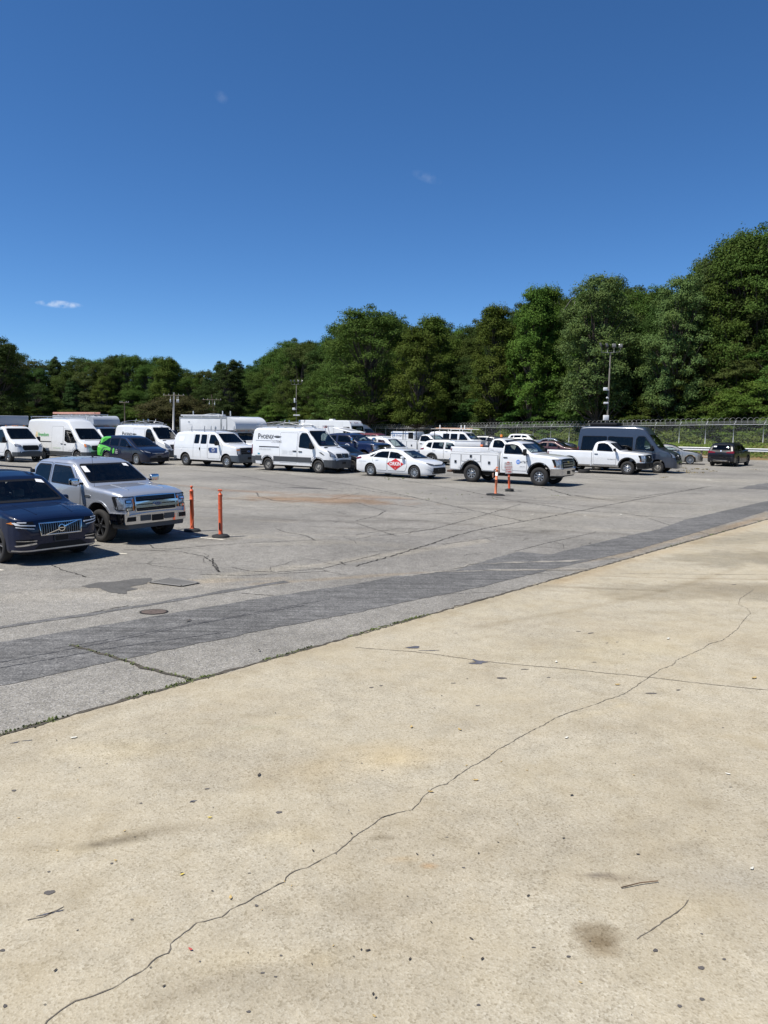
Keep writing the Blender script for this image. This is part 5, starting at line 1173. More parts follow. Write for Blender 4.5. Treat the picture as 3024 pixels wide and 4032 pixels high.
def sedan(label, paintm, pos, heading, anchor=None, **k):
    L = 4.84; V = Vehicle('sedan', label, 'sedan', L)
    prof = [(0, .80), (.03, .94), (.08, 1.04), (.2, 1.08), (.66, 1.12), (.82, 1.15), (1.48, 1.42), (1.85, 1.465), (2.35, 1.468), (2.75, 1.41), (3.42, 1.05), (3.56, .99), (4.1, .93), (4.5, .83), (4.7, .74), (4.8, .62), (4.84, .48)]
    p = dict(hw=.92, H=1.468, paint=paintm, xf=3.98, xr=1.09, r=.335, belt=.96, prof=prof, cowl=3.44, style='multi', sill=.2, deck=.7, rimr=.245,
             screen=[(-.70, 1.04), (.70, 1.04), (.56, 1.38), (-.56, 1.38)], back=[(-.62, 1.17), (.62, 1.17), (.52, 1.40), (-.52, 1.40)],
             doors=[([(2.08, .34), (3.34, .34), (3.46, .66), (3.40, .95), (3.26, 1.02), (2.66, 1.35), (2.08, 1.40)], [(2.14, 1.0), (3.26, .98), (3.1, 1.08), (2.64, 1.29), (2.14, 1.34)], (2.26, .86, .18, .03)), ([(1.28, .68), (1.52, .34), (2.04, .34), (2.04, 1.40), (1.55, 1.38), (1.12, 1.06)], [(1.16, 1.03), (2.0, 1.0), (2.0, 1.34), (1.66, 1.33), (1.42, 1.24)], (1.42, .89, .18, .03))],
             tails=[(.03, .84), (.40, .90), (.38, .99), (.04, .97)], tailb=[(.45, .84), (.84, .86), (.82, .97), (.45, .95)],
             lamp=[(.40, .67), (.78, .72), (.84, .81), (.72, .80), (.42, .75)], grille=[(-.24, .60), (.24, .60), (.24, .76), (-.24, .76)], gframe=CHROME, lower=[(-.66, .28), (.66, .28), (.56, .44), (-.56, .44)], pz=.42, mx=3.08, rows=[2.45, 1.6])
    p.update(k); carbase(V, p); V.place(pos, heading, anchor or (p['xf'], -.9)); return V
def minivan():
    L = 5.17; V = Vehicle('minivan', 'dark navy minivan with lime green wrapped tail and leaf emblem', 'minivan', L)
    DN = paint('ink_blue_paint', (.006, .010, .028), .0, .3, .006, .6, .2)
    prof = [(0, .8), (.03, 1.0), (.10, 1.12), (.28, 1.50), (.42, 1.66), (.8, 1.73), (1.6, 1.775), (2.5, 1.76), (2.98, 1.67), (4.02, 1.13), (4.18, 1.06), (4.6, .97), (4.92, .84), (5.06, .72), (5.13, .60), (5.17, .48)]
    p = dict(hw=1.0, H=1.777, paint=DN, xf=4.18, xr=1.09, r=.345, belt=1.06, prof=prof, cowl=4.02, style='multi', sill=.2, rimr=.225,
             screen=[(-.78, 1.13), (.78, 1.13), (.60, 1.63), (-.60, 1.63)], back=[(-.66, 1.2), (.66, 1.2), (.56, 1.60), (-.56, 1.60)],
             doors=[([(2.42, .36), (3.62, .36), (3.76, .72), (3.74, 1.02), (3.52, 1.14), (2.96, 1.60), (2.42, 1.66)], [(2.48, 1.10), (3.72, 1.04), (3.44, 1.24), (2.92, 1.55), (2.48, 1.60)], (2.58, .95, .18, .03)), ([(1.50, .50), (1.62, .36), (2.38, .36), (2.38, 1.67), (1.36, 1.67)], [(1.42, 1.12), (2.34, 1.10), (2.34, 1.60), (1.42, 1.60)], (2.2, .96, .18, .03))],
             quarter=[(.46, 1.2), (1.32, 1.14), (1.34, 1.60), (.66, 1.58)], tails=[(.02, .96), (.10, .96), (.34, 1.46), (.28, 1.48)], tailb=[(.5, .98), (.92, .98), (.88, 1.12), (.5, 1.12)],
             lamp=[(.48, .72), (.82, .78), (.90, .90), (.80, .90), (.52, .80)], grille=[(-.42, .70), (.42, .70), (.44, .76), (-.44, .76)], lower=[(-.72, .28), (.72, .28), (.62, .46), (-.62, .46)], pz=.46, mx=3.5, rows=[3.0, 2.0], seatz=.4, seatt=1.0, glass=GLD, gframe=STEEL)
    carbase(V, p)
    for h in 'RL':
        g = V.panel('green_wrap', [[(.05, .50), (.62, .46), (.72, .74), (.92, .86), (1.24, .84), (1.52, .78), (1.60, .98), (1.25, 1.06), (.95, 1.12), (.40, 1.18), (.22, 1.2), (.08, 1.06)], [(.30, 1.50), (.40, 1.24), (.44, 1.24), (.62, 1.60), (1.36, 1.64), (1.30, 1.70), (.8, 1.69), (.48, 1.65)]], h, GREEN, eps=.010, skirt=.004)
        V.panel('wrap_stripe', [[(.42, .56), (.58, .50), (.66, .74), (.86, .92), (1.3, .98), (.8, 1.02), (.56, .82)]], h, plain('dark_green_wrap', (.03, .16, .04), .35), g, eps=.014, skirt=0)
        V.panel('leaf_emblem', [(1.86, .62), (1.98, .74), (2.0, .90), (1.92, 1.0), (1.82, .94), (1.76, .80), (1.78, .68)], h, GREEN, eps=.012, skirt=0)
        for i, t in enumerate(('The', 'Grand', 'Greens')): V.text(t, h, 2.2, .86 - i * .10, .095, DECALW, eps=.012, bold=.01)
        V.panel('window_chrome', [[(2.44, 1.655), (2.93, 1.60), (3.72, 1.13), (3.74, 1.145), (2.95, 1.62), (2.44, 1.672)]], h, CHROME, eps=.012, skirt=0)
    V.panel('emblem', [[(-.14, .775), (0, .80), (.14, .775), (0, .785)]], 'F', CHROME, eps=.02, skirt=0)
    V.place(px(536, 1831), -36, (4.18, -.98)); return V
def x3():
    V = suv('black SUV seen from behind beside the guardrail', BLACKP, (0, 0), 0, H=1.676, anchor=(1.03, -.9), glass=GLD, r=.365, rail=BLACKP, tailb=[(.36, .96), (.86, .94), (.84, 1.10), (.40, 1.04)], tails=[(.02, .94), (.26, .98), (.22, 1.08), (.06, 1.1)], clad=BLACKP, wframe=BLK, style='dark', rimr=.26)
    V.bvh = V.bvh
    V.panel('badge', ell(0, 1.10, .045, .045, 16), 'B', [BLUEV, PAPER], eps=.014, ring=.016)
    V.panel('diffuser', rpoly([(-.52, .36), (.52, .36), (.48, .46), (-.48, .46)], .02), 'B', STEEL, eps=.02)
    V.panel('bumper_trim', [(-.78, .62), (.78, .62), (.78, .645), (-.78, .645)], 'B', CHROME, eps=.012, skirt=0)
    V.panel('windscreen_sticker', [(.36, 1.36), (.56, 1.36), (.54, 1.44), (.34, 1.44)], 'B', PAPER, eps=.014, skirt=0)
    V.add('exhaust', lambda b: [tube(b, [(.2, sg * .62, .36), (-.02, sg * .62, .36)], .045, 10) for sg in (-1, 1)], CHROME)
    return V
def navy_nissan():
    return sedan('dark sedan whose nose shows between the grey band van and the white sedan', BLACKP, pd(1385, 1853, 41.8)[:2], -35, (3.98, -.9))

VEH = [xc90, f150, att_truck, corolla, phoenix_front, econoline, minivan, silverado, dark_sprinter, navy_f250, navy_nissan, rental_truck, freedom, ladder_box_truck, phoenix_back, rounded_box_truck, white_cap_truck, step_van, grey_transit, canopy_pickup, ladder_utility, windowed_van, white_work_pickup]
import time as _t, os
_only = os.environ.get('ONLYV')
for fn in VEH:
    if _only and fn.__name__ not in _only.split(','): continue
    _a = _t.time(); fn(); print(fn.__name__, round(_t.time() - _a, 2))
_a = _t.time()
if not _only:
    v = x3(); v.place(px(2903, 1837)[:2], 50, (1.03, -.9))
    sedan('silver sedan with black hood and many spoked wheels beside the slate passenger van', BEIGE, px(2716, 1829)[:2], -22, hoodmat=BLACKP, roofmat=BLACKP, hmat=BEIGE)
    suv('white crossover with dark rear side windows behind the service body truck', WHITE, pd(1838, 1825, 49.)[:2], -35)
    suv('white crossover half hidden behind the white sedan with red diamond', WHITE, pd(1562, 1822, 51.)[:2], -35, H=1.80, rail=WHITE)
    suv('maroon SUV beside the dark grey high roof van', MAROON, pd(1515, 1775, 70.)[:2], -35, H=1.85)
    suv('pearl white crossover parked against the chain link fence', WHITE, pd(2105, 1772, 86.)[:2], -35, glass=GLD, H=1.8)
    suv('charcoal crossover just behind the work pickup with amber beacon', BLACKP, pd(2120, 1812, 54.)[:2], -35, H=1.75, rail=STEEL)
    suv('black estate car with silver roof rails under the ladder rack', BLACKP, pd(2060, 1800, 58.)[:2], -35, H=1.7, rail=CHROME)
    sedan('slate blue sedan close to the fence', plain('x', (1, 1, 1)) if 0 else paint('slate_blue_paint', (.05, .075, .12), .3), pd(2222, 1773, 80.)[:2], -35, style='alloy')
    sedan('dull red sedan with lifted hood in front of the slate blue sedan', paint('dull_red_paint', (.065, .014, .014), .1), pd(2238, 1795, 62.)[:2], -35, style='alloy')
    suv('bright blue car beside the windowed white van', BLUEP, pd(1925, 1768, 77.)[:2], -35, H=1.6)
    suv('silver crossover next to the bright blue car', BEIGE, pd(1975, 1768, 75.)[:2], -35, H=1.66)
    sedan('white car in the gap beside the older cargo van', WHITE, pd(714, 1800, 56.)[:2], -35, style='steel', H=1.468)
    suv('black SUV near the white utility pole', BLACKP, pd(668, 1790, 66.)[:2], -35, H=2.0)
print('cars', round(_t.time() - _a, 2))
# ================================================================== ground
rs = np.random.RandomState(7)
_lat = rs.rand(256, 256)
def vnoise(x, y):
    xi = np.floor(x).astype(int); yi = np.floor(y).astype(int); fx = x - xi; fy = y - yi
    fx = fx * fx * (3 - 2 * fx); fy = fy * fy * (3 - 2 * fy)
    g = lambda a, b: _lat[a % 256, b % 256]
    return (g(xi, yi) * (1 - fx) + g(xi + 1, yi) * fx) * (1 - fy) + (g(xi, yi + 1) * (1 - fx) + g(xi + 1, yi + 1) * fx) * fy
def fbm(x, y, o=4):
    r = 0; a = .5; t = 0
    for k in range(o): r = r + a * vnoise(x * 2 ** k + 17 * k, y * 2 ** k + 31 * k); t += a; a *= .5
    return r / t
def P2(x, y): q = px(x, y); return np.array([q.x, q.y])
class Tint:
    """stains, dust and wear of a paved surface, kept as a colour factor per vertex"""
    def __init__(s, X, Y): s.X, s.Y = X, Y; s.c = np.ones(X.shape + (3,)); s.nz = fbm(X * 2.2, Y * 2.2, 4) - .5; s.nf = fbm(X * 7, Y * 7, 3) - .5
    def mul(s, m, col, amt):
        m = np.clip(m, 0, 1)[..., None] * amt; s.c = s.c * (1 - m) + s.c * np.array(col) * m
    def blob(s, c, rx, ry, ang, col, amt, soft=.6, rag=.8):
        dx, dy = s.X - c[0], s.Y - c[1]; ca, sa = math.cos(ang), math.sin(ang)
        u, v = (dx * ca + dy * sa) / rx, (-dx * sa + dy * ca) / ry
        d = np.sqrt(u * u + v * v) + s.nz * rag + s.nf * rag * .5
        s.mul((1 - d) / soft, col, amt)
    def stroke(s, pts, w, col, amt, soft=.7, rag=.8):
        D = np.full(s.X.shape, 1e9)
        for a, b in zip(pts, pts[1:]):
            a, b = np.array(a), np.array(b); ab = b - a; L2 = ab @ ab
            t = np.clip(((s.X - a[0]) * ab[0] + (s.Y - a[1]) * ab[1]) / L2, 0, 1)
            D = np.minimum(D, np.hypot(s.X - a[0] - t * ab[0], s.Y - a[1] - t * ab[1]))
        s.mul((1 - (D / w + s.nz * rag + s.nf * rag * .6)) / soft, col, amt)
def gridmesh(name, X, Y, Z, tint, mat, keep=None):
    ny, nx = X.shape; v = np.stack([X, Y, Z], -1).reshape(-1, 3)
    i = np.arange(ny * nx).reshape(ny, nx); f = np.stack([i[:-1, :-1], i[:-1, 1:], i[1:, 1:], i[1:, :-1]], -1).reshape(-1, 4)
    if keep is not None: f = f[keep[f].all(1)]
    me = bpy.data.meshes.new(name); me.vertices.add(len(v)); me.vertices.foreach_set('co', v.ravel())
    me.loops.add(f.size); me.loops.foreach_set('vertex_index', f.ravel().astype(np.int32))
    me.polygons.add(len(f)); me.polygons.foreach_set('loop_start', np.arange(0, f.size, 4, dtype=np.int32))
    me.update(calc_edges=True)
    if tint is not None:
        at = me.color_attributes.new('wear', 'FLOAT_COLOR', 'POINT')
        c = np.concatenate([tint.reshape(-1, 3), np.ones((len(v), 1))], 1); at.data.foreach_set('color', c.ravel().astype(np.float32))
    me.materials.append(mat); o = bpy.data.objects.new(name, me); link(o); o['kind'] = 'structure'; return o
def paved(name, base, agg=1., light=(.5, .48, .45), dark=(.08, .08, .08), sc=(55, 120), blot=.14, rough=.9, attr=True, bump=.35, warm=None, mott=.16, streak=None):
    m, n, b, o = newmat(name); t = N(n, 'ShaderNodeTexCoord'); V_ = t.outputs['Object']
    def noise(s_, d=5, r_=.6):
        z = N(n, 'ShaderNodeTexNoise'); z.inputs['Scale'].default_value = s_; z.inputs['Detail'].default_value = d; z.inputs['Roughness'].default_value = r_; L_(n, V_, z.inputs['Vector']); return z.outputs[0]
    def mixc(f, a, c, bt='MIX'):
        x = N(n, 'ShaderNodeMix'); x.data_type = 'RGBA'; x.blend_type = bt
        for k, q in ((0, f), (6, a), (7, c)):
            if isinstance(q, (int, float)): x.inputs[k].default_value = q
            elif isinstance(q, tuple): x.inputs[k].default_value = (*q, 1)
            else: L_(n, q, x.inputs[k])
        return x.outputs[2]
    def rng(q, a, c, lo=0., hi=1.):
        x = N(n, 'ShaderNodeMapRange'); L_(n, q, x.inputs[0]); x.inputs[1].default_value = a; x.inputs[2].default_value = c; x.inputs[3].default_value = lo; x.inputs[4].default_value = hi; return x.outputs[0]
    vo = N(n, 'ShaderNodeTexVoronoi'); vo.inputs['Scale'].default_value = sc[0]; L_(n, V_, vo.inputs['Vector'])
    sp = N(n, 'ShaderNodeSeparateColor'); L_(n, vo.outputs['Color'], sp.inputs[0])
    v2 = N(n, 'ShaderNodeTexVoronoi'); v2.inputs['Scale'].default_value = sc[1]; L_(n, V_, v2.inputs['Vector'])
    s2 = N(n, 'ShaderNodeSeparateColor'); L_(n, v2.outputs['Color'], s2.inputs[0])
    c = mixc(rng(sp.outputs[0], .62, .95, 0, .55 * agg), base, light)
    c = mixc(rng(sp.outputs[1], .70, .96, 0, .75 * agg), c, dark)
    c = mixc(rng(s2.outputs[0], .5, 1., 0, .40 * agg), c, dark)
    c = mixc(rng(s2.outputs[1], .6, 1., 0, .40 * agg), c, light)
    k = rng(noise(.35, 6, .65), .3, .7, 1 - blot, 1 + blot); c = mixc(1., c, k, 'MULTIPLY')
    k = rng(noise(4.5, 6, .7), .3, .7, 1 - mott, 1 + mott); c = mixc(1., c, k, 'MULTIPLY')
    if streak:
        mp = N(n, 'ShaderNodeMapping'); L_(n, V_, mp.inputs['Vector']); mp.inputs['Rotation'].default_value = (0, 0, -streak[0]); mp.inputs['Scale'].default_value = (.5, 9., 1.)
        z = N(n, 'ShaderNodeTexNoise'); z.inputs['Scale'].default_value = 1.2; z.inputs['Detail'].default_value = 7; z.inputs['Roughness'].default_value = .7; L_(n, mp.outputs[0], z.inputs['Vector'])
        c = mixc(1., c, rng(z.outputs[0], .32, .68, 1 - streak[1], 1 + streak[1]), 'MULTIPLY')
    if warm: c = mixc(rng(noise(.8, 6, .7), .42, .66, 0, warm[1]), c, warm[0])
    if attr:
        a = N(n, 'ShaderNodeAttribute'); a.attribute_name = 'wear'; c = mixc(1., c, a.outputs['Color'], 'MULTIPLY')
    L_(n, c, b.inputs['Base Color']); b.inputs['Roughness'].default_value = rough; b.inputs['Specular IOR Level'].default_value = .25
    bp = N(n, 'ShaderNodeBump'); bp.inputs['Strength'].default_value = bump; bp.inputs['Distance'].default_value = .006
    ad = N(n, 'ShaderNodeMath', _operation='ADD'); L_(n, vo.outputs['Distance'], ad.inputs[0]); L_(n, noise(30, 3), ad.inputs[1]); L_(n, ad.outputs[0], bp.inputs['Height']); L_(n, bp.outputs[0], b.inputs['Normal'])
    return m
ASPH = paved('worn_asphalt', (.215, .200, .168), 1., (.46, .44, .41), (.07, .07, .07), (78, 175), blot=.20, mott=.18)
ASPD = paved('dark_asphalt', (.112, .110, .106), .8, (.30, .29, .27), (.04, .04, .042), (60, 130), blot=.22, attr=False, mott=.24, streak=(.90, .38))
CONC = paved('aggregate_concrete', (.395, .350, .262), .72, (.55, .51, .41), (.17, .14, .09), (80, 140), blot=.09, warm=((.42, .352, .23), .40), bump=.25, mott=.12)

# --- asphalt lot: a wear-tinted sheet that is finer near the dock
ys = [3.0]
while ys[-1] < 96: ys.append(ys[-1] + max(.07, .0085 * ys[-1]))
ys = np.array(ys); xs_ = np.arange(-42, 48, .16); X, Y = np.meshgrid(xs_, ys)
T_ = Tint(X, Y)
U = lambda *p: [P2(*q) for q in p]
def lane_strips(n, col, amt):
    for k in range(n):
        a = rs.uniform(0, 1); x0 = rs.uniform(200, 2400); y0 = rs.uniform(1890, 2120); w = rs.uniform(.12, .4)
        L0 = rs.uniform(150, 600); sl = rs.uniform(.02, .10)
        T_.stroke(U((x0, y0), (x0 + L0, y0 + L0 * sl)), w, col, amt * rs.uniform(.4, 1))
lane_strips(26, (.62, .60, .58), .6); lane_strips(10, (1.25, 1.22, 1.15), .6)
T_.blob(P2(1240, 1968), 3.8, 1.3, -.25, (1.02, .72, .50), .8); T_.blob(P2(1420, 1955), 2.6, .8, -.3, (1.0, .70, .5), .6); T_.blob(P2(1000, 1935), 2.4, .5, -.2, (.95, .75, .6), .5)
T_.stroke(U((640, 1905), (900, 1930), (1180, 1950)), .35, (.95, .74, .6), .5)
T_.blob(P2(1218, 1922), .9, .35, -.2, (.35, .35, .38), .85, .3); T_.blob(P2(1000, 1889), .6, .25, 0, (.5, .5, .5), .7); T_.blob(P2(1530, 1965), 1.4, .35, -.2, (.55, .58, .66), .6)
T_.blob(P2(430, 2315), 1.0, .35, .15, (.75, .74, .72), .7, .5, .7)
T_.blob(P2(230, 2345), 2.6, .55, .15, (1.28, 1.26, 1.22), .8); T_.blob(P2(640, 2310), 1.6, .4, .2, (1.3, 1.26, 1.2), .8); T_.blob(P2(860, 2285), 1.5, .22, .2, (1.25, 1.15, 1.0), .8); T_.blob(P2(100, 2300), 1.5, .5, .2, (1.2, 1.19, 1.17), .7)
T_.stroke(U((850, 2270), (1250, 2225), (1560, 2180), (1900, 2130)), .30, (1.28, 1.24, 1.15), .8); T_.stroke(U((1000, 2300), (1500, 2265), (1800, 2250), (2100, 2240), (2450, 2245)), .16, (1.16, 1.02, .84), .7)
T_.stroke(U((1900, 2250), (2200, 2215), (2420, 2190), (2700, 2110), (3024, 2040)), .3, (1.15, 1.0, .80), .7); T_.stroke(U((2560, 2190), (2800, 2110), (3024, 2020)), .22, (1.06, .90, .72), .6)
T_.blob(P2(1180, 2140), 1.6, .35, .2, (1.12, 1.1, 1.05), .7); T_.blob(P2(2300, 2030), 5, 1.2, .3, (1.14, 1.13, 1.1), .8); T_.blob(P2(2600, 1960), 5, 1.4, .2, (1.13, 1.12, 1.1), .8); T_.blob(P2(2780, 1890), 6, 1.6, 0, (1.16, 1.15, 1.12), .8)
for (x, y, rx, ry, k) in ((660, 2130, .35, .12, .5), (60, 2108, .5, .2, .5), (470, 2180, .3, .1, .5), (1760, 1898, .7, .2, .5), (2380, 1880, .9, .2, .5), (2750, 1942, .6, .15, .55), (330, 1870, 3, .8, .75), (1900, 1985, 1.4, .2, .7), (1560, 2050, 1.5, .2, .75)):
    T_.blob(P2(x, y), rx, ry, .1, (k, k, k), .8)
for (pts) in (((0, 2480), (350, 2420), (760, 2350), (1130, 2290)),):
    pass
nz = fbm(X * .25, Y * .25, 4); T_.mul((nz - .5) * 3, (.84, .84, .85), 1.); T_.mul((.47 - nz) * 4, (1.10, 1.09, 1.06), 1.)
# --- concrete dock apron and its edge line
EA, EB = P2(0, 2902), P2(3024, 2046); ed = (EB - EA) / np.linalg.norm(EB - EA); en = np.array([ed[1], -ed[0]])      # en points to the camera side
side = (X - EA[0]) * en[0] + (Y - EA[1]) * en[1]
gridmesh('asphalt_lot', X, Y, np.zeros_like(X), T_.c, ASPH, keep=(side < .25).ravel())
# everything beyond the sheet
bm = bmesh.new(); bm.faces.new([bm.verts.new(q) for q in ((-700, -500, -.014), (700, -500, -.014), (700, 700, -.014), (-700, 700, -.014))])
tag(finish(bm, 'ground', paved('outer_asphalt', (.22, .21, .19), 1., attr=False), None, None), kind='structure')
# unseen dark terrain ring behind the camera, added to darken reflections on the vehicles
bm = bmesh.new(); prev = None
for k in range(41):
    a = math.radians(212 + k * 6.4 - 90 + 62); row = []
    for r_, h_ in ((125, -.1), (135, 4), (150, 7), (190, 9), (260, 10)):
        q = r_ * (1 + .06 * math.sin(k * 1.7)); row.append(bm.verts.new((q * math.cos(a), q * math.sin(a), h_ * (1 + .25 * math.sin(k * .9) + .15 * math.sin(k * 2.3)))))
    if prev:
        for i in range(4): bm.faces.new((prev[i], row[i], row[i + 1], prev[i + 1]))
    prev = row
tag(finish(bm, 'added_dark_ring', plain('dark_ring_surface', (.035, .042, .028), .95, var=.4, nscale=.2), None, 60), kind='structure')
us = np.arange(-10, 32, .055); vs_ = np.arange(0, 14, .055); Ug, Vg = np.meshgrid(us, vs_)
Xc = EA[0] + ed[0] * Ug + en[0] * Vg; Yc = EA[1] + ed[1] * Ug + en[1] * Vg
wig = (fbm(Ug[0] * 1.3, Ug[0] * 0 + 3, 4) - .5) * .10; Xc[0] += en[0] * (wig - .0); Yc[0] += en[1] * wig
C_ = Tint(Xc, Yc)
for (x, y, rx, ry, a, k, am, so) in ((420, 3325, .26, .075, .35, (.30, .28, .27), .95, 1.0), (400, 3330, .12, .03, .35, (.55, .53, .52), .9, .8), (580, 3285, .42, .09, .35, (.60, .57, .53), .85, 1.2), (1505, 3305, .10, .045, .2, (.5, .47, .42), .7, .7), (2400, 3460, .15, .025, -.1, (.30, .28, .31), .95, .9), (2420, 3465, .3, .06, 0, (.72, .68, .64), .8, 1.2),
        (2340, 3690, .150, .115, .3, (.60, .55, .48), .95, .3), (2370, 3740, .09, .09, 0, (.70, .65, .58), .8, .3), (1675, 3415, .05, .03, .2, (1.25, .75, .35), .8, .8), (1580, 3390, .16, .05, .2, (1.05, .9, .70), .7, .9),
        (1880, 2612, .09, .05, .6, (.22, .22, .26), .95, .2), (1620, 2555, .09, .03, 0, (.5, .45, .38), .8, .4), (1975, 2675, .07, .03, 0, (.5, .46, .4), .8, .4), (2330, 2497, .035, .015, 0, (.2, .19, .17), .9, .3), (2565, 2735, .05, .02, 0, (.4, .38, .36), .9, .3), (2280, 2490, .03, .01, 0, (.3, .28, .25), .9, .3),
        (195, 3523, .025, .018, .2, (.26, .26, .30), .95, .25), (190, 3610, .11, .012, .35, (.42, .38, .36), .8, .6), (1098, 3206, .018, .012, 0, (.3, .3, .32), .9, .25), (2760, 3820, .016, .012, 0, (.2, .18, .18), .9, .25), (2580, 3752, .014, .010, 0, (.28, .26, .26), .9, .25), (2400, 2560, 2., .8, .3, (1.05, 1.03, .95), .7, 1.),
        (1500, 3000, 1.2, .35, .3, (1.03, .96, .83), .7, 1.), (800, 2800, 1.4, .25, .5, (.92, .90, .88), .8, 1.), (2700, 2850, 1.6, .35, .1, (.85, .83, .80), .8, 1.), (2850, 2330, 2.6, .8, .1, (.74, .73, .71), .95, .45), (2980, 2200, 2.8, 1.0, .2, (.70, .70, .69), .95, .5), (3000, 2120, 3.4, .8, .5, (.74, .74, .73), .95, .5), (2500, 2420, 1.6, .3, .2, (.84, .83, .81), .8, 1.), (2900, 3500, .7, .35, .1, (.95, .98, 1.06), .8, 1.), (700, 3930, .5, .06, .5, (.78, .76, .74), .8, 1.), (1000, 2870, .3, .06, .2, (.88, .93, .90), .8, .8), (2700, 3750, .5, .3, .3, (.84, .82, .78), .8, 1.1)):
    C_.blob(P2(x, y), rx, ry, a, k, am, so)
C_.stroke(U((2150, 2310), (2400, 2322), (2620, 2330)), .10, (.74, .72, .68), .8, .9); C_.stroke(U((1900, 2470), (2300, 2400), (2620, 2330), (2900, 2240)), .12, (.84, .82, .78), .8, .9)
C_.stroke(U((1900, 2460), (2300, 2468), (2700, 2500), (3024, 2530)), .5, (.94, .93, .92), .8, .9)
C_.stroke([EA - ed * 6 + en * .10, EA + ed * 12 + en * .10], .22, (.86, .83, .78), .8, 1.); C_.stroke([EA + ed * 9 + en * .15, EA + ed * 30 + en * .15], .35, (1.0, .90, .78), .6, 1.)
C_.stroke(U((700, 2900), (1500, 2700), (2200, 2540), (2900, 2400)), .5, (.93, .92, .90), .7, 1.); 
C_.stroke(U((2350, 2270), (2700, 2280), (3024, 2285)), .05, (.7, .66, .6), .6, .8)
for k in range(34):
    x0 = rs.uniform(0, 2800); y0 = rs.uniform(2750, 3900); C_.blob(P2(x0, y0), rs.uniform(.15, .6), rs.uniform(.05, .2), rs.uniform(0, .6), ((.84, .83, .82) if rs.rand() < .6 else (1.08, 1.05, .97)), .7, 1.)
nz = fbm(Xc * .9, Yc * .9, 4); C_.mul((nz - .5) * 3, (.88, .87, .86), 1.); nz = fbm(Xc * 6, Yc * 6, 3); C_.mul((nz - .55) * 4, (.90, .88, .84), .8)
slab = gridmesh('concrete_apron', Xc, Yc, np.full_like(Xc, .012), C_.c, CONC)

# --- ribbons lying on the paving
def resample(pts, d):
    out = [np.array(pts[0])]
    for a, b in zip(pts, pts[1:]):
        a, b = np.array(a), np.array(b); n = max(1, int(np.linalg.norm(b - a) / d))
        for k in range(1, n + 1): out.append(a + (b - a) * k / n)
    return out
def ribbon(bm, pts, w, z, jit=.4, wob=.0, taper=False, d=None):
    p = resample(pts, d or max(.03, w * 2)); n = len(p); L = R_ = None
    for i in range(n):
        t = p[min(i + 1, n - 1)] - p[max(i - 1, 0)]; t = t / (np.linalg.norm(t) + 1e-9); q = np.array([-t[1], t[0]])
        c = p[i] + q * rs.uniform(-wob, wob); ww = w / 2 * rs.uniform(1 - jit, 1 + jit) * ((.35 + .65 * math.sin(math.pi * min(1, max(.02, i / max(1, n - 1))))) if taper else 1)
        a = bm.verts.new((*(c + q * ww), z)); b = bm.verts.new((*(c - q * ww), z))
        if L: bm.faces.new((L, a, b, R_))
        L, R_ = a, b
def flatpoly(bm, pts, z, rag=.0, d=.3):
    p = resample(list(pts) + [pts[0]], d)[:-1]; p = [q + rs.uniform(-rag, rag, 2) for q in p]; bm.faces.new([bm.verts.new((*q, z)) for q in p])
CRK = plain('crack_dirt', (.035, .032, .027), .95, var=.4); CRKC = plain('concrete_crack', (.13, .11, .085), .95, var=.4)
def sc4(*q): return U(*[(x * .9042, 2000 + y * .9042) for x, y in q])
def sc5(*q): return U(*[(1400 + x * .979, 1850 + y * .979) for x, y in q])
def sc6(*q): return U(*[(x * .9042, 2900 + y * .9042) for x, y in q])
def sc7(*q): return U(*[(1500 + x * .9186, 2900 + y * .9186) for x, y in q])
bm = bmesh.new()
main = sc6((180, 1290), (210, 1252), (270, 1205), (330, 1165), (410, 1140), (490, 1110), (560, 1065), (620, 1035), (680, 975), (735, 955), (745, 915), (785, 880), (860, 822), (915, 806), (965, 795), (1000, 764), (1065, 735), (1130, 695), (1190, 665), (1238, 642), (1258, 607), (1310, 588), (1360, 570), (1400, 545), (1450, 522), (1510, 480), (1535, 448), (1600, 405), (1659, 365))
main += sc7((60, 338), (130, 322), (165, 290), (190, 258), (230, 225), (280, 210), (330, 175), (360, 150), (400, 130), (440, 108), (470, 90), (500, 60), (545, 40), (610, 0))
main += sc5((700, 1060), (760, 1030), (800, 1005), (850, 985), (910, 965), (960, 950), (1010, 930), (1060, 915), (1090, 900), (1120, 880), (1170, 845), (1230, 805), (1275, 790), (1290, 770), (1340, 748), (1400, 722), (1420, 705), (1475, 690), (1500, 672), (1535, 645), (1560, 610), (1588, 580), (1575, 560), (1540, 545), (1545, 522), (1600, 485))
ribbon(bm, main, .0055, .0155, .65, .006, d=.03)
ribbon(bm, sc5((0, 718), (100, 727), (230, 735), (330, 748), (520, 775), (690, 792), (850, 805), (1000, 822), (1170, 838), (1400, 865), (1700, 895)), .010, .0150, .5, .008)
ribbon(bm, sc7((1095, 878), (1150, 845), (1220, 795), (1280, 755), (1320, 710)), .005, .0150, .7, .004); ribbon(bm, sc5((1060, 420), (1659, 425)), .010, .0150, .5, .01)
ribbon(bm, sc6((120, 810), (190, 795), (280, 752)), .008, .0150, .9, .004); ribbon(bm, sc7((0, 357), (60, 338)), .008, .0155, .5, .004)
tag(finish(bm, 'concrete_cracks', CRKC, None, None), kind='structure')
bm = bmesh.new()
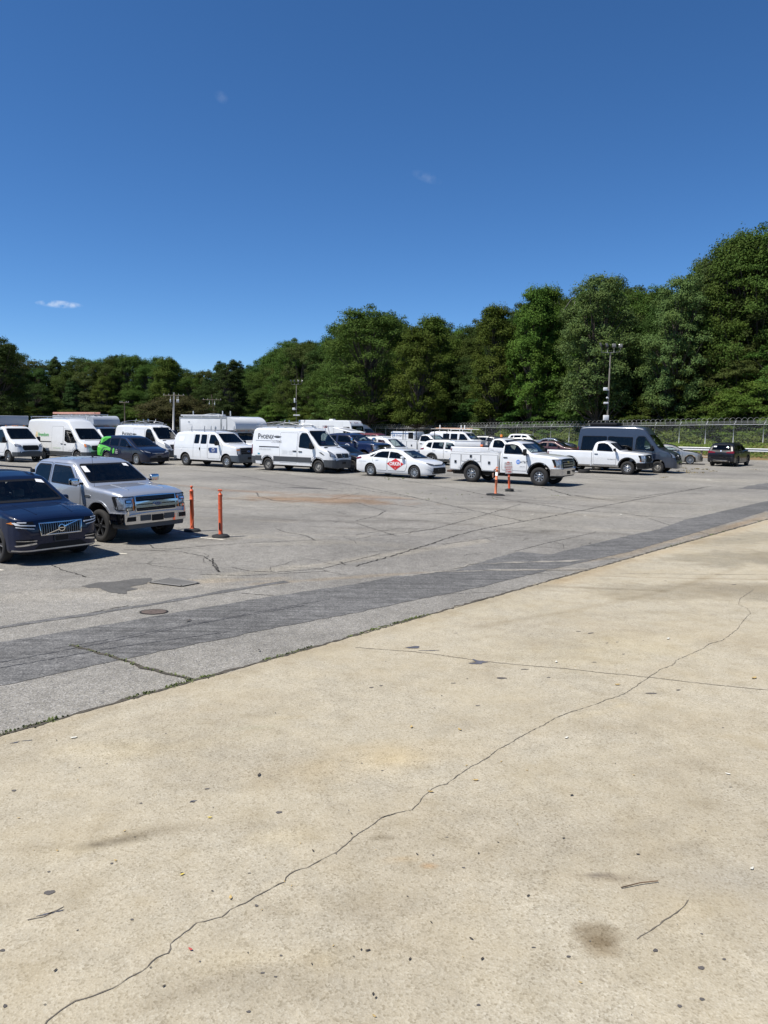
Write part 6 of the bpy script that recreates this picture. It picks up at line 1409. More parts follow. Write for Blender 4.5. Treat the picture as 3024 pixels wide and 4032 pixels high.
A_ = [
 (sc4((230, 250), (290, 278), (330, 285), (375, 302)), .03), (sc4((540, 182), (665, 185), (780, 190), (890, 212), (940, 245), (955, 280)), .028), (sc4((650, 160), (670, 175), (740, 180), (900, 165), (1120, 150), (1400, 140)), .026), (sc4((925, 220), (930, 250), (955, 280)), .03), (sc4((1010, 258), (1080, 275), (1200, 280), (1400, 265), (1659, 200)), .022),
 (sc4((870, 290), (1080, 295), (1250, 285), (1440, 275)), .02), (sc4((40, 585), (180, 560), (370, 530), (600, 495), (780, 455)), .03), (sc4((610, 495), (700, 505), (760, 515), (820, 498)), .02), (sc4((760, 515), (1000, 480), (1080, 460)), .018), (sc4((1050, 372), (1190, 382), (1240, 410), (1290, 422)), .02),
 (sc4((1200, 90), (1240, 105), (1330, 120), (1370, 140)), .025), (sc4((1480, 235), (1500, 250)), .03), (sc4((0, 525), (330, 470), (560, 425)), .02),
 (sc5((0, 75), (250, 115), (500, 170), (680, 207)), .045), (sc5((180, 40), (420, 80), (640, 125), (900, 165)), .05), (sc5((0, 388), (200, 330), (420, 260), (520, 235), (680, 207), (900, 165), (1130, 120), (1400, 72)), .045), (sc5((900, 165), (1080, 175), (1160, 188), (1330, 195), (1659, 205)), .03), (sc5((750, 70), (870, 105), (1080, 130)), .06), (sc5((240, 180), (460, 170)), .03), (sc5((0, 205), (90, 185), (120, 165), (60, 150), (0, 130)), .03),
 (sc5((640, 328), (780, 292), (860, 275), (970, 250)), .02), (sc5((640, 125), (760, 112), (900, 105)), .03), (sc5((0, 262), (180, 235), (430, 245)), .025), (sc5((350, 300), (560, 270), (700, 262)), .018), (sc5((1180, 195), (1300, 235), (1500, 275)), .025), (sc5((0, 500), (180, 490), (400, 498), (640, 490)), .012),
 (U((745, 1850), (900, 1865), (1090, 1900), (1250, 1925), (1350, 1935)), .05), (U((1000, 1850), (1150, 1872), (1400, 1912), (1640, 1960)), .05), (U((880, 1888), (1000, 1905), (1120, 1925)), .03), (U((1010, 1940), (1020, 1955), (1060, 1965), (1080, 1972)), .04), (U((1080, 1972), (1300, 1968), (1420, 1940)), .025), (U((640, 1968), (760, 1972), (790, 1975)), .04), (U((2280, 1880), (2420, 1893), (2600, 1905)), .07), (U((2500, 1960), (2700, 1930), (2800, 1915)), .05), (U((2200, 1940), (2330, 1960), (2520, 1968)), .04), (U((1500, 1980), (1660, 2000), (1850, 2010)), .03), (U((1490, 2110), (1700, 2085), (1900, 2030), (2050, 1985)), .03), (U((850, 1990), (1000, 2000), (1180, 1995)), .025), (U((1280, 2050), (1400, 2060), (1560, 2110)), .025)]
for pts, w in A_: ribbon(bm, pts, w * .85, .004, .7, w * .7)
# finer alligator cracking
for k in range(46):
    x = rs.uniform(500, 2500); y = rs.uniform(1930, 2240); c = P2(x, y)
    if (c - EA) @ en > -1.2: continue
    a = rs.uniform(0, 6.28); pts = [c]
    for j in range(rs.randint(2, 6)): a += rs.uniform(-.8, .8); pts.append(pts[-1] + np.array([math.cos(a), math.sin(a) * .8]) * rs.uniform(.2, .6))
    ribbon(bm, pts, .012, .004, .7, .01, True)
tag(finish(bm, 'asphalt_cracks', CRK, None, None), kind='structure')
# gum, tar and grease spots on the concrete
def spot(bm, x, y, rx, ry, a=0., n=14, rag=.25, z=.0150):
    c = P2(x, y); ph = rs.uniform(0, 6.28, 3)
    pts = []
    for k in range(n):
        t = 2 * math.pi * k / n; r = 1 + rag * (math.sin(2 * t + ph[0]) * .5 + math.sin(3 * t + ph[1]) * .4 + math.sin(5 * t + ph[2]) * .3)
        u, v = rx * r * math.cos(t), ry * r * math.sin(t); pts.append((c[0] + u * math.cos(a) - v * math.sin(a), c[1] + u * math.sin(a) + v * math.cos(a), z))
    bm.faces.new([bm.verts.new(p) for p in pts])
bm = bmesh.new()
for q in ((195, 3523, .030, .020), (1098, 3206, .020, .016), (2760, 3821, .016, .013), (2580, 3752, .014, .011), (2763, 3945, .011, .010), (2675, 3972, .010, .010), (1705, 3375, .006, .006), (815, 3113, .016, .01), (760, 3165, .012, .008), (2325, 2497, .045, .018), (2277, 2490, .03, .012), (1975, 2675, .06, .022), (2065, 2640, .04, .012), (2565, 2735, .05, .018), (2670, 2722, .03, .012), (1785, 2695, .025, .01), (1462, 2712, .025, .012), (1500, 2705, .02, .010), (1880, 2784, .02, .01), (2340, 2612, .025, .01), (2160, 2672, .02, .01), (2455, 2580, .02, .008), (2390, 2536, .02, .008), (2910, 2125, .07, .02), (2890, 2305, .05, .015), (2620, 2290, .03, .01), (1795, 2497, .025, .008), (2430, 2532, .02, .008), (20, 3972, .008, .012), (10, 3752, .012, .010), (55, 3120, .018, .012), (1010, 3575, .010, .010), (555, 3170, .010, .008), (520, 3630, .008, .008), (440, 3408, .010, .008)):
    spot(bm, *q, rs.uniform(0, .5))
for k in range(36):
    x = rs.uniform(0, 3024); y = rs.uniform(2450, 4030); c = P2(x, y)
    if (c - EA) @ en > .1: spot(bm, x, y, rs.uniform(.004, .012), rs.uniform(.003, .008), 0, 9)
tag(finish(bm, 'dark_spots', plain('old_gum', (.095, .085, .078), .8, var=.3), None, None), kind='structure')
bm = bmesh.new()
c = P2(1880, 2612)
bm.faces.new([bm.verts.new((c[0] + x * .115, c[1] + y * .115, .0158)) for x, y in ((-1.0, -.35), (-.3, -.25), (-.1, .1), (-.45, .75), (-.30, .95), (.15, .45), (.55, .35), (1.1, .10), (.9, -.05), (.45, -.15), (.3, -.6), (-.2, -.55), (-.6, -.6))])
spot(bm, 1628, 2553, .10, .035, .3, rag=.5); spot(bm, 1690, 2566, .10, .012, .1, rag=.5); spot(bm, 185, 3608, .045, .006, .35, rag=.5); spot(bm, 235, 3596, .02, .005, .35, rag=.5); spot(bm, 760, 3162, .03, .008, .4, rag=.6); spot(bm, 60, 2930, .03, .010, .3, rag=.8); spot(bm, 110, 2922, .03, .008, .3, rag=.8)
tag(finish(bm, 'tar_marks', plain('tar_mark', (.085, .085, .10), .7, var=.3), None, None), kind='structure')
# damp ragged patch by the drain
bm = bmesh.new(); flatpoly(bm, sc4((350, 342), (420, 325), (500, 322), (580, 310), (660, 306), (662, 318), (640, 330), (590, 338), (560, 345), (605, 352), (560, 362), (545, 374), (500, 372), (450, 362), (440, 350), (395, 350)), .0042, .025, .07)
tag(finish(bm, 'damp_patch', paved('damp_asphalt', (.105, .100, .090), .5, (.2, .19, .17), (.05, .05, .05), rough=.7, attr=False), None, None), kind='structure')
# dark repaired strip
near = U((-120, 2722), (0, 2701), (330, 2630), (750, 2542), (1100, 2470), (1400, 2413), (1650, 2360), (1899, 2310), (2090, 2262), (2281, 2217), (2477, 2173), (2750, 2095), (3024, 2011), (3200, 1960))
far = U((3200, 1925), (3024, 1972), (2702, 2046), (2590, 2085), (2477, 2109), (2320, 2145), (2164, 2185), (2100, 2178), (2036, 2173), (1940, 2200), (1792, 2247), (1600, 2262), (1400, 2300), (1050, 2352), (723, 2407), (360, 2470), (0, 2529), (-120, 2548))
bm = bmesh.new(); flatpoly(bm, near + far, .0045, .022, .12)
ribbon(bm, U((-60, 2482), (0, 2471), (350, 2420), (700, 2362), (1000, 2310), (1130, 2290)), .13, .0045, .35, .02)
flatpoly(bm, U((2905, 1924), (3060, 1930), (3060, 1898), (2985, 1906)), .0045, .05, .3)
tag(finish(bm, 'asphalt_patch', ASPD, None, None), kind='structure')
# worn paler streak and tyre lines over the strip
bm = bmesh.new()
for pts, w in ((U((0, 2610), (400, 2535), (800, 2455), (1200, 2385)), .011), (U((200, 2560), (700, 2470), (1300, 2360)), .010), (sc4((0, 700), (500, 610), (1000, 540)), .012)): ribbon(bm, pts, w, .0085, .6, .012)
tag(finish(bm, 'tar_lines', plain('tar', (.05, .05, .055), .8), None, None), kind='structure')
bm = bmesh.new(); ribbon(bm, sc5((185, 428), (330, 412), (560, 405), (760, 403), (900, 402), (1080, 395)), .085, .0088, .8, .04); ribbon(bm, sc5((390, 395), (500, 378), (640, 372), (760, 372), (900, 365), (1050, 355)), .10, .0084, .95, .08, True)
tag(finish(bm, 'sand_streak', paved('sandy_deposit', (.275, .25, .205), .9, attr=False), None, None), kind='structure')
# painted marks
bm = bmesh.new(); ribbon(bm, U((755, 2110), (800, 2118), (880, 2125)), .09, .004, .25, .004); ribbon(bm, U((450, 2178), (500, 2181)), .07, .004, .4); ribbon(bm, U((-10, 2243), (12, 2246)), .08, .004, .3); ribbon(bm, U((380, 2118), (470, 2122)), .05, .004, .5)
tag(finish(bm, 'parking_line', plain('worn_white_paint', (.62, .58, .48), .8, var=.2, nscale=25), None, None), kind='structure')
bm = bmesh.new(); ribbon(bm, U((790, 1950), (1000, 1965), (1260, 1998)), .07, .004, .5)
tag(finish(bm, 'faint_line', plain('faded_paint', (.34, .31, .25), .85, var=.2), None, None), kind='structure')
# soil filled joint between asphalt and concrete
bm = bmesh.new(); ribbon(bm, [EA - ed * 8 - en * .02, EA + ed * 28 - en * .02], .055, .0065, .8, .03, d=.08); ribbon(bm, [EA - ed * 8 + en * .005, EA + ed * 28 + en * .005], .028, .0165, .7, .016, d=.06)
ribbon(bm, sc4((310, 600), (420, 630), (540, 665), (620, 695), (700, 715), (790, 735), (860, 762)), .045, .0092, .5, .02)
tag(finish(bm, 'soil_joint', plain('joint_soil', (.07, .06, .045), .95, var=.4, nscale=20), None, None), kind='structure')

# --- drain grate and cover
def quadpts(*q): return [np.array(P2(*p)) for p in q]
gq = quadpts((588, 2295), (670, 2278), (782, 2297), (714, 2310))
def lerp2(a, b, t): return a + (b - a) * t
bm = bmesh.new(); fr = gq; z = .006
for a, b in zip(fr, fr[1:] + fr[:1]):
    d = (b - a) / np.linalg.norm(b - a); q = np.array([-d[1], d[0]]) * .03
    vs = [bm.verts.new((*p, z + .012)) for p in (a - q, b - q, b + q, a + q)]; bm.faces.new(vs)
for k in range(1, 9):
    t = k / 9; a = lerp2(fr[0], fr[1], t) ; b = lerp2(fr[3], fr[2], t); d = (b - a) / np.linalg.norm(b - a); q = np.array([-d[1], d[0]]) * .011
    top = [(*p, z + .010) for p in (a - q, b - q, b + q, a + q)]; bot = [(p[0], p[1], z) for p in top]
    tv = [bm.verts.new(p) for p in top]; bv = [bm.verts.new(p) for p in bot]; bm.faces.new(tv)
    for i in range(4): bm.faces.new((tv[i], bv[i], bv[(i + 1) % 4], tv[(i + 1) % 4]))
f = bm.faces.new([bm.verts.new((*p, z - .002)) for p in fr]); f.material_index = 1
tag(finish(bm, 'drain_grate', [plain('grate_iron', (.20, .19, .17), .7, .1), UNDER], None, None), 'rectangular slotted iron drain grate set in the asphalt beside a dark damp stain', 'drain grate')
bm = bmesh.new(); c = P2(606, 2410); a0 = rs.rand()
bm.faces.new([bm.verts.new((c[0] + .175 * math.cos(t), c[1] + .13 * math.sin(t), .008)) for t in np.linspace(0, 6.28, 22)[:-1]])
vr = [bm.verts.new((c[0] + .20 * math.cos(t), c[1] + .15 * math.sin(t), .0065)) for t in np.linspace(0, 6.28, 22)[:-1]]; f = bm.faces.new(vr); f.material_index = 1
tag(finish(bm, 'access_cover', [plain('rusty_iron', (.10, .075, .06), .8, var=.4, nscale=18), UNDER], None, None), 'small round rusty iron cover in the asphalt near the dark repaired strip', 'manhole cover')

# --- loose things on the ground
def leafmesh(bm, c, s, a, z):
    pts = [(-1, 0), (-.4, .42), (.4, .36), (1, 0), (.4, -.36), (-.4, -.42)]
    bm.faces.new([bm.verts.new((c[0] + s * (x * math.cos(a) - y * math.sin(a)), c[1] + s * (x * math.sin(a) + y * math.cos(a)), z + s * .25 * abs(x))) for x, y in pts])
LEAFC = {'yellow leaf': (.62, .48, .10), 'pale leaf': (.62, .60, .52), 'tan leaf': (.42, .30, .12), 'red scrap': (.35, .06, .05), 'dark leaf': (.05, .04, .03)}
bm = {k: bmesh.new() for k in LEAFC}
for (x, y, k, s) in ((718, 3453, 'yellow leaf', .018), (908, 3545, 'tan leaf', .022), (826, 3228, 'yellow leaf', .02), (1695, 3126, 'tan leaf', .026), (1872, 3080, 'tan leaf', .028), (750, 3750, 'red scrap', .018), (290, 2912, 'pale leaf', .05), (2230, 2912, 'pale leaf', .04), (2865, 3055, 'pale leaf', .035), (2960, 3430, 'pale leaf', .032), (2190, 2612, 'pale leaf', .05), (2630, 2520, 'pale leaf', .06), (2968, 2676, 'tan leaf', .05), (2430, 2702, 'tan leaf', .04), (2250, 3140, 'dark leaf', .02), (1020, 3060, 'dark leaf', .03), (1020, 2565, 'dark leaf', .03), (742, 2448, 'dark leaf', .055), (2095, 2028, 'pale leaf', .10), (2795, 1893, 'pale leaf', .26), (2540, 1915, 'pale leaf', .10), (1680, 1920, 'pale leaf', .10), (2445, 2030, 'pale leaf', .12), (1810, 2880, 'tan leaf', .03), (1620, 2870, 'tan leaf', .03), (1270, 2240, 'pale leaf', .04), (2300, 2035, 'pale leaf', .09)):
    c = P2(x, y); leafmesh(bm[k], c, s * (.62 if k == 'pale leaf' else .9), rs.uniform(0, 6), .018)
for k in range(110):
    x = rs.uniform(-100, 3100); y = rs.uniform(2300, 4030) ** 1.0; c = P2(x, y)
    if (c - EA) @ en < .05: continue
    leafmesh(bm['dark leaf' if rs.rand() < .6 else 'tan leaf'], c, rs.uniform(.004, .014), rs.uniform(0, 6), .0165)
for k in LEAFC:
    tag(finish(bm[k], 'leaf_litter', plain(k.replace(' ', '_'), LEAFC[k], .8, var=.25, nscale=30), None, None), k + ' litter scattered on the paving', 'leaf litter', kind='stuff')
bm = bmesh.new(); a, b = P2(2445, 3507), P2(2590, 3482); tube(bm, [(*a, .020), (*(a * .5 + b * .5 + np.array([.005, .006])), .026), (*b, .022)], .0035, 5)
tag(finish(bm, 'twig', plain('twig_bark', (.16, .10, .06), .9), None), 'thin brown twig lying on the concrete near a dark smudge', 'twig')
# --- weeds
def blades(bm, c, n, h, spread):
    for k in range(n):
        p = c + rs.uniform(-spread, spread, 2); a = rs.uniform(0, 6.28); l = h * rs.uniform(.4, 1.1); w = rs.uniform(.006, .014) + h * .02; lean = rs.uniform(.2, .9)
        d = np.array([math.cos(a), math.sin(a)]); q = np.array([-d[1], d[0]]) * w
        b0 = bm.verts.new((*(p - q), 0)); b1 = bm.verts.new((*(p + q), 0)); m0 = p + d * l * lean * .5; m = [bm.verts.new((*(m0 - q * .7), l * .7)), bm.verts.new((*(m0 + q * .7), l * .7))]; t = bm.verts.new((*(p + d * l * lean), l * .95))
        bm.faces.new((b0, b1, m[1], m[0])); bm.faces.new((m[0], m[1], t))
WEED = plain('weed_green', (.12, .15, .04), .8, var=.5, nscale=3); DRYW = plain('dry_weed', (.26, .21, .11), .9, var=.4, nscale=3)
bm = bmesh.new()
for k in range(1100):
    u = rs.uniform(-4, 7.5) if rs.rand() < .8 else rs.uniform(7, 26); c = EA + ed * u - en * rs.uniform(-.01, .05)
    if fbm(np.array([u * 1.1]), np.array([9.]), 3)[0] > (.36 if u < 7 else .58): blades(bm, c, rs.randint(4, 10), rs.uniform(.010, .030), .04)
for p in resample(sc4((310, 600), (420, 630), (540, 665), (620, 695), (700, 715), (790, 735), (860, 762)), .05):
    if rs.rand() < .75: blades(bm, p, rs.randint(4, 9), rs.uniform(.012, .03), .022)
for x, y, n, h in ((1575, 1880, 5, .06), (1560, 1885, 5, .06), (1650, 1940, 4, .03), (1720, 1963, 4, .03), (1850, 1945, 4, .03), (1930, 1965, 4, .03), (2180, 1952, 4, .03)):
    for k in range(n): blades(bm, P2(x + rs.uniform(-60, 60), y + rs.uniform(-6, 6)), 5, h, .04)
tag(finish(bm, 'weeds', WEED, None, None), 'low green weeds growing along the pavement joints', 'weeds', kind='stuff')
bm = bmesh.new()
for x, y, n, h in ((2690, 1856, 5, .16), (2735, 1848, 6, .16), (2770, 1850, 5, .16), (2720, 1862, 7, .14), (2750, 1862, 6, .12), (2800, 1856, 5, .1), (2620, 1880, 4, .1), (2680, 1845, 4, .14), (2960, 1850, 3, .08)):
    for k in range(n): blades(bm, P2(x + rs.uniform(-24, 24), y + rs.uniform(-2, 2)), 9, h * .7, .10)
tag(finish(bm, 'dry_weeds', DRYW, None, None), 'dry tan weed tufts in the lot in front of the black SUV', 'weeds', kind='stuff')

# ================================================================== delineator posts
def post(x, y, h, label, mat, kind, baser=.21, rot=0., lean=0.):
    c = P2(x, y); e = tag(empty('delineator_post', (c[0], c[1], 0), rot), label, 'delineator post', 'orange delineator posts')
    bm = bmesh.new(); n = 8; pr = [(baser, .0), (baser, .035), (baser * .86, .055), (.07, .075), (.001, .075)]
    lathe(bm, pr, 8 if kind != 'flat' else 10, 'Z')
    if kind == 'tall': lathe(bm, [(baser, .07), (baser, .10), (.06, .13)], 6)
    if kind == 'flat':
        bmesh.ops.scale(bm, vec=(1.75, 1.1, 1), verts=bm.verts); 
    b = finish(bm, 'rubber_base', MATTE, e, 30)
    r = .046; z0 = .07
    bm = bmesh.new(); prof = [(r * 1.12, z0), (r * 1.10, z0 + .03), (r, z0 + .04)]
    for zb in ((.78,) if kind == 'a' else (.66, .79) if kind == 'b' else (.6,)):
        if zb < h - .2: prof += [(r, zb), (r * 1.13, zb + .004), (r * 1.13, zb + .014), (r, zb + .018)]
    prof += [(r, h - .14), (r * 1.08, h - .135), (r * 1.06, h - .12), (r * .55, h - .09), (.001, h - .085)]
    lathe(bm, prof, 22); 
    if kind == 'b':   # hand slot
        box(bm, (-.012, -r + .003, .26), (.034, .02, .17), mi=1, bev=.008)
    body = finish(bm, 'post_tube', [mat, UNDER], e, 30)
    bm = bmesh.new()
    if kind == 'a': lathe(bm, [(.022, h - .10), (.016, h - .06), (.028, h - .045), (.034, h - .02), (.024, h), (.001, h + .005)], 16)
    else:
        lathe(bm, [(.026, h - .10), (.014, h - .05), (.016, h - .035)], 12); box(bm, (0, 0, h - .02), (.10, .04, .035), bev=.014); box(bm, (-.04, 0, h - .035), (.024, .038, .03), bev=.008); box(bm, (.04, 0, h - .035), (.024, .038, .03), bev=.008)
    finish(bm, 'handle', mat, e, 40)
    return e
p1 = post(757, 2092, 1.12, 'taller orange post with ball handle and a loose cord next to the silver pickup', ORANGE, 'a')
bm = bmesh.new(); tube(bm, [(.047, -.02, .62), (.05, -.01, .40), (.03, -.045, .24), (-.03, -.05, .10), (-.05, -.06, .07)], .006, 5); finish(bm, 'cord', ORANGE2, p1)
p2 = post(869, 2115, 1.12, 'orange post with T handle and hand slot standing on the white painted line', ORANGE, 'b')
bm = bmesh.new(); box(bm, (.045, -.01, .98), (.02, .03, .05), bev=.006); finish(bm, 'clip', MATTE, p2)
p3 = post(1951, 1950, 1.10, 'faded orange post with white collar and folded sleeve before the service body truck', ORANGE2, 'flat')
bm = bmesh.new(); lathe(bm, [(.049, .76), (.049, .90)], 20); finish(bm, 'reflective_collar', PAPER, p3)
bm = bmesh.new(); tube(bm, [(-.03, 0, 1.02), (-.10, 0, .98), (-.14, 0, .82), (-.13, 0, .68)], [.03, .03, .035, .03], 8); box(bm, (.07, 0, .92), (.10, .04, .14), bev=.02); finish(bm, 'folded_sleeve', plain('brown_grey_plastic', (.25, .16, .12), .7, var=.4), p3)
p4 = post(2006, 1935, 1.22, 'red orange post holding a small no parking sign on a tall ribbed rubber base', ORANGE, 'tall', .19)
sg_ = bmesh.new(); a = math.radians(-6)
box(sg_, (0, -.062, .96), (.30, .006, .46), bev=.0); s_o = finish(sg_, 'sign_panel', [plain('sign_face', (.66, .63, .58), .5, var=.05)], p4)
bm = bmesh.new()
for (w, h, x, z) in ((.30, .012, 0, 1.184), (.30, .012, 0, .736), (.012, .46, -.144, .96), (.012, .46, .144, .96)): box(bm, (x, -.067, z), (w, .004, h))
finish(bm, 'sign_border', plain('grey_border', (.16, .16, .16), .6), s_o)
bm = bmesh.new()
for t, z in (('NO', 1.08), ('PARKING', .975), ('ANY', .87), ('TIME', .77)): flat_text(bm, t, (0, -.069, z), .108 if t != 'PARKING' else .078, bold=.002)
finish(bm, 'lettering', DECALR, s_o, None)
p4.rotation_euler = (R(-2), R(-4), R(-8)); p3.rotation_euler = (0, R(1.5), R(-20))

# ================================================================== fence, guardrail, poles
FA = np.array([35.2, 75.2]); FD = np.array([-.573, .819]); FN = np.array([.819, .573])
rail_z = lambda s: float(np.interp(s, [-25, 0, 20, 40, 60, 150, 260], [3.35, 3.12, 2.75, 2.42, 2.10, 2.14, 2.14]))
fpos = lambda s: FA + FD * s
FENCE_H = 2.10
fence = tag(empty('chain_link_fence', (*FA, 0)), 'long chain link fence topped with coiled razor wire in front of the woods', 'fence')
fo = Vector((*FA, 0))
bm = bmesh.new(); S0, S1 = -12., 215.; ss = np.arange(S0, S1, 3.05)
for a, b in zip(ss, ss[1:]):
    pa, pb = fpos(a), fpos(b); za, zb = rail_z(a), rail_z(b)
    bm.faces.new([bm.verts.new(Vector((*q, z)) - fo) for q, z in ((pa, za - FENCE_H + .04), (pb, zb - FENCE_H + .04), (pb, zb), (pa, za))])
m, n, b_, o_ = newmat('chain_link_wire')
b_.inputs['Base Color'].default_value = (.36, .37, .36, 1); b_.inputs['Metallic'].default_value = .1; b_.inputs['Roughness'].default_value = .5
tr = N(n, 'ShaderNodeBsdfTransparent'); ms = N(n, 'ShaderNodeMixShader'); t = N(n, 'ShaderNodeTexCoord'); sp = N(n, 'ShaderNodeSeparateXYZ'); L_(n, t.outputs['Object'], sp.inputs[0])
hx = N(n, 'ShaderNodeMath', _operation='MULTIPLY'); L_(n, sp.outputs[1], hx.inputs[0]); hx.inputs[1].default_value = 1.22
mx_ = None
for sg in (1, -1):
    z_ = N(n, 'ShaderNodeMath', _operation='MULTIPLY_ADD'); L_(n, sp.outputs[2], z_.inputs[0]); z_.inputs[1].default_value = sg; L_(n, hx.outputs[0], z_.inputs[2])
    s_ = N(n, 'ShaderNodeMath', _operation='MULTIPLY'); L_(n, z_.outputs[0], s_.inputs[0]); s_.inputs[1].default_value = 1 / .075
    fr_ = N(n, 'ShaderNodeMath', _operation='FRACT'); L_(n, s_.outputs[0], fr_.inputs[0]); lt = N(n, 'ShaderNodeMath', _operation='LESS_THAN'); L_(n, fr_.outputs[0], lt.inputs[0]); lt.inputs[1].default_value = .038
    if mx_ is None: mx_ = lt
    else:
        q_ = N(n, 'ShaderNodeMath', _operation='MAXIMUM'); L_(n, mx_.outputs[0], q_.inputs[0]); L_(n, lt.outputs[0], q_.inputs[1]); mx_ = q_
L_(n, mx_.outputs[0], ms.inputs[0]); L_(n, tr.outputs[0], ms.inputs[1]); L_(n, b_.outputs[0], ms.inputs[2]); L_(n, ms.outputs[0], o_.inputs[0])
finish(bm, 'wire_mesh', m, fence, None)
bm = bmesh.new(); tube(bm, [Vector((*fpos(s), rail_z(s))) - fo for s in ss], .026, 6)
for dz, dd in ((.14, -.10), (.24, -.19), (.34, -.28)): tube(bm, [Vector((*(fpos(s) + FN * -dd * 1.0), rail_z(s) + dz)) - fo for s in ss], .008, 4)
finish(bm, 'top_rail', GALV, fence)
bm = bmesh.new(); th = np.arange(0, 215 / .62 * 2 * math.pi, 2 * math.pi / 14)
tube(bm, [Vector((*(fpos(S0 + t / (2 * math.pi) * .62) + FN * .30 + FD * 0), rail_z(S0 + t / (2 * math.pi) * .62) + .38)) - fo + Vector((FN[0], FN[1], 0)) * (.31 * math.cos(t)) + Vector((0, 0, 1)) * (.31 * math.sin(t)) for t in th], .015, 3)
finish(bm, 'razor_wire', GALVD, fence)
pm_ = None
for s in ss:
    if pm_ is None:
        bm = bmesh.new(); tube(bm, [(0, 0, -FENCE_H - .3), (0, 0, .04)], .036, 8); tube(bm, [(0, 0, .0), (FN[0] * .36, FN[1] * .36, .40)], .028, 6)
        po = finish(bm, 'post', GALV, fence); pm_ = po.data
    else: po = link(bpy.data.objects.new('post', pm_), fence)
    po.location = Vector((*fpos(s), rail_z(s))) - fo
# guardrail in front of the bank at the right
G0, G1 = np.array(P2(2560, 1790)) * 0 + np.array([26.0, 73.0]), np.array([41.5, 63.9])
gd = (G1 - G0) / np.linalg.norm(G1 - G0); gl_ = np.linalg.norm(G1 - G0); gn = np.array([gd[1], -gd[0]])
gr = tag(empty('guardrail', (*G0, 0), math.atan2(gd[1], gd[0])), 'steel W beam guardrail on wooden posts below the fence bank', 'guardrail')
bm = bmesh.new(); pr = [(0, .46), (-.06, .50), (-.07, .55), (-.01, .60), (-.0, .64), (-.01, .66), (-.07, .71), (-.06, .77), (0, .80)]
rows = [[bm.verts.new((x, y, z + .12)) for y, z in pr] for x in np.linspace(-4, gl_ + 3, 12)]
for a, b in zip(rows, rows[1:]):
    for i in range(len(pr) - 1): bm.faces.new((a[i], b[i], b[i + 1], a[i + 1]))
finish(bm, 'rail_beam', GALV, gr, 50)
for x in np.arange(-3, gl_ + 3, 3.8):
    bm = bmesh.new(); box(bm, (x, .14, .42), (.16, .20, .84), bev=.01); finish(bm, 'post', WOODP, gr)
# pale kerb below it
bm = bmesh.new(); kc = [(-4, -.55, .0), (gl_ + 4, -.55, 0)]
box(bm, ((gl_) / 2, -.45, .06), (gl_ + 8, .22, .14), bev=.02); k = finish(bm, 'kerb', plain('kerb_concrete', (.40, .34, .25), .9), None); k.location = (*G0, 0); k.rotation_euler = gr.rotation_euler; k['kind'] = 'structure'
# grassy bank rising to the fence and on under the trees
bank = [(-3.6, None), (-1.0, .0), (.8, 0.), (6., .25), (40., .9)]
bm = bmesh.new(); prev = None; sl_ = np.arange(-30, 330, 4.)
WB = 165.; WD2 = np.array([-.985, -.17]); WD2 = WD2 / np.linalg.norm(WD2); WN2 = np.array([-WD2[1] * -1, WD2[0] * -1]) if 0 else np.array([-.17, .985])
def wpos(s, off):
    if s <= WB - 15: return fpos(s) + FN * off
    t = min(1., (s - WB + 15) / 60); D = FD * (1 - t) + WD2 * t; D = D / np.linalg.norm(D)
    # walk along the bend
    p = fpos(WB - 15); q = WB - 15
    while q < s:
        tt = min(1., (q - WB + 15) / 60); d = FD * (1 - tt) + WD2 * tt; d /= np.linalg.norm(d); p = p + d * min(2., s - q); q += 2.
    n = np.array([D[1], -D[0]]); n = n if n[1] > 0 else -n
    return p + n * off
def bank_z(s, q):
    zb = max(0.02, rail_z(s) - FENCE_H)
    return float(np.interp(q, [-9, -6.5, -3.2, 0, 40, 90], [-.03, .05, zb * .55 + .1 if zb > .1 else .03, zb, zb + .5, zb + 1.5]))
qs = [-9, -6.5, -5, -3.2, -1.5, 0, 3, 8, 20, 40, 90]
for s in sl_:
    row = [bm.verts.new((*(fpos(s) + FN * (q if s < 45 or q >= -1.5 else q * .22)), bank_z(s, q) + rs.uniform(-.03, .03))) for q in qs]
    if prev:
        for i in range(len(qs) - 1): bm.faces.new((prev[i], row[i], row[i + 1], prev[i + 1]))
    prev = row
bk = finish(bm, 'bank', paved('grassy_soil', (.13, .12, .055), .5, (.22, .16, .09), (.05, .06, .02), (8, 30), blot=.3, attr=False, warm=((.30, .15, .07), .85)), None, 60); bk['kind'] = 'structure'

